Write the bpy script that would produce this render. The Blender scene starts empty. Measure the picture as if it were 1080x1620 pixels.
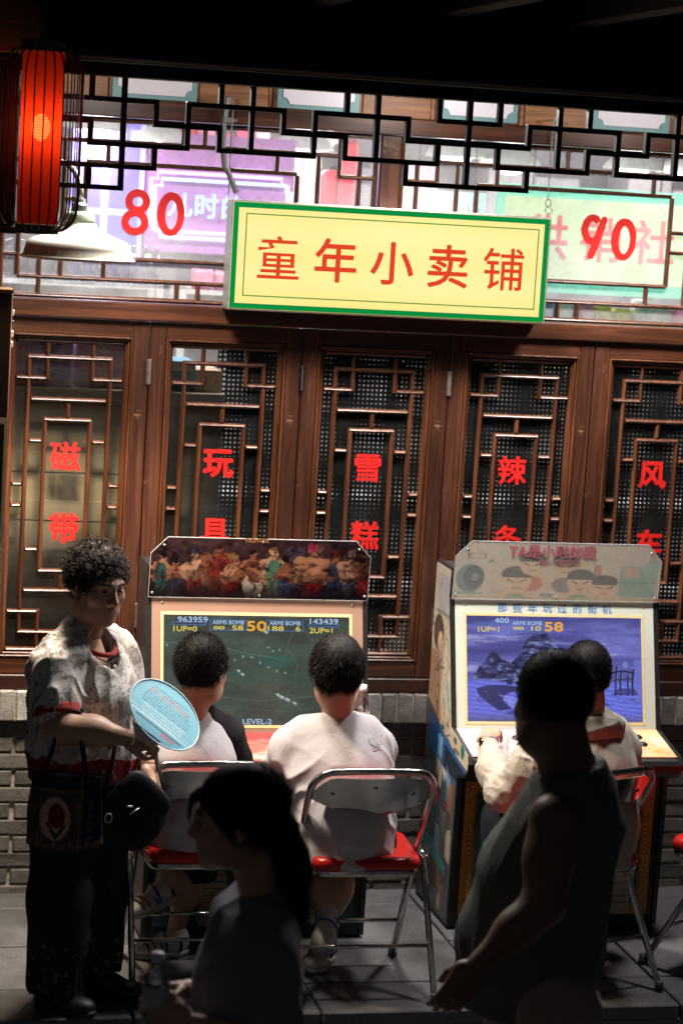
import bpy, math, random
import numpy as np
from mathutils import Vector, Matrix
random.seed(7)
rng = np.random.default_rng(7)
SC = bpy.context.scene
COL = SC.collection

# ------------------------------------------------------------------ camera
CAM_YAW, CAM_PITCH, CAM_ROLL = 0.2341, 0.1353, 0.0595
cam_d = bpy.data.cameras.new("camera")
cam = bpy.data.objects.new("camera", cam_d)
COL.objects.link(cam)
_F = Vector((math.sin(CAM_YAW)*math.cos(CAM_PITCH), math.cos(CAM_YAW)*math.cos(CAM_PITCH), -math.sin(CAM_PITCH)))
_R = Vector((math.cos(CAM_YAW), -math.sin(CAM_YAW), 0))
_U = _R.cross(_F)
_R2 = math.cos(CAM_ROLL)*_R + math.sin(CAM_ROLL)*_U
_U2 = -math.sin(CAM_ROLL)*_R + math.cos(CAM_ROLL)*_U
cam.matrix_world = Matrix(((_R2.x, _U2.x, -_F.x, 0), (_R2.y, _U2.y, -_F.y, -8.5323), (_R2.z, _U2.z, -_F.z, 2.6557), (0, 0, 0, 1)))
cam_d.sensor_fit = 'HORIZONTAL'
cam_d.sensor_width = 24.0
cam_d.lens = 3750/1080*24
cam_d.clip_start = 0.1
cam_d.clip_end = 300
cam_d.dof.use_dof = True
cam_d.dof.focus_distance = 7.9
cam_d.dof.aperture_fstop = 3.0
SC.camera = cam

# ------------------------------------------------------------------ world (night sky), exposure
w = bpy.data.worlds.new("World")
SC.world = w
w.use_nodes = True
nt = w.node_tree
sky = nt.nodes.new('ShaderNodeTexSky')
sky.sky_type = 'NISHITA'
sky.sun_disc = False
sky.sun_elevation = math.radians(-5)
sky.sun_rotation = math.radians(200)
bg = nt.nodes.get('Background') or nt.nodes.new('ShaderNodeBackground')
bg.inputs['Strength'].default_value = 0.95
hsv = nt.nodes.new('ShaderNodeHueSaturation')   # a city night: the sky glow is nearly neutral
hsv.inputs['Saturation'].default_value = 0.25
nt.links.new(sky.outputs[0], hsv.inputs['Color'])
nt.links.new(hsv.outputs[0], bg.inputs['Color'])
SC.view_settings.view_transform = 'Standard'
SC.view_settings.look = 'None'
SC.view_settings.exposure = 0.0
SC.view_settings.gamma = 1.0
SC.view_settings.use_curve_mapping = False
SC.render.engine = 'CYCLES'
SC.cycles.use_denoising = True
SC.cycles.max_bounces = 8
SC.cycles.transparent_max_bounces = 16
SC.cycles.sample_clamp_indirect = 4.0
SC.cycles.caustics_reflective = False
SC.cycles.caustics_refractive = False

# ------------------------------------------------------------------ helpers: colour, materials
def S(r, g=None, b=None):
    if g is None: g = b = r
    f = lambda c: (c/255/12.92) if c/255 <= .04045 else ((c/255+.055)/1.055)**2.4
    return (f(r), f(g), f(b))
def C4(c): return (c[0], c[1], c[2], 1.0)
class NT:
    def __init__(s, name):
        s.m = bpy.data.materials.new(name); s.m.use_nodes = True
        s.t = s.m.node_tree; s.t.nodes.clear()
        s.out = s.n('ShaderNodeOutputMaterial')
    def n(s, typ, **kw):
        nd = s.t.nodes.new(typ)
        for k, v in kw.items(): setattr(nd, k, v)
        return nd
    def l(s, a, b): s.t.links.new(a, b)
    def pr(s, base=None, rough=.5, metal=0., spec=.5):
        p = s.n('ShaderNodeBsdfPrincipled')
        if base is not None: p.inputs['Base Color'].default_value = C4(base)
        p.inputs['Roughness'].default_value = rough
        p.inputs['Metallic'].default_value = metal
        p.inputs['Specular IOR Level'].default_value = spec
        s.l(p.outputs[0], s.out.inputs[0]); return p
    def coord(s, kind='Object', scale=(1, 1, 1), rot=(0, 0, 0)):
        tc = s.n('ShaderNodeTexCoord'); mp = s.n('ShaderNodeMapping')
        mp.inputs['Scale'].default_value = scale; mp.inputs['Rotation'].default_value = rot
        s.l(tc.outputs[kind], mp.inputs[0]); return mp.outputs[0]
    def noise(s, vec, scale, detail=5, rough=.6, dist=0.):
        t = s.n('ShaderNodeTexNoise'); t.inputs['Scale'].default_value = scale
        t.inputs['Detail'].default_value = detail; t.inputs['Roughness'].default_value = rough
        t.inputs['Distortion'].default_value = dist
        if vec is not None: s.l(vec, t.inputs['Vector'])
        return t.outputs[0]
    def ramp(s, fac, stops):
        r = s.n('ShaderNodeValToRGB'); e = r.color_ramp.elements
        e[0].position, e[0].color = stops[0][0], C4(stops[0][1])
        e[1].position, e[1].color = stops[-1][0], C4(stops[-1][1])
        for p, c in stops[1:-1]:
            x = e.new(p); x.color = C4(c)
        s.l(fac, r.inputs[0]); return r.outputs[0]
    def mix(s, fac, a, b, mode='MIX'):
        m = s.n('ShaderNodeMix', data_type='RGBA', blend_type=mode)
        for i, v in ((0, fac), (6, a), (7, b)):
            if isinstance(v, (float, int)): m.inputs[i].default_value = v
            elif isinstance(v, tuple): m.inputs[i].default_value = C4(v)
            else: s.l(v, m.inputs[i])
        return m.outputs[2]
    def math(s, op, a, b=None, c=None):
        m = s.n('ShaderNodeMath', operation=op)
        for i, v in enumerate((a, b, c)):
            if v is None: continue
            if isinstance(v, (float, int)): m.inputs[i].default_value = v
            else: s.l(v, m.inputs[i])
        return m.outputs[0]
    def bump(s, p, h, strength=.3, dist=.002):
        b = s.n('ShaderNodeBump'); b.inputs['Strength'].default_value = strength
        b.inputs['Distance'].default_value = dist
        s.l(h, b.inputs['Height']); s.l(b.outputs[0], p.inputs['Normal'])
    def rand(s): return s.n('ShaderNodeObjectInfo').outputs['Random']

def simple(name, base, rough=.5, metal=0., spec=.5, var=.12, nscale=40., bump=0., bscale=200., bdist=.001):
    k = NT(name); p = k.pr(base, rough, metal, spec)
    v = k.coord()
    nz = k.noise(v, nscale, 4)
    lo = tuple(c*(1-var) for c in base); hi = tuple(min(1, c*(1+var)) for c in base)
    k.l(k.ramp(nz, [(.3, lo), (.7, hi)]), p.inputs['Base Color'])
    rr = k.math('MULTIPLY_ADD', nz, .16, rough-.08); k.l(rr, p.inputs['Roughness'])
    if bump: k.bump(p, k.noise(v, bscale, 3), bump, bdist)
    return k.m
def emit(name, col, strength=1.0):
    k = NT(name); e = k.n('ShaderNodeEmission'); e.inputs[0].default_value = C4(col); e.inputs[1].default_value = strength
    k.l(e.outputs[0], k.out.inputs[0]); return k.m
def wood(name, c0, c1, rough=.38, axis=2, wear=None, gscale=1., coat=.0):
    """lacquered wood; the grain runs along the given axis"""
    k = NT(name); p = k.pr(c0, rough)
    sc = [26., 26., 26.]; sc[axis] = 1.6
    v = k.coord('Object', tuple(a*gscale for a in sc))
    oi = k.n('ShaderNodeObjectInfo')
    add = k.n('ShaderNodeVectorMath', operation='ADD'); k.l(v, add.inputs[0])
    sv = k.n('ShaderNodeVectorMath', operation='SCALE'); k.l(oi.outputs['Random'], sv.inputs[0]); sv.inputs['Scale'].default_value = 37.
    cx = k.n('ShaderNodeCombineXYZ')
    for i in range(3): k.l(k.math('MULTIPLY', oi.outputs['Random'], 31.+i*17), cx.inputs[i])
    k.l(cx.outputs[0], add.inputs[1]); v = add.outputs[0]
    g = k.noise(v, 1.0, 7, .65, .6)
    big = k.noise(k.coord(), 5., 3)
    col = k.ramp(g, [(.30, tuple(a*.36 for a in c0)), (.48, c0), (.60, c1), (.72, tuple(a*.7 for a in c0))])
    col = k.mix(k.math('MULTIPLY', big, .7), col, tuple(a*.6 for a in c0))
    if wear:
        wn = k.noise(k.coord(), 9., 8, .7, .3); wm = k.ramp(wn, [(.61, (0, 0, 0)), (.66, (.9, .9, .9))])
        col = k.mix(wm, col, wear)
    k.l(col, p.inputs['Base Color'])
    k.l(k.math('MULTIPLY_ADD', g, .25, rough-.1), p.inputs['Roughness'])
    k.bump(p, g, .45, .0014)
    if coat: p.inputs['Coat Weight'].default_value = coat; p.inputs['Coat Roughness'].default_value = .25
    return k.m

M = {}
M['wood_v'] = wood('lacquered wood upright', S(66, 35, 22), S(94, 53, 33), .38, 2, S(128, 98, 66), coat=.2)
M['wood_h'] = wood('lacquered wood level', S(72, 38, 22), S(104, 58, 34), .38, 0, coat=.2)
M['wood_bar'] = wood('lattice wood', S(84, 47, 28), S(118, 70, 42), .34, 2, gscale=1.5, coat=.3)
M['wood_pale'] = wood('frieze wood', S(150, 98, 62), S(190, 134, 92), .5, 0)
M['wood_dark'] = wood('dark sill wood', S(62, 34, 23), S(80, 46, 32), .42, 0)
M['wood_black'] = wood('black stained beam wood', S(7, 6, 6), S(11, 10, 9), .75, 0)
M['wood_black_v'] = simple('black painted fret wood', S(20, 17, 17), .5, bump=.2)
M['wood_post'] = wood('yellow planed wood', S(176, 122, 66), S(205, 158, 96), .55, 0)

# ------------------------------------------------------------------ helpers: mesh building
class MB:
    def __init__(s, o=(0, 0, 0)): s.v = []; s.f = []; s.o = o; s.uv = None
    def add(s, vs, fs):
        b = len(s.v); s.v += [tuple(map(float, q)) for q in vs]; s.f += [tuple(i+b for i in q) for q in fs]; return s
    def box(s, x0, x1, y0, y1, z0, z1, c=0.):
        if c <= 0:
            return s.add([(x0, y0, z0), (x1, y0, z0), (x1, y1, z0), (x0, y1, z0), (x0, y0, z1), (x1, y0, z1), (x1, y1, z1), (x0, y1, z1)],
                         [(0, 3, 2, 1), (4, 5, 6, 7), (0, 1, 5, 4), (1, 2, 6, 5), (2, 3, 7, 6), (3, 0, 4, 7)])
        vs = []; idx = {}
        for i, X in enumerate((x0, x1)):
            for j, Y in enumerate((y0, y1)):
                for k, Z in enumerate((z0, z1)):
                    sx, sy, sz = (1, -1)[i], (1, -1)[j], (1, -1)[k]
                    for a in range(3):
                        p = [X+sx*c, Y+sy*c, Z+sz*c]; p[a] = (X, Y, Z)[a]
                        idx[i, j, k, a] = len(vs); vs.append(tuple(p))
        I = idx; fs = []
        for a in range(3):
            for sd in (0, 1):
                o = [(0, 0), (1, 0), (1, 1), (0, 1)]; q = []
                for u, t in o:
                    key = [0, 0, 0]; key[a] = sd; key[(a+1) % 3] = u; key[(a+2) % 3] = t
                    q.append(I[key[0], key[1], key[2], a])
                fs.append(tuple(q if sd else q[::-1]))
        for a in range(3):
            b, d = (a+1) % 3, (a+2) % 3
            for u in (0, 1):
                for t in (0, 1):
                    k0 = [0, 0, 0]; k1 = [0, 0, 0]; k0[a] = 0; k1[a] = 1
                    k0[b] = k1[b] = u; k0[d] = k1[d] = t
                    q = (I[(*k0, b)], I[(*k1, b)], I[(*k1, d)], I[(*k0, d)])
                    fs.append(q if (u ^ t) == 0 else q[::-1])
        for i in (0, 1):
            for j in (0, 1):
                for k in (0, 1):
                    q = (I[i, j, k, 0], I[i, j, k, 1], I[i, j, k, 2]); fs.append(q if (i+j+k) % 2 else q[::-1])
        return s.add(vs, fs)
    def tube(s, path, r, seg=8, closed=False, cap=True):
        P = [np.array(p, float) for p in path]; n = len(P)
        if not hasattr(r, '__len__'): r = [r]*n
        T = []
        for i in range(n):
            if closed: t = P[(i+1) % n]-P[i-1]
            else: t = P[min(i+1, n-1)]-P[max(i-1, 0)]
            T.append(t/(np.linalg.norm(t)+1e-12))
        u = np.cross(T[0], (0, 0, 1.)); 
        if np.linalg.norm(u) < .1: u = np.cross(T[0], (0, 1., 0))
        vs = []
        for i in range(n):
            u = u-T[i]*(u@T[i]); u /= np.linalg.norm(u)+1e-12; w_ = np.cross(T[i], u)
            for k in range(seg):
                a = 2*math.pi*k/seg; vs.append(P[i]+r[i]*(math.cos(a)*u+math.sin(a)*w_))
        fs = []
        for i in range(n if closed else n-1):
            j = (i+1) % n
            for k in range(seg):
                l = (k+1) % seg; fs.append((i*seg+k, i*seg+l, j*seg+l, j*seg+k))
        if cap and not closed:
            fs.append(tuple(range(seg))[::-1]); fs.append(tuple((n-1)*seg+k for k in range(seg)))
        return s.add(vs, fs)
    def lathe(s, prof, c=(0, 0, 0), seg=24, R=None, cap=True):
        vs = []; n = len(prof)
        for r, z in prof:
            for k in range(seg):
                a = 2*math.pi*k/seg; q = np.array((r*math.cos(a), r*math.sin(a), z))
                if R is not None: q = R@q
                vs.append(q+np.array(c))
        fs = []
        for i in range(n-1):
            for k in range(seg):
                l = (k+1) % seg; fs.append((i*seg+k, i*seg+l, (i+1)*seg+l, (i+1)*seg+k))
        if cap:
            if prof[0][0] > 1e-6: fs.append(tuple(range(seg))[::-1])
            if prof[-1][0] > 1e-6: fs.append(tuple((n-1)*seg+k for k in range(seg)))
        return s.add(vs, fs)
    def prism(s, poly, a, b, axis='x'):
        """poly: 2-D points; axis x -> (y,z), y -> (x,z), z -> (x,y)"""
        f = {'x': lambda t, p: (t, p[0], p[1]), 'y': lambda t, p: (p[0], t, p[1]), 'z': lambda t, p: (p[0], p[1], t)}[axis]
        n = len(poly); vs = [f(a, p) for p in poly]+[f(b, p) for p in poly]
        fs = [tuple(range(n))[::-1], tuple(range(n, 2*n))]+[(i, (i+1) % n, n+(i+1) % n, n+i) for i in range(n)]
        return s.add(vs, fs)
    def sphere(s, c, r, seg=12, rings=8):
        if not hasattr(r, '__len__'): r = (r, r, r)
        prof = [(math.sin(math.pi*i/rings), -math.cos(math.pi*i/rings)) for i in range(rings+1)]
        b = len(s.v); s.lathe(prof, (0, 0, 0), seg, cap=False)
        for i in range(b, len(s.v)):
            q = s.v[i]; s.v[i] = (c[0]+q[0]*r[0], c[1]+q[1]*r[1], c[2]+q[2]*r[2])
        return s
    def build(s, name, m, parent=None, smooth=False, fix=True):
        return mesh_obj(name, s.v, s.f, m, parent, smooth, fix)

def world_loc(o):
    p = np.zeros(3)
    while o is not None: p += np.array(o.location); o = o.parent
    return p
def mesh_obj(name, vs, fs, m, parent=None, smooth=False, fix=True, local=False):
    """vertices are world coordinates; they are stored relative to the parent chain (unrotated at build time)"""
    me = bpy.data.meshes.new(name)
    vs = np.asarray(vs, float)
    if parent is not None and not local: vs = vs-world_loc(parent)
    base = None
    if parent is None and not local:   # put the origin of a single-mesh thing at its own base
        base = np.array([vs[:, 0].mean(), vs[:, 1].mean(), vs[:, 2].min()]); vs = vs-base
    me.from_pydata(vs.tolist(), [], [tuple(int(i) for i in f) for f in fs])
    if fix:
        import bmesh
        bm = bmesh.new(); bm.from_mesh(me); bmesh.ops.recalc_face_normals(bm, faces=bm.faces); bm.to_mesh(me); bm.free()
    if isinstance(m, (list, tuple)):
        for q in m: me.materials.append(q)
    else: me.materials.append(m)
    if smooth: me.polygons.foreach_set('use_smooth', [True]*len(me.polygons))
    o = bpy.data.objects.new(name, me); COL.objects.link(o)
    if parent is not None: o.parent = parent
    if base is not None: o.location = base
    return o
def smooth_angle(o, deg=35):
    me = o.data; me.polygons.foreach_set('use_smooth', [True]*len(me.polygons))
    me.set_sharp_from_angle(angle=math.radians(deg)); return o
def tag(o, label=None, cat=None, group=None, kind=None):
    for k, v in (('label', label), ('category', cat), ('group', group), ('kind', kind)):
        if v: o[k] = v
    return o
def thing(name, loc, label, cat, group=None, rz=0.):
    o = bpy.data.objects.new(name, None); COL.objects.link(o); o.location = loc; o.rotation_euler = (0, 0, rz)
    o.empty_display_size = .1
    return tag(o, label, cat, group)
def setting(name, loc=(0, 0, 0)):
    o = bpy.data.objects.new(name, None); COL.objects.link(o); o.location = loc
    o['kind'] = 'structure'; return o
def copy_tree(o, parent=None):
    c = o.copy(); COL.objects.link(c); c.parent = parent
    for ch in list(o.children): copy_tree(ch, c)
    return c
def inst(src, name, parent, loc):
    """another piece that shares the mesh of src"""
    o = bpy.data.objects.new(name, src.data); COL.objects.link(o); o.parent = parent; o.location = loc; return o
_DG = None
def text_obj(name, body, size, m, parent, center, plane='xz', bold=0., depth=0., tilt=None, sx=1., shear=0., width=None):
    """flat print / cut lettering as real mesh; center is a world point, plane xz faces -Y"""
    cu = bpy.data.curves.new(name, 'FONT'); cu.body = body; cu.size = size; cu.extrude = depth
    cu.resolution_u = 3; cu.align_x = 'CENTER'; cu.align_y = 'CENTER'; cu.shear = shear
    t = bpy.data.objects.new(name+'_curve', cu); COL.objects.link(t)
    dg = bpy.context.evaluated_depsgraph_get(); dg.update()
    me = bpy.data.meshes.new_from_object(t.evaluated_get(dg))
    bpy.data.objects.remove(t); bpy.data.curves.remove(cu)
    n = len(me.vertices); co = np.empty(n*3); me.vertices.foreach_get('co', co); co = co.reshape(-1, 3)
    lo, hi = co.min(0), co.max(0); co[:, :2] -= ((lo+hi)/2)[:2]
    if width: sx = width/(hi[0]-lo[0])
    co[:, 0] *= sx
    if bold:      # thicken the strokes: shifted copies, each a hair behind the one before
        fs_ = [tuple(p_.vertices) for p_ in me.polygons]; reps = [(0, 0)]+[(bold*math.cos(q), bold*math.sin(q)) for q in np.arange(10)*math.pi/5]
        allv = np.concatenate([co+np.array((dx, dy, -4e-5*i)) for i, (dx, dy) in enumerate(reps)])
        allf = [tuple(v_+n*i for v_ in f_) for i in range(len(reps)) for f_ in fs_]
        bpy.data.meshes.remove(me); me = bpy.data.meshes.new(name); me.from_pydata(allv.tolist(), [], allf); co = allv
    if tilt is None: R = np.array([[1, 0, 0], [0, 0, -1], [0, 1, 0]], float)
    else: R = np.array(tilt, float).T      # rows: right, up, normal
    co = co@R.T+np.array(center)-(world_loc(parent) if parent is not None else 0)
    me.vertices.foreach_set('co', co.ravel()); me.materials.clear(); me.materials.append(m); me.name = name; me.update()
    o = bpy.data.objects.new(name, me); COL.objects.link(o); o.parent = parent
    return o

# ------------------------------------------------------------------ helpers: noise, painted prints
def vnoise(Pt, scale=1., seed=0):
    q = np.asarray(Pt, float)*scale; i = np.floor(q).astype(np.int64); f = q-i; f = f*f*(3-2*f)
    def h(a, b, c):
        n = (a*374761393+b*668265263+c*2147483647+seed*1274126177) & 0xffffffff
        n = ((n ^ (n >> 13))*1274126177) & 0xffffffff
        return ((n ^ (n >> 16)) & 0xffff)/65535.
    x, y, z = i[..., 0], i[..., 1], i[..., 2]; fx, fy, fz = f[..., 0], f[..., 1], f[..., 2]
    l = lambda a, b, t: a+(b-a)*t
    return l(l(l(h(x, y, z), h(x+1, y, z), fx), l(h(x, y+1, z), h(x+1, y+1, z), fx), fy),
             l(l(h(x, y, z+1), h(x+1, y, z+1), fx), l(h(x, y+1, z+1), h(x+1, y+1, z+1), fx), fy), fz)
class Paint:
    """a tiny rasteriser for flat print and screens; y grows upwards, sRGB 0..255"""
    def __init__(s, w_, h_, bg): 
        s.w, s.h = w_, h_; s.a = np.zeros((h_, w_, 3)); s.a[:] = bg
        s.X, s.Y = np.meshgrid((np.arange(w_)+.5)/w_, (np.arange(h_)+.5)/h_); s.asp = w_/h_
    def put(s, m, col, al=1.): 
        m = np.clip(m, 0, 1)[..., None]*al; s.a = s.a*(1-m)+np.array(col, float)*m
    def ell(s, cx, cy, rx, ry, col, al=1., rot=0., soft=.12):
        dx, dy = (s.X-cx)*s.asp, s.Y-cy; c_, n_ = math.cos(rot), math.sin(rot)
        u, v = (dx*c_+dy*n_)/(rx), (-dx*n_+dy*c_)/ry
        s.put((1-np.sqrt(u*u+v*v))/soft, col, al)
    def line(s, pts, wd, col, al=1.):
        for (x0, y0), (x1, y1) in zip(pts[:-1], pts[1:]):
            ax, ay, bx, by = x0*s.asp, y0, x1*s.asp, y1; dx, dy = bx-ax, by-ay
            t = np.clip(((s.X*s.asp-ax)*dx+(s.Y-ay)*dy)/(dx*dx+dy*dy+1e-9), 0, 1)
            d = np.hypot(s.X*s.asp-ax-t*dx, s.Y-ay-t*dy); s.put((wd-d)/wd*2.5, col, al)
    def poly(s, pts, col, al=1.):
        m = np.zeros_like(s.X, bool); n = len(pts)
        for i in range(n):
            x0, y0 = pts[i]; x1, y1 = pts[i-1]
            if y0 == y1: continue
            m ^= ((s.Y < y0) != (s.Y < y1)) & (s.X < (x1-x0)*(s.Y-y0)/(y1-y0)+x0)
        s.put(m.astype(float), col, al)
    def rect(s, x0, x1, y0, y1, col, al=1.): s.poly([(x0, y0), (x1, y0), (x1, y1), (x0, y1)], col, al)
    def n(s, sx, sy, seed=0, octv=4):
        r = 0; a = .5; tot = 0
        for o in range(octv):
            r = r+a*vnoise(np.stack([s.X*sx*2**o, s.Y*sy*2**o, s.X*0+seed*7.3], -1), 1., seed+o); tot += a; a *= .55
        return r/tot
    def grain(s, amt, seed=3, sx=60, sy=60): s.a = s.a*(1+amt*(s.n(sx, sy, seed, 2)[..., None]-.5)*2)
    def image(s, name):
        im = bpy.data.images.new(name, s.w, s.h); px = np.ones((s.h, s.w, 4), np.float32)
        px[..., :3] = np.clip(s.a/255, 0, 1); im.pixels.foreach_set(px.ravel()); im.update(); im.pack(); return im
def print_mat(name, im, rough=.35, emission=0., spec=.5, wear=0.):
    k = NT(name); t = k.n('ShaderNodeTexImage'); t.image = im; t.extension = 'EXTEND'
    uv = k.n('ShaderNodeUVMap'); k.l(uv.outputs[0], t.inputs[0])
    if emission:
        p = k.pr((.01, .01, .01), rough, 0, spec)
        k.l(t.outputs[0], p.inputs['Emission Color']); p.inputs['Emission Strength'].default_value = emission
    else:
        p = k.pr(None, rough, 0, spec); k.l(t.outputs[0], p.inputs['Base Color'])
        k.l(k.math('MULTIPLY_ADD', k.noise(k.coord(), 30), .3, rough-.12), p.inputs['Roughness'])
    return k.m
def panel(name, poly, m, parent, uvbox=None, thick=.004, nrm=None):
    """flat printed sheet: poly = list of world points (planar), thickness away from the viewer, UV from uvbox (origin,ux,uy)"""
    P_ = [np.array(p, float) for p in poly]; n = len(P_)
    if nrm is None:
        nrm = np.cross(P_[1]-P_[0], P_[2]-P_[0]); nrm /= np.linalg.norm(nrm)
    nrm = np.array(nrm, float)
    back = [p-nrm*thick for p in P_]
    o = mesh_obj(name, P_+back, [tuple(range(n)), tuple(range(n, 2*n))[::-1]]+[(i, n+i, n+(i+1) % n, (i+1) % n) for i in range(n)], m, parent, fix=False)
    me = o.data; uvl = me.uv_layers.new(name='UVMap')
    O, ux, uy = [np.array(q, float) for q in (uvbox or (P_[0], P_[1]-P_[0], P_[-1]-P_[0]))]
    pts = P_+back
    for lp in me.loops:
        d = pts[lp.vertex_index]-O; uvl.data[lp.index].uv = (d@ux/(ux@ux), d@uy/(uy@uy))
    return o
# ================================================================== SETTING
def stone_mat(name, base, bumpy=.35):
    k = NT(name); p = k.pr(base, .62)
    v = k.coord(); oi = k.rand()
    n1 = k.noise(v, 5, 8, .75, .4); n2 = k.noise(v, 90, 4, .7)
    sp = k.n('ShaderNodeTexVoronoi'); sp.inputs['Scale'].default_value = 170; k.l(v, sp.inputs['Vector'])
    c = k.ramp(n1, [(.28, tuple(a*.42 for a in base)), (.5, base), (.74, tuple(a*1.6 for a in base))])
    c = k.mix(k.ramp(n2, [(.45, (0, 0, 0)), (.75, (1, 1, 1))]), c, tuple(a*1.5 for a in base))
    c = k.mix(k.ramp(sp.outputs[0], [(.0, (1, 1, 1)), (.12, (0, 0, 0))]), c, tuple(min(1, a*3.2) for a in base))
    val = k.math('MULTIPLY_ADD', oi, .45, .78)
    hs = k.n('ShaderNodeHueSaturation'); k.l(c, hs.inputs['Color']); k.l(val, hs.inputs['Value'])
    k.l(hs.outputs[0], p.inputs['Base Color'])
    k.l(k.math('MULTIPLY_ADD', n1, .35, .38), p.inputs['Roughness'])
    k.bump(p, k.math('ADD', n2, k.math('MULTIPLY', n1, .6)), bumpy, .002)
    return k.m
M['tile'] = stone_mat('paving stone', (.125, .12, .122), .5)
M['joint'] = simple('dirty joint', (.02, .019, .018), .9)
M['kerb'] = stone_mat('kerb stone', (.085, .082, .085))
M['street'] = stone_mat('street stone', (.05, .05, .052), .5)

STEP_Y = -1.328
# street: one sheet to the horizon, lower than the shop terrace
street = MB().add([(-80, -120, -.15), (80, -120, -.15), (80, 60, -.15), (-80, 60, -.15)], [(0, 1, 2, 3)]).build('street', M['street']); street['kind'] = 'structure'
# terrace: joint bed with separate paving tiles and an edge course of kerb stones
terrace = setting('pavement', (2.0, -.6, -.15))
MB().box(-1.4, 5.4, STEP_Y+.03, .22, -.146, -.012).build('joint_bed', M['joint'], terrace)
tv = []
for i in range(6):
    me_o = MB()
    a, b = .305+random.uniform(-.001, .001), .2095
    me_o.box(-a, a, -b, b, -.03, 0, .004)
    o_ = mesh_obj('tile_source', me_o.v, me_o.f, M['tile'], None, local=True); tv.append(o_.data); bpy.data.objects.remove(o_)
ys = [(-.607, -1.035), (-.18, -.607), (.247, -.18)]
n_t = 0
for r, (yt, yb) in enumerate([(-.607, -1.035), (-.18, -.607)]):
    for k in range(-6, 5):
        xc = 2.376+.62*(k+.5)
        if xc > 5 or xc < -1: continue
        o = bpy.data.objects.new('tile', tv[(k*3+r) % 6]); COL.objects.link(o); o.parent = terrace
        o.location = np.array((xc, (yt+yb)/2, random.uniform(-.0015, .0015)))-world_loc(terrace); o.rotation_euler = (random.uniform(-.002, .002), random.uniform(-.002, .002), random.uniform(-.003, .003))
for k in range(-6, 5):
    xc = 2.376+.62*(k+.5)
    if xc > 5 or xc < -1: continue
    MB().box(xc-.3055, xc+.3055, -.174, .19, -.03, 0, .004).build('tile', M['tile'], terrace)
    MB().box(xc-.3055, xc+.3055, STEP_Y+.002, -1.0425, -.05, .0, .005).build('edge_stone', M['kerb'], terrace)
    MB().box(xc-.31+.15, xc+.31+.145, STEP_Y+.012, STEP_Y+.03, -.145, -.052, .003).build('riser_stone', M['kerb'], terrace)

# ================================================================== BRICK WALL
def brick_mat(name, base):
    k = NT(name); p = k.pr(base, .85)
    v = k.coord(); oi = k.n('ShaderNodeObjectInfo')
    off = k.n('ShaderNodeVectorMath', operation='ADD'); k.l(v, off.inputs[0])
    cx = k.n('ShaderNodeCombineXYZ')
    for i in range(3): k.l(k.math('MULTIPLY', oi.outputs['Random'], 13.+7*i), cx.inputs[i])
    k.l(cx.outputs[0], off.inputs[1]); v = off.outputs[0]
    n1 = k.noise(v, 14, 8, .75); n2 = k.noise(v, 70, 5, .7)
    c = k.ramp(n1, [(.25, tuple(a*.45 for a in base)), (.5, base), (.74, tuple(min(1, a*1.5) for a in base))])
    c = k.mix(k.ramp(n2, [(.58, (0, 0, 0)), (.72, (1, 1, 1))]), c, tuple(min(1, a*2.1) for a in base))
    hs = k.n('ShaderNodeHueSaturation'); k.l(c, hs.inputs['Color']); k.l(k.math('MULTIPLY_ADD', oi.outputs['Random'], .7, .6), hs.inputs['Value'])
    k.l(hs.outputs[0], p.inputs['Base Color']); k.bump(p, k.math('ADD', n1, k.math('MULTIPLY', n2, .5)), .9, .006)
    return k.m
M['brick'] = brick_mat('grey brick', (.155, .143, .128))
M['brick_top'] = brick_mat('weathered coping brick', (.36, .33, .30))
M['mortar'] = simple('lime mortar', (.46, .42, .37), .95, nscale=30, var=.35, bump=.8, bscale=60, bdist=.004)
wall = thing('brick_wall', (2.1, .1, 0), 'low grey brick wall with upright coping bricks under the wooden windows', 'wall')
MB().box(-.2, 4.6, .014, .2, 0.002, .66).build('mortar_bed', M['mortar'], wall)
MB().box(-.2, 4.6, -.028, .2, .661, .776).build('coping_mortar', M['mortar'], wall)
def rough_box(hx, hy, hz, c, j):
    b = MB().box(-hx, hx, -hy, hy, -hz, hz, c)
    b.v = [tuple(q+random.uniform(-j, j) for q in p) for p in b.v]; return b
bvar = []
for i in range(10):
    o_ = mesh_obj('brick_source', (b_ := rough_box(.1205, .035, .0275, .005, .0022)).v, b_.f, M['brick'], None, local=True); bvar.append(o_); 
hvar = []
for i in range(8):
    o_ = mesh_obj('brick_source', (b_ := rough_box(.0275, .055, .0565, .005, .0024)).v, b_.f, M['brick_top'], None, local=True); hvar.append(o_)
wl = world_loc(wall)
for r in range(11):
    z = .627-.0625*r
    if z < 0: break
    for k in range(-4, 17):
        xc = .1+k*.252+(.126 if r % 2 else 0)+random.uniform(-.004, .004)
        if xc < .35 or xc > 3.8: continue
        o = inst(random.choice(bvar), 'brick', wall, np.array((xc, .037+random.uniform(-.003, .003), z+random.uniform(-.0015, .0015)))-wl)
        o.rotation_euler = (random.uniform(-.01, .01), random.uniform(-.006, .006), random.uniform(-.008, .008))
for k in range(54):
    xc = .38+k*.0625
    if xc > 3.75: break
    o = inst(random.choice(hvar), 'coping_brick', wall, np.array((xc+random.uniform(-.001, .001), .018+random.uniform(-.004, .003), .7195+random.uniform(-.002, .002)))-wl)
    o.rotation_euler = (random.uniform(-.02, .02), random.uniform(-.012, .012), random.uniform(-.02, .02))
for o_ in bvar+hvar: bpy.data.objects.remove(o_)

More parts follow.
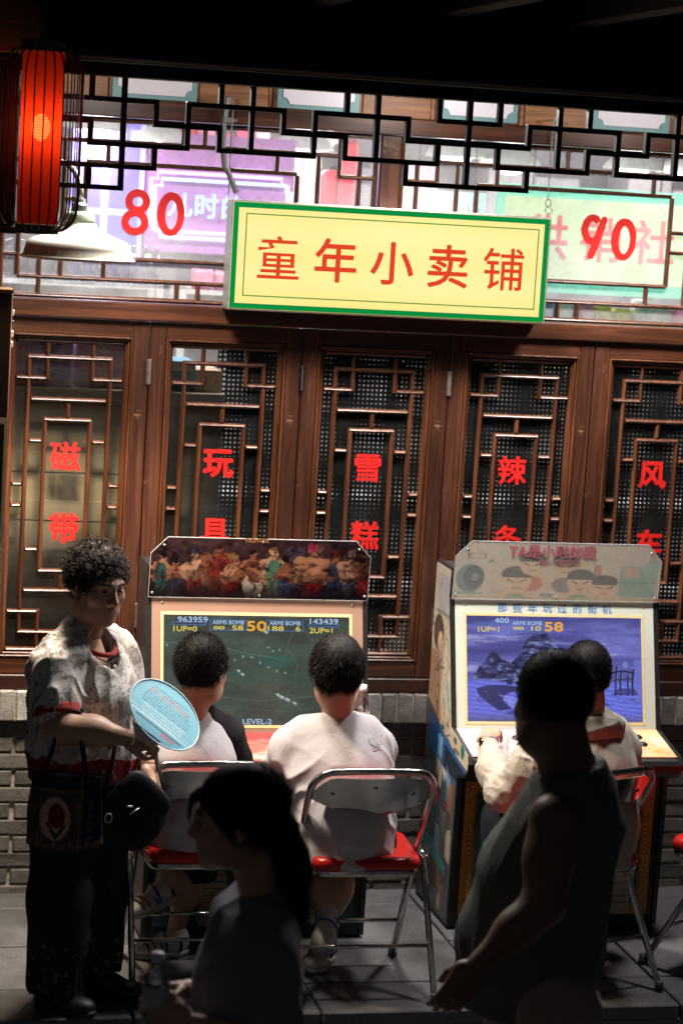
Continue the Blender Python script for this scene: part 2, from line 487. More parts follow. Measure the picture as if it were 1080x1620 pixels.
# ================================================================== SHOP FRONT (timber facade)
shop = thing('shop_building', (2.13, .1, .78), 'brown timber shop front with lattice windows and lit transoms above the brick wall', 'shop')
def glass_mat(name, haze, tint=(.97, .98, .97)):
    k = NT(name)
    tr = k.n('ShaderNodeBsdfTransparent'); tr.inputs[0].default_value = C4(tint)
    gl = k.n('ShaderNodeBsdfGlossy'); gl.inputs['Roughness'].default_value = .03
    df = k.n('ShaderNodeBsdfDiffuse'); df.inputs[0].default_value = (.8, .8, .8, 1)
    fr = k.n('ShaderNodeFresnel'); fr.inputs[0].default_value = 1.35
    m1 = k.n('ShaderNodeMixShader'); k.l(fr.outputs[0], m1.inputs[0]); k.l(tr.outputs[0], m1.inputs[1]); k.l(gl.outputs[0], m1.inputs[2])
    m2 = k.n('ShaderNodeMixShader'); v = k.coord()
    dn = k.ramp(k.noise(v, 5, 5, .7), [(.3, (haze*.3,)*3), (.75, (haze*1.7,)*3)])
    dust = k.ramp(k.noise(v, 260, 2), [(.70, (0, 0, 0)), (.76, (.5, .5, .5))])
    dn = k.mix(k.math('MULTIPLY', haze, 3.), dn, dust, 'ADD')
    k.l(dn, m2.inputs[0]); k.l(m1.outputs[0], m2.inputs[1]); k.l(df.outputs[0], m2.inputs[2])
    k.l(m2.outputs[0], k.out.inputs[0]); return k.m
M['glass'] = glass_mat('dusty window glass', .012)
M['glass_top'] = glass_mat('hazy transom glass', .20)
M['red_film'] = simple('red lettering film', S(206, 30, 24), .5, var=.14, nscale=14)
WP = [.716, 1.281, 1.848, 2.412, 2.976, 3.541]
# sill, beams
MB().box(.45, 3.8, -.030, .14, .778, .8345, .004).build('sill_board', M['wood_dark'], shop)
MB().box(.45, 3.8, -.040, .14, 2.143, 2.206, .004).build('beam', M['wood_h'], shop)
MB().box(.45, 3.8, -.045, .14, 2.863, 2.924, .004).build('upper_beam', M['wood_h'], shop)
for xa, xb in ((.45, .712), (3.545, 3.8)): MB().box(xa, xb, -.035, .14, .838, 2.14, .004).build('post', M['wood_v'], shop)
for xc in (.688, 2.1365, 3.585):
    MB().box(xc-.037, xc+.037, -.03, .14, 2.209, 2.86, .004).build('post', M['wood_v'], shop)
for xa, xb in ((-2.5, .449), (3.801, 6.5)): MB().box(xa, xb, -.02, .14, .0, 3.3).build('side_wall', M['wood_black'], shop)
MB().box(.45, .65, -.02, .14, 2.209, 2.86).build('side_board', M['wood_dark'], shop)
MB().box(3.623, 3.8, -.02, .14, 2.209, 2.86).build('side_board', M['wood_dark'], shop)
MB().box(.45, 3.8, .141, .2, .0, .85).build('inner_dado', M['wood_black'], shop)
# frieze above the transoms: planks with white boards in grey-green frames
M['board_frame'] = simple('grey green frame paint', S(120, 160, 160), .5, var=.08)
M['board_white'] = simple('white board', S(236, 228, 236), .5, var=.03)
xs = [.45, 1.0, 1.092, 1.418, 1.505, 1.672, 1.69, 2.02, 2.28, 2.297, 2.31, 2.612, 2.64, 2.90, 3.2, 3.23, 3.8]
for a, b in zip(xs[:-1], xs[1:]):
    MB().box(a+.0012, b-.0012, -.010 if b-a > .1 else -.004, .12, 2.926, 3.22, .003).build('frieze_plank', M['wood_pale'], shop)
for xc in (1.255, 1.853, 2.455, 3.05):
    fr_ = MB().box(xc-.153, xc+.153, -.026, -.0115, 2.932, 3.14, .002).build('name_board', M['board_frame'], shop)
    x0, x1, z0, z1, r = xc-.132, xc+.132, 2.9485, 3.122, .024
    pts = []
    for cx_, cz_, a0 in ((x1, z0, 180), (x1, z1, 270), (x0, z1, 0), (x0, z0, 90)):
        for i in range(6):
            a = math.radians(a0-90*i/5) if True else 0
            pts.append((cx_+r*math.cos(a), cz_+r*math.sin(a)))
    # concave corners, walked counter-clockwise
    pts = []
    for (cx_, cz_), (s0, s1) in (((x0, z0), (90, 0)), ((x1, z0), (180, 90)), ((x1, z1), (270, 180)), ((x0, z1), (360, 270))):
        for i in range(6):
            a = math.radians(s0+(s1-s0)*i/5); pts.append((cx_+r*math.cos(a), cz_+r*math.sin(a)))
    MB().prism(pts, -.031, -.0265, 'y').build('white_inset', M['board_white'], fr_)

def half_round(mb, a, b, wd, y_back, y_front):
    """lattice strip from a to b in the wall plane (x,z) with a rounded face"""
    a, b = np.array(a), np.array(b); d = (b-a)/np.linalg.norm(b-a); n = np.array((-d[1], d[0]))
    prof = [(-wd/2, y_back), (-wd/2, y_back+(y_front-y_back)*.45), (-wd*.3, y_back+(y_front-y_back)*.85), (0, y_front), (wd*.3, y_back+(y_front-y_back)*.85), (wd/2, y_back+(y_front-y_back)*.45), (wd/2, y_back)]
    vs = []
    for e, sgn in ((a, 1), (b, -1)):
        for q, y in prof:
            k = (y_back-y)/(y_back-y_front)*wd*.35*sgn
            p = e+n*q+d*k; vs.append((p[0], y, p[1]))
    m = len(prof)
    return mb.add(vs, [tuple(range(m)), tuple(range(m, 2*m))[::-1]]+[(i, m+i, m+(i+1) % m, (i+1) % m) for i in range(m)])

def casement(x0, x1, words, hinge_left):
    xc = (x0+x1)/2; wl_ = bpy.data.objects.new('window', None); COL.objects.link(wl_); wl_.parent = shop
    wl_.location = np.array((xc, 0, 1.49))-world_loc(shop)
    z0, z1 = .837, 2.139; hw = .222; zb, zt = .898, 2.081
    g = .0022
    MB().box(x0+g, xc-hw, -.022, .03, z0, z1, .003).build('stile', M['wood_v'], wl_)
    MB().box(xc+hw, x1-g, -.022, .03, z0, z1, .003).build('stile', M['wood_v'], wl_)
    MB().box(xc-hw+.0005, xc+hw-.0005, -.0205, .03, zt, z1, .002).build('rail', M['wood_h'], wl_)
    MB().box(xc-hw+.0005, xc+hw-.0005, -.0205, .03, z0, zb, .002).build('rail', M['wood_h'], wl_)
    # stepped moulding
    for i, (h, a, b, yf) in enumerate(((hw, zb, zt, -.026), (hw-.009, zb+.009, zt-.009, -.016))):
        t = .0085
        m_ = MB()
        m_.box(xc-h+.0006, xc-h+t, yf, .02, a+.0006, b-.0006, .0025).box(xc+h-t, xc+h-.0006, yf, .02, a+.0006, b-.0006, .0025)
        m_.box(xc-h+t+.0005, xc+h-t-.0005, yf+.0006, .02, b-t, b-.0006, .0025).box(xc-h+t+.0005, xc+h-t-.0005, yf+.0006, .02, a+.0006, a+t, .0025)
        m_.build('moulding', M['wood_bar'], wl_)
    MB().box(xc-.206, xc+.206, .0095, .0125, .915, 2.064).build('glass_pane', M['glass'], wl_)
    def bar(a, b, wd=.0165):
        hz = abs(a[1]-b[1]) < 1e-6
        smooth_angle(half_round(MB(), (xc+a[0], a[1]), (xc+b[0], b[1]), wd, .0085 if hz else .009, -.0105 if hz else -.0095).build('lattice_bar', M['wood_bar'], wl_), 50)
    for s in (-1, 1):
        bar((s*.203, .9165), (s*.203, 2.0635), .018)
        bar((s*.147, .985), (s*.147, 1.999))
        bar((s*.081, 1.216), (s*.081, 1.770))
        for z in (1.692, 1.294): bar((s*.089, z), (s*.139, z))
        for z in (1.533, 1.455): bar((s*.155, z), (s*.195, z))
        for z, v0, v1 in ((1.919, 1.911, 2.056), (1.065, .925, 1.073)):
            bar((s*.195, z), (s*.081, z)); bar((s*.081, v0), (s*.081, v1))
    for z in (1.995, .989): bar((-.155, z), (.155, z))
    for z in (1.843, 1.143): bar((-.139, z), (.139, z))
    for z in (1.770, 1.216): bar((-.089, z), (.089, z))
    bar((0, 1.778), (0, 1.835)); bar((0, 1.151), (0, 1.208))
    for z in (2.056, .924): bar((-.195, z), (.195, z), .017)
    for i, ch in enumerate(words):
        text_obj('character', ch, .114, M['red_film'], wl_, (xc+random.uniform(-.006, .004), .0072, (1.632, 1.372)[i]+random.uniform(-.006, .006)), bold=(.0042 if ch in '玩风车带' else .0028), shear=-.02)
    for z in (1.96, 1.06):
        hx = x0 if hinge_left else x1
        h_ = MB().box(hx-.008, hx+.008, -.0285, -.0225, z-.045, z+.045, .001).tube([(hx, -.029, z-.046), (hx, -.029, z+.046)], .004, 8)
        h_.build('hinge', M['steel_old'], wl_)
    return wl_
M['steel_old'] = simple('old steel', (.28, .25, .22), .45, .8, var=.3)
for i, wds in enumerate(('磁带', '玩具', '雪糕', '辣条', '风车')): casement(WP[i], WP[i+1], wds, i in (2, 3))

def transom(xc, number):
    t = bpy.data.objects.new('transom_window', None); COL.objects.link(t); t.parent = shop
    t.location = np.array((xc, 0, 2.53))-world_loc(shop); p = .077
    hw = .684
    MB().box(xc-hw, xc+hw, .0095, .0125, 2.209, 2.86).build('glass_pane', M['glass_top'], t)
    def bar(u0, z0, u1, z1, wd=.0165):
        hz = z0 == z1
        smooth_angle(half_round(MB(), (xc+u0*p, z0), (xc+u1*p, z1), wd, .0085 if hz else .009, -.0105 if hz else -.0095).build('lattice_bar', M['wood_bar'], t), 50)
    a, b, c, d, e, f, g, h, k = 2.852, 2.775, 2.700, 2.625, 2.565, 2.490, 2.360, 2.284, 2.217
    s_ = hw/p
    bar(-s_, k, s_, k, .018); bar(-s_, a, s_, a, .018)
    bar(-7, b, 7, b); bar(-5, c, 5, c); bar(-5, g, 5, g); bar(-8, h, 8, h)
    for s in (-1, 1):
        bar(s*(s_-.12), k, s*(s_-.12), a, .018)
        bar(s*5, c, s*5, g); bar(s*6, b, s*6, h); bar(s*8, b-.004, s*8, h); bar(s*7, a, s*7, c)
        bar(s*7, c, s*(s_-.1), c); bar(s*4, b, s*4, c); bar(s*.5, a, s*.5, b); bar(s*4, g, s*4, h); bar(s*.5, h, s*.5, k)
        bar(s*7, g, s*7, k); bar(s*8, g, s*(s_-.1), g)
        for z in (e, f): bar(s*5, z, s*6, z)
    # hand-brushed digits cut from red film
    def stroke(pts, w0, yy):
        pts = np.array(pts, float); n = len(pts); vs = []
        for i in range(n):
            d_ = pts[min(i+1, n-1)]-pts[max(i-1, 0)]; d_ /= np.linalg.norm(d_)+1e-9; nn = np.array((-d_[1], d_[0]))
            ww = w0[i] if hasattr(w0, '__len__') else w0
            for sg in (-1, 1): q = pts[i]+nn*ww/2*sg; vs.append((q[0], yy-.0006*i/n, q[1]))
        fs = [(2*i, 2*i+1, 2*i+3, 2*i+2) for i in range(n-1)]
        m_ = MB().add(vs, fs)
        for e_ in (0, n-1):
            ww = (w0[e_] if hasattr(w0, '__len__') else w0)/2; q = pts[e_]
            m_.add([(q[0]+ww*math.cos(a_), yy-.0007*(1+e_/n), q[1]+ww*math.sin(a_)) for a_ in np.linspace(0, 2*math.pi, 14, endpoint=False)], [tuple(range(14))])
        return m_
    def arc(cx_, cz_, rx, rz, a0, a1, n=26): return [(cx_+rx*math.cos(math.radians(q)), cz_+rz*math.sin(math.radians(q))) for q in np.linspace(a0, a1, n)]
    zc = 2.531
    if number == '80': x1, x2 = 1.213, 1.340
    else: x1, x2 = 2.948, 3.068
    if number == '80':
        pts = arc(x1+.004, zc+.037, .032, .031, 60, 275, 22)+arc(x1-.003, zc-.037, .036, .034, 85, -275, 34)+arc(x1+.004, zc+.037, .032, .031, -80, 80, 18)
        m8 = stroke(pts, .027, .0072)
    else:
        pts = arc(x1-.008, zc+.030, .030, .043, 62, 360, 30)
        m8 = stroke(pts, .028, .0072)
        tail = stroke([(x1+.036, zc+.068), (x1+.024, zc+.03), (x1+.006, zc-.03), (x1-.008, zc-.068)], [.026, .028, .03, .026], .0058); m8.add(tail.v, tail.f)
    m8.build('digit', M['red_film'], t, fix=False)
    stroke(arc(x2, zc-.002, .036, .066, 75, 435, 44), [.027+.004*math.sin(q/6) for q in range(44)], .0072).build('digit', M['red_film'], t, fix=False)
transom(1.4115, '80'); transom(2.861, '90')

# ================================================================== EAVE with hanging fretwork
eave = thing('eave', (2.1, -1.15, 2.95), 'black timber eave with hanging fretwork across the top of the shop', 'eave')
MB().box(.1, 4.6, -1.20, -1.10, 2.957, 2.998, .003).build('fret_beam', M['wood_black'], eave)
MB().box(.735, 4.6, -1.30, -1.08, 3.003, 3.20, .006).build('beam', M['wood_black'], eave)
MB().box(-1.5, 6.2, -2.3, .5, 3.30, 3.34).build('soffit', M['wood_black'], eave)
MB().box(-1.5, 6.2, -1.28, -1.12, 3.203, 3.298).build('purlin', M['wood_black'], eave)
MB().box(-1.5, 6.2, -2.34, -2.29, 3.22, 3.42, .004).build('fascia', M['wood_black'], eave)
for i in range(11):
    x = .3+i*.42
    MB().box(x-.035, x+.035, -2.285, -1.30, 3.205, 3.296, .004).build('rafter', M['wood_black'], eave)
MB().box(.30, .7335, -1.27, -1.10, 3.003, 3.30, .004).build('beam_end', M['wood_post'], eave)
MB().box(.42, .668, -1.235, -1.05, 2.485, 3.0, .006).box(.40, .674, -1.245, -1.04, 2.462, 2.484, .004).build('hanging_post', M['wood_dark'], eave)
fret = bpy.data.objects.new('fretwork', None); COL.objects.link(fret); fret.parent = eave; fret.location = (0, 0, -.16)
GX = lambda i: .895+.1006*i
GZ = [2.956, 2.888, 2.8195, 2.7525, 2.685, 2.618, 2.551]
def fbar(i0, r0, i1, r1):
    hz = r0 == r1; t = .008; e = .0
    x0, x1 = GX(i0), GX(i1); z0, z1 = GZ[max(r0, r1)], GZ[min(r0, r1)]
    if hz: MB().box(x0-t+.0005, x1+t-.0005, -1.165, -1.135, z0-t, z0+t, .0008).build('fret_bar', M['wood_black_v'], fret)
    else: MB().box(x0-t, x0+t, -1.164, -1.136, z0-t+.0005, z1+(t-.0005 if r0 and r1 else 0), .0008).build('fret_bar', M['wood_black_v'], fret)
H = [(-4, 1, 2), (2, 2, 4), (4, 3, 7), (0, 3, 3), (3, 1, 6), (-1, 4, 2), (-4, 5, 1), (-1, 2, 0), (6, 2, 8), (8, 3, 11), (7, 1, 10),
     (10, 2, 14), (11, 1, 13), (14, 1, 17), (10, 4, 14), (13, 3, 16), (16, 2, 18), (18, 1, 21), (17, 3, 20), (20, 2, 22), (22, 1, 25), (21, 3, 24)]
V = [(2, 1, 2), (4, 2, 3), (0, 0, 1), (1, 0, 5), (3, 1, 3), (4, 0, 1), (2, 3, 4), (0, 4, 5), (-1, 5, 6), (0, 2, 3), (5, 0, 3), (6, 1, 2), (8, 2, 3), (7, 1, 3),
     (8, 0, 1), (9, 0, 3), (10, 1, 2), (10, 3, 4), (11, 0, 1), (13, 0, 1), (12, 0, 4), (14, 1, 2), (11, 2, 3), (14, 3, 4), (13, 2, 3), (15, 0, 3),
     (17, 1, 2), (18, 1, 2), (16, 0, 1), (16, 2, 3), (17, 2, 3), (19, 0, 3), (20, 2, 3), (20, 0, 1), (22, 1, 2), (-1, 2, 4), (-2, 0, 1)]
for i0, r, i1 in H: fbar(i0, r, i1, r)
for i, r0, r1 in V: fbar(i, r0, i, r1)
# spotlights fixed under the soffit, behind the beam
M['lamp_black'] = simple('black lamp housing', (.012, .012, .012), .4)
M['lamp_on'] = emit('lit lamp lens', (1, .93, .82), 12)
def eave_spot(x, y, watts, size=1.9, aim=(0, 0, -1), col=(1, .95, .91), label=''):
    t = thing('spotlight', (x, y, 3.08), label, 'spotlight', 'spotlights under the eave')
    MB().lathe([(.03, 3.09), (.036, 3.10), (.036, 3.19), (.02, 3.20)], (x, y, 0), 16).tube([(x, y, 3.2), (x, y, 3.299)], .008, 8).build('housing', M['lamp_black'], t, True)
    MB().lathe([(0.0001, 3.088), (.029, 3.089)], (x, y, 0), 16, cap=False).build('lens', M['lamp_on'], t)
    l = bpy.data.lights.new('spotlight_beam', 'SPOT'); l.energy = watts; l.spot_size = size; l.spot_blend = .6; l.shadow_soft_size = .15; l.color = col
    o = bpy.data.objects.new('spotlight_beam', l); COL.objects.link(o); o.parent = t; o.location = (0, 0, -.005)
    o.rotation_euler = Vector(aim).to_track_quat('-Z', 'Y').to_euler()
    l = bpy.data.lights.new('spotlight_spill', 'POINT'); l.energy = watts*.05; l.shadow_soft_size = .03; l.color = col
    o = bpy.data.objects.new('spotlight_spill', l); COL.objects.link(o); o.parent = t; o.location = (0, 0, -.03)
eave_spot(2.2, -.55, 265, 2.2, (0, -.12, -1), label='small black spotlight under the eave above the lit sign')
eave_spot(1.12, -.72, 175, 2.3, (.1, -.1, -1), label='small black spotlight under the eave at the lantern end')
eave_spot(3.15, -.60, 160, 2.2, (-.05, -.12, -1), label='small black spotlight under the eave at the far right end')
# ================================================================== LIT SIGN
M['sign_green'] = None
def sign_paint():
    p = Paint(512, 168, (255, 226, 128))
    n = p.n(3, 2, 5, 3); p.a += ((n-.5)*26)[..., None]*np.array([.3, .6, 1.6])
    for cy in (.30, .74):      # glow of two unbuilt tubes, painted into the face as brighter bands
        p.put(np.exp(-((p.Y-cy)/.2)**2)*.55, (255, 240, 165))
    return p.image('sign_face_print')
M['sign_face'] = print_mat('lit sign face', sign_paint(), .3, 1.05)
M['sign_green'] = emit('lit green sign border', S(10, 140, 66), 1.0)
M['sign_red'] = emit('lit red sign lettering', S(226, 70, 40), 1.0)
M['alu'] = simple('brushed aluminium', (.6, .59, .57), .4, .9, var=.15)
sign = thing('shop_sign', (2.13, -.09, 2.40), 'lit yellow shop sign with green border and five red characters hung on the facade', 'sign')
SX0, SX1, SZ0, SZ1, SY = 1.533, 2.727, 2.204, 2.597, -.15
MB().box(SX0, SX1, SY+.002, -.048, SZ0, SZ1, .003).build('case', M['alu'], sign)
panel('face', [(SX0+.006, SY, SZ0+.006), (SX1-.006, SY, SZ0+.006), (SX1-.006, SY, SZ1-.006), (SX0+.006, SY, SZ1-.006)], M['sign_face'], sign, thick=.0015)
def ring(name, x0, x1, z0, z1, t, y, m, par):
    MB().box(x0, x1, y, y+.0008, z0, z0+t).box(x0, x1, y, y+.0008, z1-t, z1).box(x0, x0+t, y, y+.0008, z0+t, z1-t).box(x1-t, x1, y, y+.0008, z0+t, z1-t).build(name, m, par)
ring('border', SX0+.007, SX1-.007, SZ0+.007, SZ1-.007, .019, SY-.0012, M['sign_green'], sign)
ring('inner_line', SX0+.053, SX1-.045, SZ0+.052, SZ1-.045, .004, SY-.0012, M['sign_green'], sign)
for i, ch in enumerate('童年小卖铺'):
    text_obj('character', ch, .166, M['sign_red'], sign, (1.712+.2103*i, SY-.0016, 2.399), bold=(.0012 if ch in '童铺' else .0026))
ch_ = MB()
for i in range(30):
    z = 2.665+i*.0098
    if z > 2.955: break
    ch_.tube([(2.735+.003*math.cos(q) * (1 if i % 2 else .3), -.06+.003*math.cos(q)*(.3 if i % 2 else 1), z+.0068*math.sin(q)) for q in np.linspace(0, 2*math.pi, 8, endpoint=False)], .0013, 5, True)
ch_.build('chain', M['alu'], sign)
MB().tube([(2.737+.011*math.cos(q), -.06, 2.65+.014*math.sin(q)) for q in np.linspace(0, 2*math.pi, 12, endpoint=False)], .0022, 6, True).tube([(2.737+.013*math.cos(q), -.07, 2.622+.013*math.sin(q)) for q in np.linspace(0, 2*math.pi, 12, endpoint=False)], .0022, 6, True).build('hook', M['alu'], sign)
MB().tube([(2.735, -.012, 2.955), (2.735, -.07, 2.955), (2.735, -.07, 2.962)], .004, 6).build('wall_hook', M['alu'], sign)
c_ = MB(); path = []
for i in range(60):
    t = i/59; z = 2.96-.34*t; x = 1.515-.014*math.sin(min(1, t*1.25)*math.pi)+(.045*max(0, t-.72)/.28); path.append((x, -.075, z))
c_.tube(path, [.0095+(.0016 if i % 2 else 0) for i in range(60)], 10).build('conduit', simple('grey flexible conduit', (.2, .2, .2), .4, .6), sign, True)
MB().tube([(1.532, -.07, 2.60+.011*i) for i in range(33)], [.0022+.0008*(i % 2) for i in range(33)], 6).build('chain', M['alu'], sign)
MB().box(1.497, 1.535, -.09, -.03, 2.868, 2.886, .002).tube([(1.515, -.075, 2.877), (1.55, -.075, 2.877)], .006, 8).build('clamp', M['alu'], sign)

# ================================================================== RED LANTERN
LX, LY = .722, -1.36
lan = thing('red_lantern', (LX, LY, 2.477), 'glowing red cylinder lantern in a dark wire cage hanging from the eave', 'lantern')
k = NT('red lantern silk'); tl = k.n('ShaderNodeBsdfTranslucent'); df = k.n('ShaderNodeBsdfDiffuse'); mx = k.n('ShaderNodeMixShader'); mx.inputs[0].default_value = .25
for q in (tl, df): q.inputs[0].default_value = C4((.42, .022, .006))
k.l(tl.outputs[0], mx.inputs[1]); k.l(df.outputs[0], mx.inputs[2])
tp = k.n('ShaderNodeBsdfTransparent'); m2 = k.n('ShaderNodeMixShader'); wv = k.n('ShaderNodeTexWave', bands_direction='Z'); wv.inputs['Scale'].default_value = 38; k.l(k.coord(), wv.inputs['Vector'])   # open weave lets a little of the bulb through
k.l(k.math('MULTIPLY', wv.outputs['Fac'], .055), m2.inputs[0]); k.l(mx.outputs[0], m2.inputs[1]); k.l(tp.outputs[0], m2.inputs[2]); k.l(m2.outputs[0], k.out.inputs[0]); M['silk'] = k.m
M['wire'] = simple('dark bronze wire', (.055, .026, .014), .4, .4)
M['cap'] = simple('dark brown cap', (.12, .09, .075), .55)
MB().lathe([(.0615, 2.50+.0255*i) for i in range(21)], (LX, LY, 0), 40, cap=False).build('shade', M['silk'], lan, True)
MB().lathe([(.055, 3.005), (.066, 3.008), (.067, 3.038), (.06, 3.043), (.012, 3.045), (.01, 3.065), (.0001, 3.067)], (LX, LY, 0), 32).build('top_cap', M['cap'], lan, False)
MB().lathe([(.0001, 2.468), (.064, 2.470), (.066, 2.475), (.066, 2.497), (.055, 2.499)], (LX, LY, 0), 32).build('bottom_cap', M['cap'], lan, False)
for i in range(26):
    a = 2*math.pi*(i+.3)/26; pf = []
    for t in np.linspace(0, 1, 9): 
        q = t*math.pi/2; pf.append((.064+.056*math.sin(q), 3.018-.085*(1-math.cos(q))))
    for z in (2.80, 2.65): pf.append((.120, z))
    for t in np.linspace(0, 1, 9):
        q = t*math.pi/2; pf.append((.064+.056*math.cos(q), 2.565-.085*math.sin(q)))
    MB().tube([(LX+r*math.cos(a), LY+r*math.sin(a), z) for r, z in pf], .0024, 5).build('cage_wire', M['wire'], lan, True)
MB().tube([(LX, LY, 3.066), (LX+.004, LY, 3.12), (LX-.004, LY, 3.2), (LX, LY, 3.295)], .004, 7).tube([(LX, LY, 3.06), (LX, LY, 3.10)], .008, 8).build('cord', M['cap'], lan, True)
MB().tube([(LX, LY, 2.50), (LX, LY, 2.74)], .007, 8).build('socket', M['cap'], lan)
MB().sphere((LX, LY, 2.785), (.028, .028, .040), 14, 10).build('bulb', emit('lantern bulb', (1, .55, .14), 16), lan, True)
l = bpy.data.lights.new('lantern_light', 'POINT'); l.energy = 2.4; l.color = (1, .82, .45); l.shadow_soft_size = .046
o = bpy.data.objects.new('lantern_light', l); COL.objects.link(o); o.parent = lan; o.location = (0, 0, 2.785-2.477)

# ================================================================== ENAMEL LAMP
EX, EY = .915, -.80
enl = thing('enamel_lamp', (EX, EY, 2.38), 'white enamel lamp with a wide shade on a curved pipe below the red lantern', 'lamp')
k = NT('cream enamel'); p = k.pr(S(236, 230, 212), .3); p.inputs['Coat Weight'].default_value = .4
k.l(k.ramp(k.noise(k.coord(), 7, 5, .7), [(.3, S(214, 205, 182)), (.7, S(240, 235, 222))]), p.inputs['Base Color']); M['enamel'] = k.m
M['enamel_green'] = simple('pale green enamel', S(168, 182, 160), .35)
prof = [(.185, 2.380), (.188, 2.383), (.185, 2.387), (.178, 2.392), (.172, 2.415), (.167, 2.432), (.150, 2.444), (.118, 2.455), (.082, 2.470), (.060, 2.484), (.052, 2.497)]
inn = [(r-.003, z-.002) for r, z in prof[::-1]]
MB().lathe(prof+inn+[prof[0]], (EX, EY, 0), 48, cap=False).build('shade', M['enamel'], enl, True)
MB().lathe([(.052, 2.4965), (.0505, 2.507), (.049, 2.526), (.044, 2.531), (.028, 2.535), (.0001, 2.536)], (EX, EY, 0), 28).build('neck', M['enamel_green'], enl, True)
MB().lathe([(.024, 2.534), (.024, 2.556), (.018, 2.562), (.016, 2.575), (.0001, 2.576)], (EX, EY, 0), 20).build('collar', M['alu'], enl)
arm = [(EX, EY, 2.573), (EX-.001, EY, 2.60), (EX-.006, EY+.01, 2.635), (EX-.02, EY+.03, 2.665), (EX-.042, EY+.06, 2.685), (EX-.075, EY+.10, 2.692), (EX-.13, EY+.18, 2.693), (EX-.30, EY+.42, 2.693), (EX-.36, EY+.78, 2.693)]
MB().tube(arm, .0105, 10).build('pipe', simple('aged steel pipe', (.35, .34, .31), .35, .7, var=.3), enl, True)
MB().sphere((EX, EY, 2.415), (.032, .032, .038), 14, 10).build('bulb', emit('enamel lamp bulb', (1, .88, .68), 14), enl, True)
l = bpy.data.lights.new('enamel_lamp_light', 'SPOT'); l.energy = 200; l.spot_size = math.radians(112); l.spot_blend = .35; l.color = (1, .83, .62); l.shadow_soft_size = .10
o = bpy.data.objects.new('enamel_lamp_light', l); COL.objects.link(o); o.parent = enl; o.location = (0, 0, -.012)

# ================================================================== BOARD AT THE LEFT EDGE
M['board_brown'] = simple('dark brown lacquer board', S(52, 34, 26), .45, var=.15)
M['poster_edge'] = simple('cream poster edge', S(226, 216, 190), .6)
lb = thing('notice_board', (.45, -.8, 0), 'tall dark brown notice board with a cream edge strip left of the shop', 'notice board')
MB().box(.08, .706, -.86, -.74, .012, 2.262, .004).build('case', M['board_brown'], lb)
MB().box(.07, .709, -.87, -.73, 2.2625, 2.275, .002).build('top_board', M['wood_pale'], lb)
MB().box(.06, .72, -.92, -.68, .0, .0115).build('foot', M['board_brown'], lb)
panel('poster', [(.12, -.8615, .5), (.703, -.8615, .5), (.703, -.8615, 1.86), (.12, -.8615, 1.86)], M['poster_edge'], lb, thick=.001)
MB().box(.15, .694, -.8655, -.8625, .53, 1.84).build('poster_print', M['board_brown'], lb)
for i in range(4):
    MB().box(.7065, .7155, -.815, -.79, 2.085+.034*i, 2.104+.034*i, .001).build('clip', M['alu'] if i != 2 else M['lamp_black'], lb)

# ================================================================== PERFORATED BOARDS AND STORE FITTINGS BEHIND THE LOWER WINDOWS
def perf_mat(name, pitch, rad, base):
    k = NT(name); v = k.coord('Object', (1/pitch,)*3)
    fr = k.n('ShaderNodeVectorMath', operation='FRACTION'); k.l(v, fr.inputs[0])
    sb = k.n('ShaderNodeVectorMath', operation='SUBTRACT'); k.l(fr.outputs[0], sb.inputs[0]); sb.inputs[1].default_value = (.5, .5, .5)
    ml = k.n('ShaderNodeVectorMath', operation='MULTIPLY'); k.l(sb.outputs[0], ml.inputs[0]); ml.inputs[1].default_value = (1, 0, 1)
    ln = k.n('ShaderNodeVectorMath', operation='LENGTH'); k.l(ml.outputs[0], ln.inputs[0])
    hole = k.math('LESS_THAN', ln.outputs['Value'], rad/pitch)
    b = k.n('ShaderNodeBsdfPrincipled'); b.inputs['Base Color'].default_value = C4(base); b.inputs['Roughness'].default_value = .5; b.inputs['Specular IOR Level'].default_value = .2
    tr = k.n('ShaderNodeBsdfTransparent'); m = k.n('ShaderNodeMixShader')
    k.l(hole, m.inputs[0]); k.l(b.outputs[0], m.inputs[1]); k.l(tr.outputs[0], m.inputs[2]); k.l(m.outputs[0], k.out.inputs[0]); return k.m
M['perf'] = perf_mat('black perforated steel', .0166, .0040, (.004, .004, .0045))
M['perf2'] = perf_mat('black perforated steel rear', .0187, .0056, (.004, .004, .0045))
def pboard(x0, x1, y, m, lab, z0=.875, z1=2.12):
    o = mesh_obj('perforated_board', [(x0, y, z0), (x1, y, z0), (x1, y, z1), (x0, y, z1)], [(0, 1, 2, 3)], m)
    tag(o, lab, 'perforated board', 'perforated display boards')
for x0, x1, lab in ((1.598, 1.86, 'narrow black perforated board behind the right half of the toy window'),
                    (1.864, 2.425, 'black perforated board glowing with dots behind the third window from the left'),
                    (2.429, 2.985, 'black perforated board with dots behind the fourth window from the left'),
                    (2.989, 3.60, 'black perforated board behind the rightmost window')):
    pboard(x0, x1, .115, M['perf'], lab)
    pboard(x0, x1, .34, M['perf2'], 'rear '+lab)
M['khaki'] = simple('khaki cabinet back', S(158, 144, 116), .6, var=.22, nscale=6)
cb = thing('display_shelf', (1.15, .4, .85), 'khaki backed display shelf behind the two left windows', 'shelf')
MB().box(.55, 1.596, .155, .175, .86, 1.855).build('back_panel', M['khaki'], cb)
for z in (1.02, 1.20, 1.38, 1.56, 1.74): MB().box(.55, 1.596, .148, .1545, z, z+.075, .002).build('slat', M['khaki'], cb)
MB().box(.55, 1.596, .14, .48, 1.857, 1.872, .002).build('shelf_board', M['khaki'], cb)
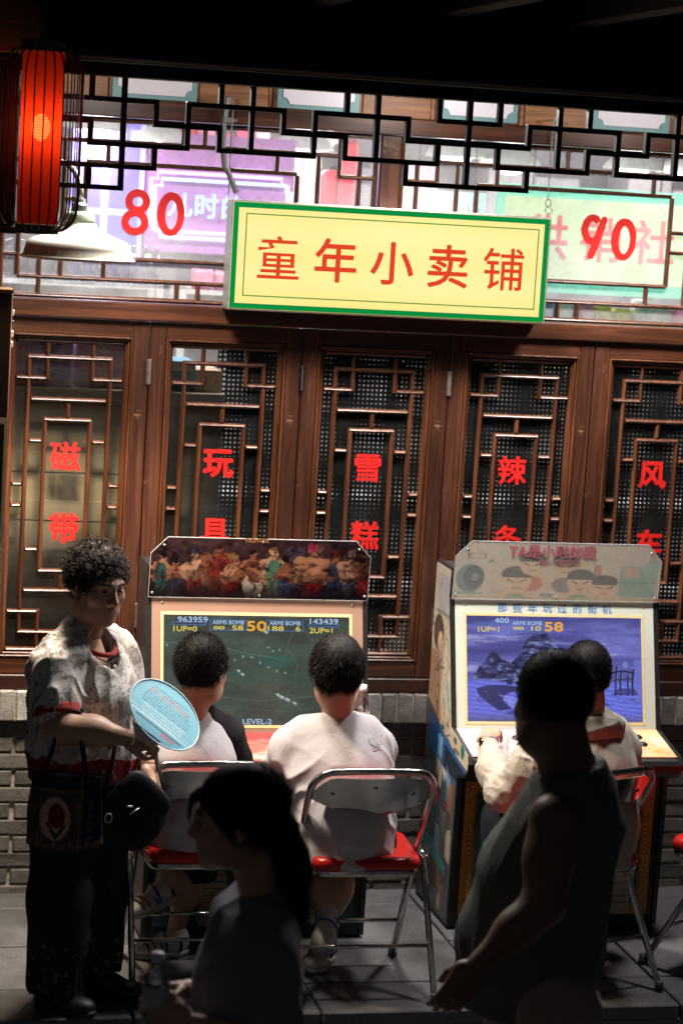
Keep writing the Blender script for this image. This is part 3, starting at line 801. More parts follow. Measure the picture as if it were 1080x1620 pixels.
def carton(x0, x1, y0, y1, z0, z1, base, label, deco, grp='toy cartons on the display shelf'):
    t = thing('toy_carton', ((x0+x1)/2, (y0+y1)/2, z0), label, 'carton', grp)
    MB().box(x0, x1, y0, y1, z0, z1, .002).build('box', simple('carton '+label, S(*base), .4, var=.05), t)
    p = Paint(160, 96, base); random.seed(int(x0*1000+z0*77))
    deco(p); p.grain(.04)
    panel('print', [(x0+.004, y0-.0015, z0+.004), (x1-.004, y0-.0015, z0+.004), (x1-.004, y0-.0015, z1-.004), (x0+.004, y0-.0015, z1-.004)], print_mat('print '+label, p.image('carton_print'), .3), t, thick=.001)
def deco_bear(p):
    p.rect(0, 1, 0, .3, (236, 190, 200)); p.ell(.78, .5, .16, .2, (150, 130, 170)); p.ell(.70, .72, .06, .07, (120, 100, 150)); p.ell(.86, .72, .06, .07, (120, 100, 150)); p.ell(.78, .42, .07, .06, (90, 70, 110))
    for i in range(4): p.ell(.12+.13*i, .55, .08, .1, (214, 120, 150)); p.ell(.12+.13*i, .55, .05, .06, (232, 200, 220))
def deco_pink(p):
    p.rect(0, 1, 0, .35, (240, 205, 214)); p.ell(.5, .62, .2, .2, (240, 232, 232)); p.ell(.72, .84, .1, .07, (205, 60, 90)); p.ell(.43, .62, .02, .03, (50, 40, 50)); p.ell(.57, .62, .02, .03, (50, 40, 50))
    for i in range(3): p.ell(.15+.35*i, .18, .06, .08, (250, 245, 245))
def deco_blue(p):
    p.rect(0, 1, .7, 1, (240, 244, 248)); p.ell(.22, .3, .1, .15, (200, 190, 90)); p.ell(.72, .32, .2, .16, (70, 140, 150)); p.ell(.6, .36, .1, .1, (220, 90, 60))
def deco_brown(p):
    p.ell(.32, .5, .16, .3, (96, 84, 84)); p.ell(.32, .55, .1, .16, (190, 170, 150)); p.ell(.8, .5, .14, .22, (235, 215, 190)); p.ell(.8, .5, .11, .18, (200, 150, 110))
carton(.64, 1.03, .22, .44, 1.873, 1.957, (196, 182, 226), 'lilac bear carton lying lower left behind the leftmost window', deco_bear)
carton(.66, 1.035, .23, .44, 1.9585, 2.055, (206, 190, 226), 'lilac bear carton stacked on top behind the leftmost window', deco_bear)
carton(1.046, 1.26, .22, .44, 1.873, 1.93, (226, 200, 220), 'plain pink carton under the white cat carton', lambda p: p.rect(0, 1, 0, .5, (238, 215, 225)))
carton(1.047, 1.255, .23, .44, 1.9315, 2.08, (222, 196, 220), 'pink carton printed with a white animal face', deco_pink)
carton(1.33, 1.492, .2, .42, 1.873, 1.985, (96, 160, 186), 'blue toy carton in the top left of the toy window', deco_blue)
carton(1.494, 1.594, .21, .42, 1.873, 1.955, (214, 178, 140), 'tan toy carton beside the blue one in the toy window', deco_brown)

# ================================================================== SHOP INTERIOR SEEN THROUGH THE TRANSOMS
M['plaster'] = simple('pale plaster', S(226, 222, 226), .8)
M['plaster_grey'] = simple('grey plaster', S(168, 164, 172), .8)
room = thing('shop_room', (2, 2, 0), 'bright shop interior seen through the transom windows', 'room')
MB().box(-2.5, 6.5, 3.6, 3.7, 0, 3.3).build('back_wall', M['plaster_grey'], room)
MB().box(-2.5, 6.5, .205, 3.6, 3.22, 3.29).build('ceiling', M['plaster_grey'], room)
MB().box(-2.5, 6.5, .225, 3.7, -.1, -.001).build('floor', M['plaster'], room)
for x in (-2.5, 6.4): MB().box(x, x+.1, .205, 3.6, 0, 3.22).build('side_wall', M['plaster'], room)
def area(par, name, loc, sx, sy, watts, col=(1, .97, .95)):
    l = bpy.data.lights.new(name, 'AREA'); l.shape = 'RECTANGLE'; l.size = sx; l.size_y = sy; l.energy = watts; l.color = col
    o = bpy.data.objects.new(name, l); COL.objects.link(o); o.parent = par; o.location = np.array(loc)-world_loc(par); return o
M['shade_white'] = simple('white lamp shade', (.75, .75, .74), .35)
M['bulb_white'] = emit('lit shop bulb', (1, .98, .95), 9)
for i, (x, y, z) in enumerate(((1.28, 1.9, 2.86), (1.585, 2.1, 2.825), (2.27, 2.2, 2.835), (2.46, 2.7, 2.88), (3.06, 2.4, 2.845), (3.33, 2.4, 2.815), (3.95, 2.4, 2.84), (4.3, 2.6, 2.84))):
    t = thing('pendant_lamp', (x, y, z), ('lit white pendant lamp behind the lantern wires', 'lit white pendant lamp left of the conduit inside the shop', 'lit white pendant lamp above the left part of the sign inside the shop', 'far lit white pendant lamp right of the neon frame', 'lit white pendant lamp just right of the middle post', 'lit white pendant lamp above the right part of the sign', 'lit white pendant lamp above the digits at right', 'lit white pendant lamp at the right edge of the transom')[i], 'lamp', 'pendant lamps inside the shop')
    MB().lathe([(.15, z-.01), (.148, z), (.13, z+.03), (.07, z+.07), (.03, z+.09), (.02, z+.12), (.0001, z+.121)], (x, y, 0), 28).build('shade', M['shade_white'], t, True)
    MB().tube([(x, y, z+.12), (x, y, 3.219)], .004, 6).build('cord', M['lamp_black'], t)
    MB().sphere((x, y, z-.005), (.075, .075, .04), 16, 10).build('bulb', M['bulb_white'], t, True)
    l = bpy.data.lights.new('pendant_light', 'POINT'); l.energy = 12; l.color = (1, .96, .93); l.shadow_soft_size = .08
    o = bpy.data.objects.new('pendant_light', l); COL.objects.link(o); o.parent = t; o.location = (0, 0, -.09)
for i, x in enumerate((.6, 2.3, 4.0)):  # unseen ceiling panels, added to brighten the inside of the shop
    tr_ = thing('fill_panel', (x, .9, 3.2), ('added fill light panel on the ceiling at the left of the shop', 'added fill light panel on the ceiling in the middle of the shop', 'added fill light panel on the ceiling at the right of the shop')[i], 'fill light', 'added fill panels in the shop')
    MB().box(x-.6, x+.6, .75, 1.05, 3.185, 3.2195, .003).build('frame', M['shade_white'], tr_)
    MB().box(x-.57, x+.57, .78, 1.02, 3.182, 3.1845).build('diffuser', emit('fill panel diffuser', (1, .98, .96), 2), tr_)
    area(tr_, 'fill_panel_glow', (x, .9, 3.17), 1.1, .24, 38)
# purple poster board
def purple_paint():
    p = Paint(200, 340, (136, 122, 214)); n = p.n(4, 6, 2); p.a += ((n-.5)*40)[..., None]
    p.rect(.42, .52, .06, .78, (214, 222, 250)); p.rect(0, 1, .39, .43, (206, 214, 248)); p.ell(.47, .80, .09, .05, (220, 226, 250))
    for i in range(5): p.rect(.1+.17*i, .22+.17*i, .86, .92, (190, 200, 244), .8)
    p.rect(.93, 1, 0, 1, (196, 190, 240)); return p.image('purple_print')
pb = thing('purple_poster', (1.36, 2.03, 2.2), 'purple poster board with a white cross line left of the red digits 80', 'poster')
MB().box(1.20, 1.53, 2.02, 2.05, 2.20, 2.92, .003).build('board', simple('purple board', S(112, 96, 214), .5), pb)
panel('print', [(1.202, 2.018, 2.202), (1.528, 2.018, 2.202), (1.528, 2.018, 2.918), (1.202, 2.018, 2.918)], print_mat('purple poster print', purple_paint(), .4), pb, thick=.001)
# neon sign
ns = thing('neon_sign', (1.84, 2.0, 2.42), 'pink and blue neon sign with glowing blue characters behind the left transom', 'neon sign')
MB().box(1.535, 2.21, 2.03, 2.05, 2.33, 2.86, .003).build('backing', simple('violet acrylic', S(196, 140, 206), .25), ns)
def stepped(x0, x1, z0, z1, s): return [(x0+s, z0), (x1-s, z0), (x1-s, z0+s), (x1, z0+s), (x1, z1-s), (x1-s, z1-s), (x1-s, z1), (x0+s, z1), (x0+s, z1-s), (x0, z1-s), (x0, z0+s), (x0+s, z0+s)]
pk, bl = emit('pink neon', (1, .55, .95), 3.2), emit('blue neon', (.5, .85, 1), 3.0)
MB().tube([(x, 1.995, z) for x, z in stepped(1.555, 2.175, 2.425, 2.685, .03)], .008, 6, True).build('pink_tube', pk, ns, True)
MB().tube([(x, 1.995, z) for x, z in stepped(1.575, 2.195, 2.40, 2.655, .03)], .008, 6, True).build('blue_tube', bl, ns, True)
nb = emit('pale blue neon letter', (.45, .8, 1), 2.4)
for ch, x, z in (('儿', 1.69, 2.545), ('时', 1.81, 2.545), ('的', 1.93, 2.545)): text_obj('character', ch, .115, nb, ns, (x, 1.992, z), bold=.002)
# pink goods hanging behind the left transom
def goods_row(xs, y, z, w_, h_, d_, cols, name, lab, grp, cat='packet', jit=.012, tall=.25):
    for i, x in enumerate(xs):
        c = cols[i % len(cols)]; hh = h_*(1+random.uniform(-tall, tall)); ww = w_*random.uniform(.85, 1.05)
        o = MB().box(x-ww/2, x+ww/2, y, y+d_, z, z+hh, min(.012, d_*.3))
        o.v = [(a+random.uniform(-jit, jit)*.5, b, c_+random.uniform(-jit, jit)*(.6 if c_ > z+.03 else 0)) for a, b, c_ in o.v]
        key = 'goods %s' % (c,)
        if key not in M: M[key] = simple(key, S(*c), .35, var=.25, nscale=24)
        q = o.build(name, M[key]); tag(q, lab, cat, grp)
def nm(c): return {(226, 96, 130): 'crimson pink', (240, 150, 176): 'pale pink', (205, 60, 84): 'red', (236, 214, 220): 'blush white'}[c]
cols = [(226, 96, 130), (240, 150, 176), (205, 60, 84), (236, 214, 220)]
for c in cols:
    xs_ = [1.60+.088*i for i in range(8) if cols[(i*3+i//3) % 4] == c]
    goods_row(xs_, 2.9, 2.50, .084, .40, .05, [c], 'hanging_packet', nm(c)+' packet hanging behind the neon sign', 'pink packets hanging behind the left transom', jit=.02)
    xs_ = [2.24+.088*i for i in range(5) if cols[(i*3+i//2) % 4] == c]
    if xs_: goods_row(xs_, 2.6, 2.40, .084, .44, .05, [c], 'hanging_packet', nm(c)+' packet hanging left of the middle post', 'pink packets hanging behind the left transom', jit=.02)
# shelf units
M['shelf_white'] = simple('white shelf steel', (.72, .71, .70), .45)
def shelf(x0, x1, y0, y1, levels, label, back=None):
    t = thing('shelf_unit', ((x0+x1)/2, (y0+y1)/2, 0), label, 'shelf')
    for x in (x0, x1-.03):
        for y in (y0, y1-.03): MB().box(x, x+.03, y, y+.03, 0, levels[-1]+.02).build('upright', M['shelf_white'], t)
    for z in levels: MB().box(x0+.031, x1-.031, y0+.0005, y1-.0005, z-.022, z, .002).build('shelf_board', M['shelf_white'], t)
    if back: MB().box(x0, x1, y1+.001, y1+.012, 0, levels[-1]+.02).build('back_panel', back, t)
    return t
shelf(.3, 1.62, 1.9, 2.2, [.5, .9, 1.3, 1.68, 1.98, 2.185], 'white shelf unit crowded with bottles behind the left transom', M['plaster'])
shelf(1.66, 2.62, 1.7, 2.0, [.5, .9, 1.3, 1.68, 1.98, 2.185], 'white shelf unit of snacks behind the sign', M['plaster'])
shelf(2.66, 4.4, 1.7, 2.0, [.5, .9, 1.3, 1.68, 1.90, 2.09], 'white shelf unit of yellow snacks behind the right transom', M['plaster'])
# bottles: thin glass with bright glints
k = NT('clear bottle glass'); gl = k.n('ShaderNodeBsdfGlossy'); gl.inputs['Roughness'].default_value = .06; tr = k.n('ShaderNodeBsdfTransparent'); tr.inputs[0].default_value = (.88, .88, .95, 1); m_ = k.n('ShaderNodeMixShader'); m_.inputs[0].default_value = .42
k.l(tr.outputs[0], m_.inputs[1]); k.l(gl.outputs[0], m_.inputs[2]); k.l(m_.outputs[0], k.out.inputs[0]); M['bottle_glass'] = k.m
bt0 = None
for r, (y, z) in enumerate(((1.93, 2.187), (2.02, 2.187), (2.11, 2.187))):
    for i in range(14):
        x = .86+.056*i+.02*r
        if x > 1.60: continue
        if bt0 is None:
            bt0 = MB().lathe([(.0001, 0), (.022, 0), (.024, .01), (.024, .10), (.011, .13), (.010, .16), (.013, .165), (.0001, .168)], (x, y, z), 12).build('glass_bottle', M['bottle_glass'], None, True); o = bt0
        else: o = bt0.copy(); COL.objects.link(o); o.location = (x, y, z)
        tag(o, 'small clear glass bottle standing on the top shelf behind the left transom', 'bottle', 'glass bottles on the top shelf')
cw = {(232, 120, 70): 'orange', (240, 214, 90): 'yellow', (214, 70, 66): 'red', (120, 170, 220): 'blue', (240, 236, 226): 'white', (150, 190, 90): 'green', (232, 150, 180): 'pink', (60, 66, 90): 'navy'}
cl = list(cw)
for x0, x1, y, zs, where, seed, pool in ((.4, 1.6, 1.91, (1.985,), 'below the bottles on the left shelf', 1, cl), (1.72, 2.6, 1.71, (1.985, 2.187), 'on the shelf behind the sign', 2, cl),
                                 (2.72, 3.36, 1.71, (2.092,), 'on the pink end of the right shelf', 3, [(232, 150, 180), (240, 236, 226), (232, 150, 180), (120, 170, 220)]), (3.38, 4.3, 1.71, (1.905, 2.092), 'on the yellow end of the right shelf', 4, [(240, 214, 90), (240, 214, 90), (232, 150, 180), (150, 190, 90), (240, 236, 226)]),
                                 (2.72, 3.36, 1.71, (1.905,), 'on the lower board of the right shelf', 5, [(240, 236, 226), (150, 190, 90), (60, 66, 90), (240, 214, 90)]),
                                 ):
    random.seed(seed); by = {}
    for z in zs:
        x = x0
        while x < x1: by.setdefault((random.choice(pool), z), []).append(x+.045); x += .094
    for (c, z), xs_ in by.items():
        goods_row(xs_, y, z, .09, .115 if z < 2.15 else .10, .10, [c], 'snack_packet', cw[c]+' snack packet '+where, 'snack packets on the shop shelves', jit=.008)
# supply co-op sign
def coop_paint():
    p = Paint(420, 230, (196, 216, 178)); n = p.n(5, 4, 9); p.a += ((n-.5)*46)[..., None]*np.array([1., .6, 1.2])
    st = p.n(9, 9, 4); p.put((st-.6)*2.2, (176, 190, 130), .5); return p.image('coop_print')
cs = thing('hanging_sign', (3.5, 1.6, 2.25), 'pale green hanging sign with red characters inside the shop behind the digits 90', 'sign')
MB().box(3.035, 4.0, 1.59, 1.62, 2.25, 2.725, .003).build('board', simple('turquoise paint', S(120, 214, 186), .5), cs)
panel('face', [(3.07, 1.588, 2.305), (3.97, 1.588, 2.305), (3.97, 1.588, 2.672), (3.07, 1.588, 2.672)], print_mat('aged sign face', coop_paint(), .5), cs, thick=.001)
fm = simple('faded red sign paint', S(206, 96, 100), .5)
for ch, x in (('供', 3.27), ('销', 3.525), ('社', 3.775)): text_obj('character', ch, .21, fm, cs, (x, 1.5855, 2.50), bold=.003)
for x in (3.2, 3.8): MB().tube([(x, 1.605, 2.726), (x, 1.605, 3.219)], .004, 6).build('cord', M['lamp_black'], cs)
cy_ = thing('pale_poster', (2.86, 1.8, 2.4), 'pale cyan poster with grey writing strokes right of the middle post', 'poster')
MB().box(2.64, 3.02, 1.70, 1.715, 2.30, 2.675, .002).build('board', simple('pale cyan card', S(206, 236, 240), .6), cy_)
for i in range(5):
    MB().tube([(2.78+.05*i, 1.698, 2.60+.02*(i % 2)), (2.795+.05*i, 1.698, 2.565), (2.77+.05*i, 1.698, 2.545)], .003, 5).build('ink_stroke', simple('grey ink', (.2, .25, .27), .6), cy_)
MB().tube([(2.7, 1.707, 2.675), (2.7, 1.707, 3.219)], .003, 5).tube([(2.96, 1.707, 2.675), (2.96, 1.707, 3.219)], .003, 5).build('cord', M['lamp_black'], cy_)
# grey cartons up high at the back
random.seed(5)
us = thing('high_shelf', (3.4, 3.3, 2.4), 'high shelf along the back wall of the shop', 'shelf')
MB().box(2.0, 5.4, 3.1, 3.59, 2.42, 2.44).build('shelf_board', M['shelf_white'], us)
for i in range(11):
    x = 2.7+.25*i; h_ = random.uniform(.18, .42)
    c = random.choice([(150, 148, 156), (186, 180, 186), (120, 118, 130), (200, 190, 196), (214, 190, 204)])
    o = MB().box(x, x+.235, 3.15, 3.5, 2.441, 2.441+h_, .004).build('storage_carton', simple('carton grey', S(*c), .6)); tag(o, 'grey storage carton on the high back shelf of the shop', 'carton', 'storage cartons on the high shelf')
# ================================================================== ARCADE CABINETS
M['cab_black'] = simple('black cabinet edging', (.014, .014, .015), .38, bump=.1)
M['cab_inner'] = simple('black laminate', (.02, .02, .021), .5)
M['screw'] = simple('screw head', (.5, .49, .46), .3, 1.)
M['yellow_trim'] = simple('cream yellow screen trim', S(224, 204, 150), .45, var=.08)
M['btn_black'] = simple('black button plastic', (.012, .012, .012), .22)
hud_b = emit('pale blue score print', S(176, 200, 236), .9); hud_y = emit('yellow score print', S(226, 206, 104), .95); hud_o = emit('orange timer print', S(232, 168, 60), 1.0)
hud_l = emit('blue bar outline', S(92, 128, 190), .8)
def screen_cave():
    p = Paint(384, 216, (56, 68, 60)); n = p.n(6, 9, 3, 5); p.a *= (.62+.75*n)[..., None]
    n2 = p.n(2, 3, 8); p.put((n2-.52)*2.5, (70, 92, 80), .6)
    p.poly([(0, .5), (.2, .56), (.5, .50), (.62, .46), (.8, .50), (1, .62), (1, .40), (.7, .36), (.3, .42), (0, .38)], (44, 74, 66), .55)
    p.poly([(.5, .62), (.66, .66), (.72, .55), (.60, .50), (.5, .55)], (40, 88, 78), .6)
    for i in range(15):
        x = .02+.045*i; y = .72-.13*abs(math.sin(i*.33))-.008*i; p.ell(x, y, .02, .02, (60, 170, 140), .55, soft=1.); p.ell(x, y, .006, .006, (190, 240, 220), .9)
    p.line([(0, .745), (.25, .74), (.42, .66), (.64, .60)], .005, (70, 150, 130), .5)
    for cx, cy in ((.56, .71), (.62, .69), (.585, .68)): p.ell(cx, cy, .016, .016, (120, 230, 200), .8, soft=.9)
    for cx, cy, r in ((.545, .85, .022), (.61, .275, .022), (.63, .255, .026), (.66, .235, .03), (.70, .20, .022), (.40, .49, .018), (.42, .46, .02), (.28, .55, .02), (.83, .36, .03), (.88, .30, .03)):
        p.ell(cx, cy, r*1.5, r*.7, (170, 196, 190), .85, rot=-.5, soft=.5); p.ell(cx+.004, cy+.006, r*.7, r*.3, (232, 240, 236), .8, rot=-.5)
    for i in range(6): p.line([(.86+.014*i, .74), (.868+.014*i, .765+.02*(i % 3))], .004, (200, 214, 210), .9)
    p.line([(.0, .20), (.3, .26), (.5, .22), (.9, .28)], .004, (90, 120, 108), .6); p.line([(.1, .10), (.4, .15), (.7, .12)], .003, (90, 120, 108), .5)
    p.line([(.70, .90), (.66, .70), (.72, .55), (.70, .45)], .006, (84, 100, 90), .6); p.line([(.74, .92), (.80, .75), (.76, .6)], .005, (84, 100, 90), .5)
    p.grain(.12); p.put(np.maximum(0, 1-p.Y*1.0)*.25, (70, 80, 70)); return p.image('screen_cave')
def screen_mountain():
    p = Paint(420, 250, (84, 84, 160)); n = p.n(2.4, 9, 4, 5); n3 = p.n(4, 20, 14, 5)
    p.put((p.Y-.45)*1.4, (66, 66, 128)); p.put((n-.46)*3.2*(p.Y > .38), (122, 126, 206), .8); p.put((n3-.58)*6*(p.Y > .46)*(p.Y < .82), (170, 174, 226), .7); p.put((.42-n)*4*(p.Y > .5), (50, 48, 100), .6)
    def crag(pts, base, seed, hi=(132, 142, 190)):
        m = np.zeros_like(p.X, bool); k = len(pts); wob = (p.n(26, 26, seed+40, 3)-.5)*.05; Yy = p.Y+wob
        for i in range(k):
            x0, y0 = pts[i]; x1, y1 = pts[i-1]
            if y0 != y1: m ^= ((Yy < y0) != (Yy < y1)) & (p.X < (x1-x0)*(Yy-y0)/(y1-y0)+x0)
        p.put(m.astype(float), base); u, v = p.X*1.0+p.Y*.55, p.Y-p.X*.25     # slanting strata, lit from the upper right
        r = vnoise(np.stack([u*16, v*34, u*0+seed], -1), 1., seed)*.6+vnoise(np.stack([u*40, v*70, u*0+seed], -1), 1., seed+3)*.4; f_ = vnoise(np.stack([u*30, v*5, u*0+seed], -1), 1., seed+5)
        p.put(m*np.clip((r-.52)*5, 0, 1), hi, .8); p.put(m*np.clip((.44-r)*6, 0, 1), (24, 24, 54), .85); p.put(m*np.clip((f_-.6)*5, 0, 1), (34, 34, 70), .7)
    crag([(.03, .40), (.07, .52), (.10, .56), (.13, .64), (.165, .66), (.19, .60), (.24, .56), (.31, .40)], (58, 62, 110), 5)
    crag([(.06, .33), (.13, .38), (.20, .45), (.245, .55), (.29, .62), (.32, .72), (.355, .80), (.40, .835), (.455, .84), (.49, .79), (.515, .70), (.56, .66), (.60, .58), (.66, .52), (.72, .44), (.8, .38), (.8, .33)], (56, 60, 106), 9)
    g = p.Y < .36+.025*np.sin(p.X*7+1)
    p.put(g.astype(float), (92, 100, 206)); w_ = np.sin((p.Y*150+p.X*30+10*p.n(5, 5, 7)))
    p.put(g*np.clip(w_*.5+.15, 0, 1), (146, 152, 238), .6); p.put(g*np.clip((p.n(7, 12, 12)-.54)*6, 0, 1), (46, 46, 104), .8)
    p.poly([(.05, .31), (.12, .345), (.22, .345), (.34, .32), (.33, .295), (.25, .28), (.21, .25), (.20, .20), (.25, .12), (.18, .10), (.12, .17), (.07, .24)], (36, 38, 84), .85); p.ell(.30, .37, .05, .018, (40, 42, 86)); p.ell(.24, .36, .03, .014, (40, 42, 86))
    for i in range(9): p.line([(.18+.012*i, .25-.018*i), (.34+.02*i, .20-.022*i), (.56, .16-.016*i)], .0045, (164, 170, 244), .7)
    for x in (.845, .875, .915, .945):
        p.line([(x, .26), (x+.006*math.sin(x*90), .40), (x+.008, .50+.05*math.sin(x*40))], .010, (30, 30, 70)); p.line([(x+.007, .28), (x+.012, .48)], .004, (140, 150, 206), .7)
    p.line([(.82, .47), (.89, .49), (.96, .47)], .010, (32, 32, 72)); p.line([(.83, .40), (.95, .42)], .006, (32, 32, 72)); p.rect(.955, 1, .22, .60, (104, 112, 196), .8); p.ell(.905, .55, .03, .035, (120, 130, 186), .8); p.poly([(.82, .26), (.98, .26), (.95, .33), (.86, .32)], (48, 48, 104), .7)
    for i in range(50): x, y = random.random(), random.uniform(.0, .3); p.ell(x, y, .008, .004, random.choice([(50, 50, 110), (160, 166, 240)]), .5)
    p.grain(.10, 5, 120, 90); p.put((.09-p.Y)*8, (84, 84, 110), .9); return p.image('screen_mountain')
def art_fighters():
    p = Paint(440, 128, (62, 40, 46)); n = p.n(5, 3, 2, 4); p.put((n-.45)*2, (96, 70, 76)); p.put((.3-p.Y)*4, (18, 12, 20), .9); p.rect(.62, .70, .1, .9, (92, 88, 116), .5)
    skin = [(196, 140, 108), (172, 112, 84), (214, 164, 134), (150, 92, 70)]
    for i, (cx, s, cl_, hr) in enumerate(((.05, .9, (36, 96, 104), (30, 24, 24)), (.115, .85, (40, 44, 82), (24, 20, 22)), (.205, 1.1, (110, 30, 28), (58, 70, 110)), (.305, 1.5, (130, 40, 34), (70, 36, 26)), (.375, .9, (150, 26, 26), (190, 150, 84)),
                                          (.465, 1.2, (222, 212, 200), (30, 24, 24)), (.56, 1.25, (62, 120, 104), (206, 170, 96)), (.615, .8, (46, 64, 128), (22, 20, 26)), (.735, 1.5, (150, 28, 38), (180, 60, 90)), (.835, 1.15, (44, 52, 84), (150, 40, 30)), (.92, 1.25, (60, 70, 96), (96, 90, 100)), (.975, 1., (150, 30, 34), (40, 30, 30)))):
        sk = skin[i % 4]; by = .34
        p.poly([(cx-.032*s, 0), (cx+.032*s, 0), (cx+.03*s, by), (cx-.03*s, by)], cl_); p.line([(cx, .02), (cx+.004, by)], .02*s, tuple(c*.5 for c in cl_), .7)
        p.ell(cx, by+.13*s, .14*s, .17*s, tuple(c*.55 for c in sk)); p.ell(cx-.010*s, by+.16*s, .085*s, .11*s, sk, .9); p.ell(cx+.018*s, by+.16*s, .07*s, .10*s, tuple(min(255, c*1.08) for c in sk), .8)
        for sg in (-1, 1):
            p.ell(cx+sg*.040*s, by+.17*s, .065*s, .10*s, sk, .95, rot=.5*sg); p.ell(cx+sg*.043*s, by+.03*s, .05*s, .11*s, tuple(c*.8 for c in sk), .95, rot=-.6*sg); p.line([(cx+sg*.03*s, by+.03*s), (cx-sg*.012*s, by+.07*s)], .04*s, tuple(c*.7 for c in sk))
        if i % 3 == 0: p.ell(cx, by+.12*s, .12*s, .13*s, cl_, .85)
        hy = min(.9, by+.33*s); p.ell(cx, hy, .06, .085, sk); p.ell(cx-.002, hy+.05, .07, .06, hr); p.ell(cx+.006, hy+.0, .02, .012, (40, 24, 22), .8); p.line([(cx-.01, hy-.03), (cx+.01, hy-.035)], .008, (90, 44, 40), .8)
    wx = (p.n(14, 5, 21)-.5)*.055; wy = (p.n(14, 5, 22)-.5)*.30      # bend the figures out of their stiff poses
    ii = np.clip(((p.Y+wy)*p.h).astype(int), 0, p.h-1); jj = np.clip(((p.X+wx)*p.w).astype(int), 0, p.w-1); p.a = p.a[ii, jj]
    sh = p.n(34, 12, 31, 4); p.put((.5-sh)*5, (28, 14, 18), .75); p.put((sh-.62)*6, (226, 176, 146), .35)
    for i in range(40):
        x, y = random.random(), random.uniform(.02, .75); p.line([(x, y), (x+random.uniform(-.02, .02), y+random.uniform(-.1, .1))], .014, random.choice([(150, 28, 32), (40, 46, 84), (24, 14, 18), (24, 14, 18), (190, 130, 104)]), .6)
    p.put((.30-p.Y)*4, (14, 10, 16), .8); p.put(((p.Y-.82)*4), (66, 46, 54), .6); p.a *= .86; return p.image('marquee_print')
def art_kids():
    p = Paint(440, 150, (212, 202, 188)); n = p.n(3, 3, 4); p.put((n-.5)*1.6, (190, 186, 176))
    p.rect(.06, .15, .70, .80, (150, 140, 136)); p.rect(.075, .135, .715, .785, (206, 200, 190))
    p.ell(.075, .36, .20, .26, (72, 122, 136)); p.ell(.095, .38, .155, .215, (52, 72, 92)); p.ell(.10, .38, .05, .07, (110, 140, 156)); p.rect(.0, .14, .08, .13, (132, 164, 160))
    p.rect(.80, .98, .08, .62, (120, 178, 166)); p.rect(.815, .89, .42, .60, (206, 170, 150)); p.poly([(.90, .62), (.95, .74), (.99, .70), (.98, .10)], (140, 190, 180)); p.line([(.80, .34), (.98, .34)], .012, (90, 140, 134))
    p.ell(.69, .52, .06, .13, (196, 110, 110)); p.ell(.17, .66, .05, .03, (96, 160, 150), rot=.6); p.rect(.60, .66, .60, .68, (222, 208, 150)); p.poly([(.18, .12), (.36, .30), (.36, .02)], (170, 150, 130), .5)
    kids = ((.30, .33, 1.15, (84, 150, 136)), (.37, .62, 1.0, (206, 104, 96)), (.53, .60, 1.0, (110, 116, 122)), (.61, .32, 1.05, (92, 166, 110)), (.73, .24, 1.0, (226, 214, 190)))
    for cx, cy, s, cl_ in kids:
        p.ell(cx, cy-.27*s, .22*s, .17*s, (226, 186, 158)); p.ell(cx, cy-.33*s, .18*s, .14*s, cl_)
    for cx, cy, s, cl_ in kids:
        p.ell(cx, cy, .19*s, .20*s, (232, 196, 168)); p.ell(cx, cy+.10*s, .20*s, .13*s, (58, 62, 74)); p.rect(cx-.055*s, cx+.055*s, cy-.02*s, cy+.05*s, (232, 196, 168))
        for sg in (-1, 1): p.line([(cx+sg*.04*s, cy+.02*s), (cx+sg*.015*s, cy-.015*s)], .012, (70, 56, 52))
        p.line([(cx-.02*s, cy-.10*s), (cx, cy-.115*s), (cx+.02*s, cy-.10*s)], .010, (170, 90, 80))
    p.rect(.0, 1, 0, .06, (196, 176, 150), .7); p.rect(.42, .48, .06, .12, (120, 130, 140)); p.grain(.05); p.put(np.ones_like(p.X), (234, 238, 218), .50); return p.image('kids_print')
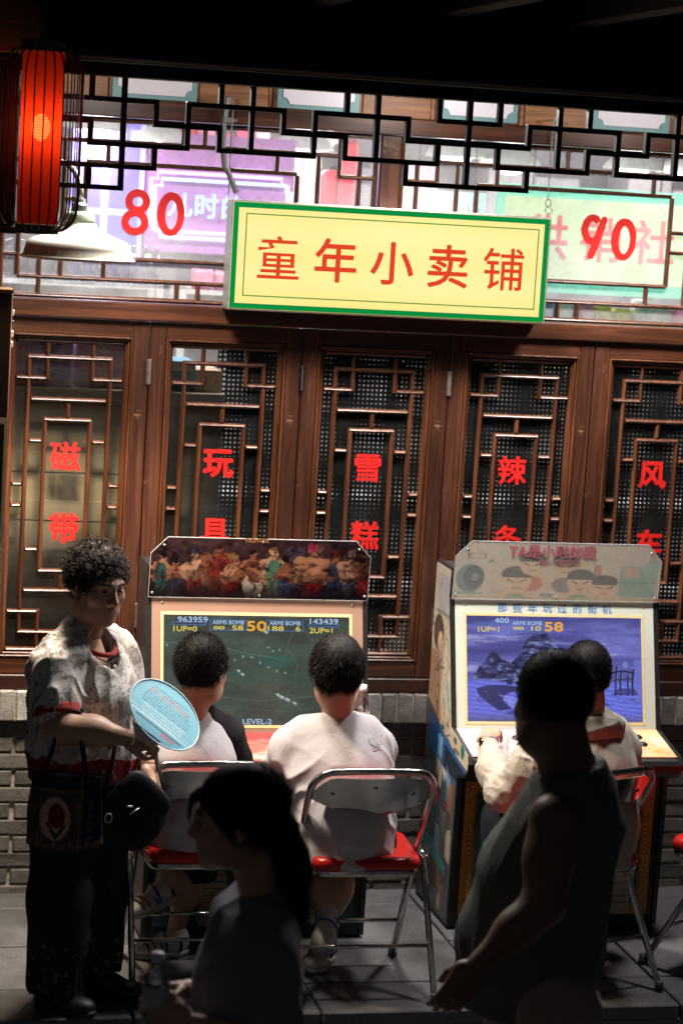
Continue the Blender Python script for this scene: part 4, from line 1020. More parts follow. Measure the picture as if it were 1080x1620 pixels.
def art_side():
    p = Paint(200, 440, (206, 192, 168)); n = p.n(3, 6, 6); p.put((n-.5)*1.6, (184, 172, 152))
    p.rect(.1, .62, .86, .97, (178, 176, 180), .8); p.line([(.1, .86), (.62, .86), (.62, .97)], .006, (140, 134, 130))
    p.ell(.16, .80, .055, .055, (92, 78, 70)); p.ell(.21, .775, .03, .035, (222, 184, 152)); p.poly([(.0, .62), (.02, .74), (.2, .75), (.3, .62), (.35, .56), (.05, .54)], (206, 158, 126)); p.poly([(.3, .70), (.58, .66), (.60, .60), (.32, .60)], (184, 186, 170))
    random.seed(3)
    for i in range(26):
        x, y = random.uniform(.02, .62), random.uniform(.5, .9); p.line([(x, y), (x+random.uniform(-.1, .1), y-random.uniform(0, .05)), (x+random.uniform(-.05, .12), y-random.uniform(.02, .07))], .0035, (96, 84, 70), .75)
    for i in range(12): p.ell(random.uniform(.05, .8), random.uniform(.50, .56), .016, .008, random.choice([(96, 120, 92), (180, 110, 80), (70, 100, 110)]), rot=random.uniform(-1, 1))
    p.ell(.84, .53, .02, .03, (60, 120, 104))
    p.poly([(0, 0), (1, 0), (1, .48), (.62, .50), (0, .60)], (86, 84, 84)); p.poly([(.1, .56), (1, .47), (1, .40), (.1, .46)], (54, 96, 156)); p.poly([(.45, .505), (.95, .465), (.95, .415), (.45, .44)], (40, 50, 66)); p.poly([(.3, .52), (.4, .515), (.4, .45), (.3, .46)], (130, 180, 214))
    p.poly([(.3, .45), (.62, .42), (.62, .38), (.32, .405)], (196, 178, 176)); p.poly([(.2, .41), (.62, .37), (.62, .32), (.2, .35)], (110, 44, 36))
    for i in range(34):
        x, y = random.uniform(.0, .62), random.uniform(.02, .38); c = random.choice([(196, 150, 84), (96, 146, 170), (70, 110, 120), (206, 190, 160), (150, 96, 70), (214, 180, 110), (50, 66, 84), (92, 120, 150)])
        q = random.uniform(.04, .12); p.poly([(x, y), (x+q, y-.01), (x+q, y+random.uniform(.03, .1)), (x, y+random.uniform(.03, .09))], c, .85); p.line([(x, y), (x+q, y-.01)], .003, (40, 36, 36), .8)
    p.poly([(.1, .22), (.62, .17), (.62, .14), (.1, .18)], (70, 140, 140)); p.grain(.08); return p.image('side_print')
def art_base(warm):
    p = Paint(220, 160, (44, 62, 62) if warm else (34, 60, 66)); n = p.n(4, 4, 8); p.put((n-.5)*2, (70, 74, 60))
    if warm:
        p.put(np.maximum.reduce([(.07-p.X)*40, (p.X-.93)*40, (p.Y-.91)*40, (.08-p.Y)*40]), (176, 120, 48)); 
        for i in range(14):
            for x, y in ((.035, .05+.07*i), (.965, .05+.07*i), (.03+.07*i, .96)): p.ell(x, y, .02, .028, (120, 66, 30), .8, soft=.6); p.ell(x, y, .008, .012, (226, 180, 90), .9)
    for cx, cy, s, c in ((.28, .3, 1., (196, 168, 140)), (.78, .62, 1.1, (226, 190, 120)), (.84, .3, 1., (220, 206, 180)), (.5, .5, .9, (150, 110, 90)), (.65, .2, .8, (60, 110, 130))):
        p.ell(cx, cy, .12*s, .16*s, c, .85); p.ell(cx, cy-.2*s, .10*s, .16*s, tuple(q*.75 for q in c), .85); p.line([(cx-.05, cy+.1), (cx+.06, cy+.12)], .02, (60, 46, 40), .8)
    for i in range(8): p.line([(.1, .08+.05*i), (.5, .06+.05*i), (.92, .09+.05*i)], .005, (30, 44, 50), .5)
    p.grain(.1); p.a *= 1.15; return p.image('base_print')
def art_panel(warm):
    p = Paint(300, 90, (222, 178, 176) if warm else (150, 52, 50)); n = p.n(4, 3, 3)
    if warm:
        p.put((p.X-.45)*2.2, (222, 176, 124)); p.put((n-.5)*2.4, (240, 226, 214)); p.put((.5-n)*3, (184, 120, 126), .6)
        for i in range(7): p.line([(.05+.13*i, .2), (.10+.13*i, .7), (.16+.13*i, .35)], .02, (176, 110, 110), .5)
        p.rect(.72, .86, .5, .9, (238, 222, 196)); p.line([(.72, .5), (.86, .5), (.86, .9), (.72, .9), (.72, .5)], .015, (190, 110, 70), .8); p.ell(.93, .2, .08, .08, (226, 160, 90))
    else:
        p.put((n-.45)*3, (206, 170, 150)); p.put((.45-n)*4, (90, 24, 30)); p.line([(.1, .5), (.4, .7), (.6, .4), (.9, .6)], .05, (220, 180, 150), .6); p.ell(.45, .5, .3, .2, (196, 70, 60), .6); p.rect(.35, .65, .08, .2, (206, 190, 160), .8)
    p.grain(.1); return p.image('panel_print')

def nrm_(v): v = np.array(v, float); return v/np.linalg.norm(v)
def cabinet(x0, x1, dy, label, cfg):
    t = thing('arcade_cabinet', ((x0+x1)/2, -.28+dy, 0), label, 'arcade machine', 'arcade machines against the shop wall')
    Y = lambda y: y+dy
    prof = [(-.05, .012), (-.05, 1.30), (-.266, 1.30), (-.258, 1.19), (-.395, .728), (-.622, .680), (-.640, .655), (-.632, .622), (-.600, .598), (-.508, .572), (-.495, .012)]
    prof = [(Y(a), b) for a, b in prof]; th = .018
    for xa, nm_ in ((x0, 'side_panel'), (x1-th, 'side_panel')):
        sp = MB().prism(prof, xa, xa+th, 'x').build(nm_, M['cab_black'], t)
    ins = [(Y(-.058), .02), (Y(-.058), 1.292), (Y(-.259), 1.292), (Y(-.2495), 1.19), (Y(-.388), .733), (Y(-.618), .6845), (Y(-.632), .654), (Y(-.625), .627), (Y(-.597), .606), (Y(-.500), .578), (Y(-.487), .02)]
    panel('side_print', [(x0-.0012, a, b) for a, b in ins[::-1]], cfg['side'], t, ((x0, Y(-.05), 0), (0, -.60, 0), (0, 0, 1.3)), .001, (-1, 0, 0))
    xi, xj = x0+th+.0005, x1-th-.0005
    MB().box(xi, xj, Y(-.262), Y(-.055), 1.275, 1.296, .002).build('top_panel', M['cab_inner'], t)
    MB().box(xi, xj, Y(-.075), Y(-.055), .05, 1.274).build('rear_panel', M['cab_inner'], t)
    B0, T0 = np.array((xi, Y(-.391), .730)), np.array((xi, Y(-.259), 1.189)); W_ = np.array((xj-xi, 0, 0)); Hh = T0-B0
    nv = np.cross(W_, Hh); nv /= np.linalg.norm(nv)
    at = lambda u, v, d=0.: B0+W_*u+Hh*v+nv*d
    bz = panel('bezel', [at(0, 0), at(1, 0), at(1, 1), at(0, 1)], cfg['bezel'], t, thick=.008, nrm=nv)
    u0, u1, v0, v1 = .055, .935, .052, .868
    b = .010/np.linalg.norm(W_); bv = .011/np.linalg.norm(Hh)
    tr_ = MB()
    for a, c, d, e in ((u0-b, u1+b, v0-bv, v0), (u0-b, u1+b, v1, v1+bv), (u0-b, u0, v0, v1), (u1, u1+b, v0, v1)):
        q = [at(a, d, .0012), at(c, d, .0012), at(c, e, .0012), at(a, e, .0012)]; r = [p_-nv*.0022+0 for p_ in q]
        tr_.add(q+r, [(0, 1, 2, 3), (7, 6, 5, 4), (0, 4, 5, 1), (1, 5, 6, 2), (2, 6, 7, 3), (3, 7, 4, 0)])
    tr_.build('screen_trim', M['yellow_trim'], t)
    scr = panel('screen', [at(u0, v0, .0006), at(u1, v0, .0006), at(u1, v1, .0006), at(u0, v1, .0006)], cfg['screen'], t, thick=.0015, nrm=nv)
    tilt = (W_/np.linalg.norm(W_), Hh/np.linalg.norm(Hh), nv)
    P_ = lambda su, sv: at(u0+(u1-u0)*su, v0+(v1-v0)*sv, .0014)
    for s, su, sv, size, m, bold, sx in cfg['hud']:
        text_obj('score_text', s, size*.8, m, scr, P_(su, sv), bold=bold, tilt=tilt, width=sx*.672)
    for a, c, d, e, lw in cfg['boxes']:
        m_ = MB(); lu, lv = lw, lw*1.75
        for (p_, q, r, s) in ((a, c, d, d+lv), (a, c, e-lv, e), (a, a+lu, d+lv, e-lv), (c-lu, c, d+lv, e-lv)):
            m_.add([P_(p_, r), P_(q, r), P_(q, s), P_(p_, s)], [(0, 1, 2, 3)])
        m_.build('score_frame', hud_l, scr, fix=False)
    # marquee: acrylic sheet with cut corners, screwed on, slightly tipped forward
    mx0, mx1 = x0+.004, x1-.004; zb, zt = 1.189, 1.408; ya = lambda z: Y(-.270-.020*(z-zb)/(zt-zb))
    c = .058; dz = .060
    pts = [(mx0, zb), (mx1, zb), (mx1, zt-dz), (mx1-c, zt), (mx0+c, zt), (mx0, zt-dz)]
    mq = panel('marquee', [(x, ya(z), z) for x, z in pts], cfg['marquee'], t, ((mx0, ya(zb), zb), (mx1-mx0, 0, 0), (0, ya(zt)-ya(zb), zt-zb)), .005, (0, -1, 0))
    fr = MB()
    for (xa, za), (xb, zb_) in zip(pts, pts[1:]+pts[:1]): fr.tube([(xa, ya(za)+.001, za), (xb, ya(zb_)+.001, zb_)], .0016, 5)
    fr.build('marquee_edge', simple('clear acrylic edge', (.55, .57, .58), .2, .2), mq)
    for x, z in ((mx0+.012, zb+.016), (mx1-.012, zb+.016), ((mx0+mx1)/2, zb+.012), ((mx0+mx1)/2, zt-.012), (mx0+.045, zt-.03), (mx1-.045, zt-.03)):
        MB().sphere((x, ya(z)-.002, z), (.0048, .003, .0048), 8, 5).build('screw', M['screw'], mq, True)
    for u in (.05, .95):
        MB().sphere(at(u, .955, .001), (.0045, .003, .0045), 8, 5).build('screw', M['screw'], bz, True)
    for s, x, z, size, m, bold in cfg.get('marq_text', ()):
        text_obj('title', s, size, m, mq, ((x0+x1)/2+x, ya(z)-.0012, z), bold=bold, tilt=((1, 0, 0), nrm_((0, ya(zt)-ya(zb), zt-zb)), np.cross((1, 0, 0), nrm_((0, ya(zt)-ya(zb), zt-zb)))))
    for s, su, sv, size, m in cfg.get('bezel_text', ()):
        text_obj('character', s, size, m, bz, at(su, sv, .0008), bold=.0006, tilt=tilt)
    # control panel, bullnose, buttons and sticks
    cA, cB = np.array((xi, Y(-.622), .6785)), np.array((xi, Y(-.392), .7265))
    cu_ = (cB-cA)/np.linalg.norm(cB-cA); cn = np.cross((1, 0, 0), cu_)
    cp = panel('control_panel', [cA+cn*.003, cA+W_+cn*.003, cB+W_+cn*.003, cB+cn*.003], cfg['panel'], t, thick=.012, nrm=cn)
    lip = [(Y(-.6215), .676), (Y(-.634), .668), (Y(-.642), .652), (Y(-.640), .630), (Y(-.628), .612), (Y(-.604), .600), (Y(-.56), .60), (Y(-.56), .665)]
    MB().prism(lip, xi, xj, 'x').build('lip', M['cab_black'], t)
    pos = lambda u, v: cA+W_*u+(cB-cA)*v+cn*.0035
    R_ = np.array([(1, 0, 0), cu_, cn]).T
    for bu in (.125, .64):
        q = pos(bu, .52); st = MB().lathe([(.020, 0), (.020, .002), (.011, .004), (.0045, .006), (.0045, .032)], q, 16, R_).build('joystick', M['btn_black'], t, True)
        MB().sphere(q+cn*.038, .0155, 14, 10).build('ball_top', M['btn_black'], st, True)
        for i in range(6):
            q = pos(bu+.14+.048*(i % 3), .70-.05*(i % 3 == 0)-.26*(i//3))
            bt = MB().lathe([(.0165, 0), (.0165, .0035), (.014, .0055), (.0125, .0055), (.0125, .003)], q, 18, R_, cap=False).build('button_ring', M['btn_black'], t, True)
            MB().lathe([(.0122, .002), (.0115, .0075), (.0001, .0078)], q, 18, R_).build('button', M['btn_black'], bt, True)
    # base front
    MB().box(xi, xj, Y(-.487), Y(-.475), .012, .60).build('front_panel', M['cab_black'], t)
    panel('front_print', [(xi+.022, Y(-.4885), .05), (xj-.022, Y(-.4885), .05), (xj-.022, Y(-.4885), .555), (xi+.022, Y(-.4885), .555)], cfg['base'], t, thick=.001)
    MB().box(xi, xj, Y(-.55), Y(-.49), .585, .598).build('under_panel', M['cab_black'], t)
    for x in (x0+.05, x1-.05):
        for y in (-.12, -.43): MB().lathe([(.018, .0), (.02, .004), (.015, .012)], (x, Y(y), 0), 12).build('foot', M['cab_black'], t)
    return t
pal = lambda c, r=.35: simple('bezel', S(*c), r, var=.04, nscale=5)
cabinet(1.265, 2.070, -.08, 'left arcade machine with brown marquee art, pinkish bezel and dark green game screen', dict(
    side=print_mat('dark cabinet side print', (lambda p: (p.put((p.n(4, 8, 2)-.5)*2, (120, 110, 110)), p.grain(.1), p.image('side_plain'))[2])(Paint(80, 160, (70, 62, 62))), .3),
    bezel=pal((156, 124, 108)), screen=print_mat('cave game screen', screen_cave(), .18, .95), marquee=print_mat('crowd marquee print', art_fighters(), .12),
    panel=print_mat('red panel print', art_panel(False), .3), base=print_mat('teal base print', art_base(False), .35),
    marq_text=(('FIGHTER', -.02, 1.402, .022, simple('tan title print', S(170, 120, 80), .3), .0008),),
    hud=[('963959', .155, .957, .034, hud_b, .0006, .16), ('1UP=0', .115, .872, .034, hud_y, .0005, .125), ('ARMS BOMB', .345, .935, .025, hud_b, .0004, .17), ('∞', .295, .885, .034, hud_y, .0006, .06), ('58', .395, .885, .031, hud_y, .0005, .06),
         ('50', .497, .905, .062, hud_o, .0014, .105), ('ARMS BOMB', .65, .935, .025, hud_b, .0004, .17), ('188', .60, .885, .031, hud_y, .0005, .085), ('6', .72, .885, .031, hud_y, .0005, .026), ('143439', .862, .957, .034, hud_b, .0006, .155), ('2UP=1', .845, .872, .034, hud_y, .0005, .125),
         ('LEVEL-2', .50, .032, .032, hud_b, .0005, .155), ('CREDIT 00', .80, .032, .032, hud_b, .0005, .20)],
    boxes=[(.045, .225, .905, .935, .004), (.245, .445, .86, .96, .004), (.548, .75, .86, .96, .004), (.775, .945, .905, .935, .004)]))
kp = simple('pink title print', S(226, 130, 150), .4)
cabinet(2.402, 3.212, 0., 'right arcade machine with pale cartoon marquee, white bezel and blue mountain game screen', dict(
    side=print_mat('street scene side print', art_side(), .28), bezel=pal((202, 207, 192)), screen=print_mat('mountain game screen', screen_mountain(), .18, 1.0),
    marquee=print_mat('children marquee print', art_kids(), .25), panel=print_mat('pink panel print', art_panel(True), .35), base=print_mat('ornate base print', art_base(True), .4),
    marq_text=[('TA是小时的我', -.03, 1.375, .054, kp, .0014), ('陪你一起找回童年', .0, 1.336, .020, simple('pale pink print', S(214, 150, 160), .4), .0003)],
    bezel_text=[(ch, .235+.0755*i, .934, .038, simple('blue brush print', S(78, 128, 186), .4)) for i, ch in enumerate('那些年玩过的街机')],
    hud=[('400', .20, .957, .033, hud_b, .0006, .08), ('1UP=1', .125, .872, .033, hud_y, .0005, .12), ('ARMS BOMB', .345, .935, .025, hud_b, .0004, .17), ('∞', .295, .885, .033, hud_y, .0006, .06), ('10', .395, .885, .03, hud_y, .0005, .055), ('58', .497, .905, .06, hud_o, .0014, .105)],
    boxes=[(.045, .225, .905, .935, .004), (.245, .445, .86, .96, .004)]))

# ================================================================== FOLDING CHAIRS
k = NT('scuffed chrome tube'); p = k.pr((.62, .61, .60), .2, 1.)
k.l(k.ramp(k.noise(k.coord(), 30, 5, .7), [(.35, (.34, .33, .32)), (.7, (.66, .65, .64))]), p.inputs['Base Color']); k.l(k.math('MULTIPLY_ADD', k.noise(k.coord(), 60, 4), .25, .08), p.inputs['Roughness']); M['chrome'] = k.m
k = NT('polished back plate'); p = k.pr((.55, .55, .54), .12, 1.)
nz = k.noise(k.coord(), 14, 4, .6); k.l(k.ramp(nz, [(.3, (.46, .46, .455)), (.7, (.62, .61, .60))]), p.inputs['Base Color']); k.l(k.math('MULTIPLY_ADD', nz, .14, .05), p.inputs['Roughness']); M['plate'] = k.m
M['vinyl'] = simple('red vinyl', S(190, 28, 24), .3, var=.1, bump=.15, bscale=500, bdist=.0006)
M['rubber'] = simple('grey rubber tip', (.06, .058, .055), .7)
def make_chair(label):
    t = thing('folding_chair', (0, 0, 0), label, 'folding chair', 'red folding chairs in front of the machines')
    hw = .205
    yb = lambda z: .24-.44*z/.775
    pth = [(-hw-.008, yb(0.02), .02), (-hw, yb(.3), .30), (-hw, yb(.5), .50), (-hw-.004, yb(.66), .66)]
    for a in np.linspace(0, 90, 7): pth.append((-hw-.004+.075*(1-math.cos(math.radians(a))), yb(.70+.075*math.sin(math.radians(a))), .70+.075*math.sin(math.radians(a))))
    pth += [(0, yb(.781)-.012, .781)]
    pth += [(-x, y, z) for x, y, z in pth[-2::-1]]
    MB().tube(pth, .0125, 10).build('main_frame', M['chrome'], t, True)
    for s in (-1, 1):
        lg = MB().tube([(s*(hw+.026), -.255, .02), (s*(hw+.024), -.06, .36), (s*(hw+.022), -.012, .445), (s*(hw+.016), .01, .455)], .0115, 10).build('rear_leg', M['chrome'], t, True)
        MB().lathe([(.0155, 0.), (.016, .004), (.015, .035), (.012, .037)], (s*(hw+.026), -.258, 0), 12).build('rubber_tip', M['rubber'], lg, True)
        fl = MB().lathe([(.0165, 0.), (.017, .004), (.016, .035), (.013, .037)], (s*(hw+.008), .237, 0), 12).build('rubber_tip', M['rubber'], t, True)
        MB().box(s*(hw+.012)-.004, s*(hw+.012)+.004, -.06, .05, .42, .445, .002).tube([(s*(hw-.014), -.005, .43), (s*(hw+.04), -.005, .43)], .007, 8).build('hinge_bracket', M['steel_old'], t)
    MB().tube([(-hw-.026, -.165, .172), (hw+.026, -.165, .172)], .007, 8).build('rear_stretcher', M['chrome'], t, True)
    MB().tube([(-hw-.003, yb(.16), .16), (hw+.003, yb(.16), .16)], .007, 8).build('front_stretcher', M['chrome'], t, True)
    # seat: rounded trapezoid cushion with crowned top
    def seat_outline(g):
        c = [(-.185-g, -.185-g), (.185+g, -.185-g), (.20+g, .185+g), (-.20-g, .185+g)]; rr = .055; o = []
        for i, (x, y) in enumerate(c):
            for a in np.linspace(0, 90, 6):
                q = math.radians([180, 270, 0, 90][i]+a); sx = 1 if x < 0 else -1; sy = 1 if y < 0 else -1
                o.append((x+sx*rr+rr*math.cos(q), y+sy*rr+rr*math.sin(q)))
        return o
    def stack(levels):
        vs = []; n = 24
        for z, sc in levels: vs += [(x*sc, y*sc, z) for x, y in seat_outline(0)]
        fs = [tuple(range(n))[::-1], tuple((len(levels)-1)*n+i for i in range(n))]
        for j in range(len(levels)-1): fs += [(j*n+i, j*n+(i+1) % n, (j+1)*n+(i+1) % n, (j+1)*n+i) for i in range(n)]
        return MB().add(vs, fs)
    smooth_angle(stack([(.437, .985), (.442, 1.005), (.458, 1.01), (.470, .985), (.476, .93), (.479, .80), (.480, .5)]).build('seat', M['vinyl'], t), 50)
    smooth_angle(stack([(.414, .97), (.418, .985), (.433, .985), (.4365, .97)]).build('seat_pan', M['chrome'], t), 50)
    # back plate, curved, red pad on its front
    def plate(yo, thick, inset, m, nm_):
        vs = []; nx, nz = 18, 7
        for d in (0, 1):
            for i in range(nx+1):
                u = -1+2*i/nx; x = u*(hw-.008-inset)
                zt = .757-.05*max(0, abs(u)-.72)**1.5/.28**1.5*1.1-inset; zb = .668-.062*(1-abs(u)**1.6)+inset*.2
                for j in range(nz+1):
                    z = zb+(zt-zb)*j/nz; bow = -.030*(1-u*u)
                    vs.append((x, yb(z)+bow+yo+d*thick, z))
        fs = []; n = (nx+1)*(nz+1); I = lambda d, i, j: d*n+i*(nz+1)+j
        for d in (0, 1):
            for i in range(nx):
                for j in range(nz): fs.append((I(d, i, j), I(d, i+1, j), I(d, i+1, j+1), I(d, i, j+1)))
        for i in range(nx): fs += [(I(0, i, 0), I(1, i, 0), I(1, i+1, 0), I(0, i+1, 0)), (I(0, i, nz), I(0, i+1, nz), I(1, i+1, nz), I(1, i, nz))]
        for j in range(nz): fs += [(I(0, 0, j), I(0, 0, j+1), I(1, 0, j+1), I(1, 0, j)), (I(0, nx, j), I(1, nx, j), I(1, nx, j+1), I(0, nx, j+1))]
        return smooth_angle(MB().add(vs, fs).build(nm_, m, t), 40)
    bp = plate(-.004, .004, 0, M['plate'], 'back_plate'); plate(.0005, .018, .012, M['vinyl'], 'back_pad')
    for x, z in ((-.135, .70), (0, .728), (.135, .70)):
        y = yb(z)-.030*(1-(x/(hw-.008))**2)-.004
        MB().lathe([(.0095, 0), (.0095, .002), (.006, .0025), (.005, .0005)], (x, y, z), 14, np.array([(1, 0, 0), (0, 0, -1), (0, 1, 0)]).T@np.diag([1, 1, 1]), cap=False).sphere((x, y+.0005, z), (.005, .001, .005), 8, 4).build('rivet', M['steel_old'], bp, True)
    return t
proto = make_chair('red folding chair under the boy in the black and white shirt')
CHAIRS = [(1.385, -.915, 0.), (1.915, -1.012, 0.), (2.655, -1.035, math.radians(22)), (3.325, -.97, math.radians(36))]
labs = ['red folding chair under the boy in the black and white shirt', 'red folding chair with its shiny back in full view under the boy in white', 'red folding chair turned slightly left under the boy in the cream hooded jacket', 'empty red folding chair cut by the right edge']
for i, (x, y, rz) in enumerate(CHAIRS):
    o = proto if i == 0 else copy_tree(proto)
    o.location = (x, y, 0); o.rotation_euler = (0, 0, rz); o['label'] = labs[i]
bpy.context.view_layer.update()

# ================================================================== DRINK BOTTLE beside the left machine
db = thing('drink_bottle', (2.028, -.50, .725), 'clear plastic drink bottle with a white label and red characters beside the left screen', 'bottle')
bx, by, bz_ = 2.028, -.515, .712
MB().lathe([(.0001, 0), (.026, .001), (.030, .008), (.030, .12), (.027, .14), (.014, .175), (.0125, .185)], (bx, by, bz_), 20).build('body', M['bottle_glass'], db, True)
MB().lathe([(.0305, .045), (.0308, .047), (.0308, .108), (.0305, .11)], (bx, by, bz_), 24, cap=False).build('label_wrap', simple('white label', S(236, 226, 224), .4), db, True)
MB().lathe([(.0145, .183), (.015, .186), (.015, .203), (.0001, .205)], (bx, by, bz_), 16).build('cap', simple('white cap', S(240, 238, 236), .4), db, True)
for ch, dx in (('开', -.013), ('彩', .014)): text_obj('character', ch, .026, M['red_film'], db, (bx+dx, by-math.sqrt(.0312**2-dx*dx)-.0006, bz_+.082), bold=.0006)
# ================================================================== PEOPLE: implicit surfaces turned into meshes
V3 = lambda *a: np.array(a, float)
def nrm(v): v = np.array(v, float); return v/(np.linalg.norm(v)+1e-12)
class Sdf:
    def __init__(s, res=.008, k=.03): s.res, s.k, s.p, s.cut = res, k, [], []
    def add(s, fn, lo, hi, op='u', k=None): s.p.append((fn, np.array(lo, float), np.array(hi, float), op, s.k if k is None else k)); return s
    def cone(s, a, b, ra, rb, k=None, op='u'):
        a, b = V3(*a), V3(*b); ba = b-a; L = ba@ba; r = max(ra, rb)
        def f(X):
            t = np.clip((X-a)@ba/L, 0, 1); return np.linalg.norm(X-a-t[..., None]*ba, axis=-1)-(ra+(rb-ra)*t)
        return s.add(f, np.minimum(a, b)-r, np.maximum(a, b)+r, op, k)
    def chain(s, pts, rs, k=None):
        for i in range(len(pts)-1): s.cone(pts[i], pts[i+1], rs[i], rs[i+1], k)
        return s
    def sup(s, c, r, R, e=3.2, k=None):
        c, r, R = V3(*c), V3(*r), np.array(R, float)
        def f(X):
            q = abs((X-c)@R.T)/r; return ((q**e).sum(-1)**(1/e)-1)*min(r)
        m = np.linalg.norm(r); return s.add(f, c-m, c+m, 'u', k)
    def ell(s, c, r, R=None, k=None, op='u'):
        c, r = V3(*c), V3(*r); R = np.eye(3) if R is None else np.array(R, float)   # rows = axes
        def f(X):
            q = (X-c)@R.T; k0 = np.linalg.norm(q/r, axis=-1); k1 = np.linalg.norm(q/(r*r), axis=-1); return k0*(k0-1)/(k1+1e-9)
        m = max(r); return s.add(f, c-m, c+m, op, k)
    def loft(s, secs, k=None):
        """secs: list of (center, radius along u, radius along v, u direction) going along z"""
        for (c0, a0, b0, u0), (c1, a1, b1, u1) in zip(secs[:-1], secs[1:]):
            c0, c1, u0, u1 = V3(*c0), V3(*c1), nrm(u0), nrm(u1); ax = c1-c0; L = ax@ax
            def f(X, c0=c0, ax=ax, L=L, a0=a0, a1=a1, b0=b0, b1=b1, u0=u0, u1=u1):
                tr = (X-c0)@ax/L; t = np.clip(tr, 0, 1)[..., None]
                d = X-c0-t*ax; u = u0+(u1-u0)*t; n = ax/np.sqrt(L); u = u-(u@n)[..., None]*n; u /= np.linalg.norm(u, axis=-1)[..., None]; v = np.cross(n, u)
                a, b = (a0+(a1-a0)*t)[..., 0], (b0+(b1-b0)*t)[..., 0]; m = np.minimum(a, b)
                pu, pv, pn = (d*u).sum(-1), (d*v).sum(-1), d@n
                k0 = np.sqrt((pu/a)**2+(pv/b)**2+(pn/m)**2); k1 = np.sqrt((pu/a**2)**2+(pv/b**2)**2+(pn/m**2)**2)
                return k0*(k0-1)/(k1+1e-6)
            m = max(a0, a1, b0, b1); s.add(f, np.minimum(c0, c1)-m, np.maximum(c0, c1)+m, 'u', k)
        return s
    def plane(s, pt, n): s.cut.append((V3(*pt), nrm(n))); return s     # removes the side the normal points to
    def build(s, smooth=2):
        lo = np.min([p[1] for p in s.p if p[3] == 'u'], 0)-3*s.res-.01; hi = np.max([p[2] for p in s.p if p[3] == 'u'], 0)+3*s.res+.01
        for pt, n in s.cut:      # tighten the box for axis cuts
            a = np.argmax(abs(n))
            if abs(n[a]) > .999:
                if n[a] < 0: lo[a] = max(lo[a], pt[a]-4*s.res)
                else: hi[a] = min(hi[a], pt[a]+4*s.res)
        N = np.ceil((hi-lo)/s.res).astype(int)+1
        D = np.full(N, 1., np.float32); ax = [lo[i]+np.arange(N[i])*s.res for i in range(3)]
        for f, a, b, op, k in s.p:
            mg = k+2.5*s.res
            i0 = np.maximum(np.floor((a-mg-lo)/s.res).astype(int), 0); i1 = np.minimum(np.ceil((b+mg-lo)/s.res).astype(int)+1, N)
            if (i1 <= i0).any(): continue
            G = np.stack(np.meshgrid(*[ax[i][i0[i]:i1[i]] for i in range(3)], indexing='ij'), -1)
            d = f(G).astype(np.float32); sl = tuple(slice(i0[i], i1[i]) for i in range(3)); o = D[sl]
            if op == 'u': h = np.maximum(k-abs(o-d), 0)/max(k, 1e-6); D[sl] = np.minimum(o, d)-h*h*k*.25
            elif op == 's': h = np.maximum(k-abs(o+d), 0)/max(k, 1e-6); D[sl] = np.maximum(o, -d)+h*h*k*.25
        for pt, n in s.cut:
            c = sum((ax[i].reshape([-1 if j == i else 1 for j in range(3)])-pt[i])*n[i] for i in range(3)); D = np.maximum(D, c.astype(np.float32))
        D[0], D[-1], D[:, 0], D[:, -1], D[:, :, 0], D[:, :, -1] = [np.float32(1)]*6
        return surface_nets(D, lo, s.res, smooth)
def surface_nets(D, lo, res, smooth):
    ins = D < 0; nx, ny, nz = D.shape
    c = ins[:-1, :-1, :-1].astype(np.int8)
    tot = sum(ins[i:nx-1+i, j:ny-1+j, k:nz-1+k].astype(np.int8) for i in (0, 1) for j in (0, 1) for k in (0, 1))
    act = np.argwhere((tot > 0) & (tot < 8)); n = len(act)
    idx = np.full(tot.shape, -1, np.int64); idx[act[:, 0], act[:, 1], act[:, 2]] = np.arange(n)
    acc = np.zeros((n, 3)); cnt = np.zeros(n); A = act
    for a in range(3):
        b, d = (a+1) % 3, (a+2) % 3
        for u in (0, 1):
            for v in (0, 1):
                o0 = np.zeros(3, int); o0[b], o0[d] = u, v; o1 = o0.copy(); o1[a] = 1
                p0, p1 = A+o0, A+o1; d0 = D[p0[:, 0], p0[:, 1], p0[:, 2]]; d1 = D[p1[:, 0], p1[:, 1], p1[:, 2]]
                m = (d0 < 0) != (d1 < 0); t = np.where(m, d0/(d0-d1+1e-12), 0)
                q = np.tile(o0.astype(float), (n, 1)); q[:, a] = t; acc[m] += q[m]; cnt[m] += 1
    vs = lo+res*(A+acc/np.maximum(cnt, 1)[:, None]); fs = []
    for a in range(3):
        b, d = (a+1) % 3, (a+2) % 3
        s0 = [slice(None)]*3; s1 = [slice(None)]*3; s0[a] = slice(0, -1); s1[a] = slice(1, None)
        e = ins[tuple(s0)] != ins[tuple(s1)]; E = np.argwhere(e)
        E = E[(E[:, b] > 0) & (E[:, d] > 0) & (E[:, b] < D.shape[b]-1) & (E[:, d] < D.shape[d]-1)]
        if not len(E): continue
        def g(ob, od): q = E.copy(); q[:, b] += ob; q[:, d] += od; return idx[q[:, 0], q[:, 1], q[:, 2]]
        Q = np.stack([g(-1, -1), g(0, -1), g(0, 0), g(-1, 0)], 1); fl = ins[E[:, 0], E[:, 1], E[:, 2]]
        Q[~fl] = Q[~fl][:, ::-1]; fs.append(Q)
    fs = np.concatenate(fs); fs = fs[(fs >= 0).all(1)]
    for _ in range(smooth):
        s_ = np.zeros_like(vs); w_ = np.zeros(n)
        for i in range(4):
            x, y = fs[:, i], fs[:, (i+1) % 4]
            np.add.at(s_, x, vs[y]); np.add.at(s_, y, vs[x]); np.add.at(w_, x, 1); np.add.at(w_, y, 1)
        vs = vs+.5*(s_/np.maximum(w_, 1)[:, None]-vs)
    return vs, fs
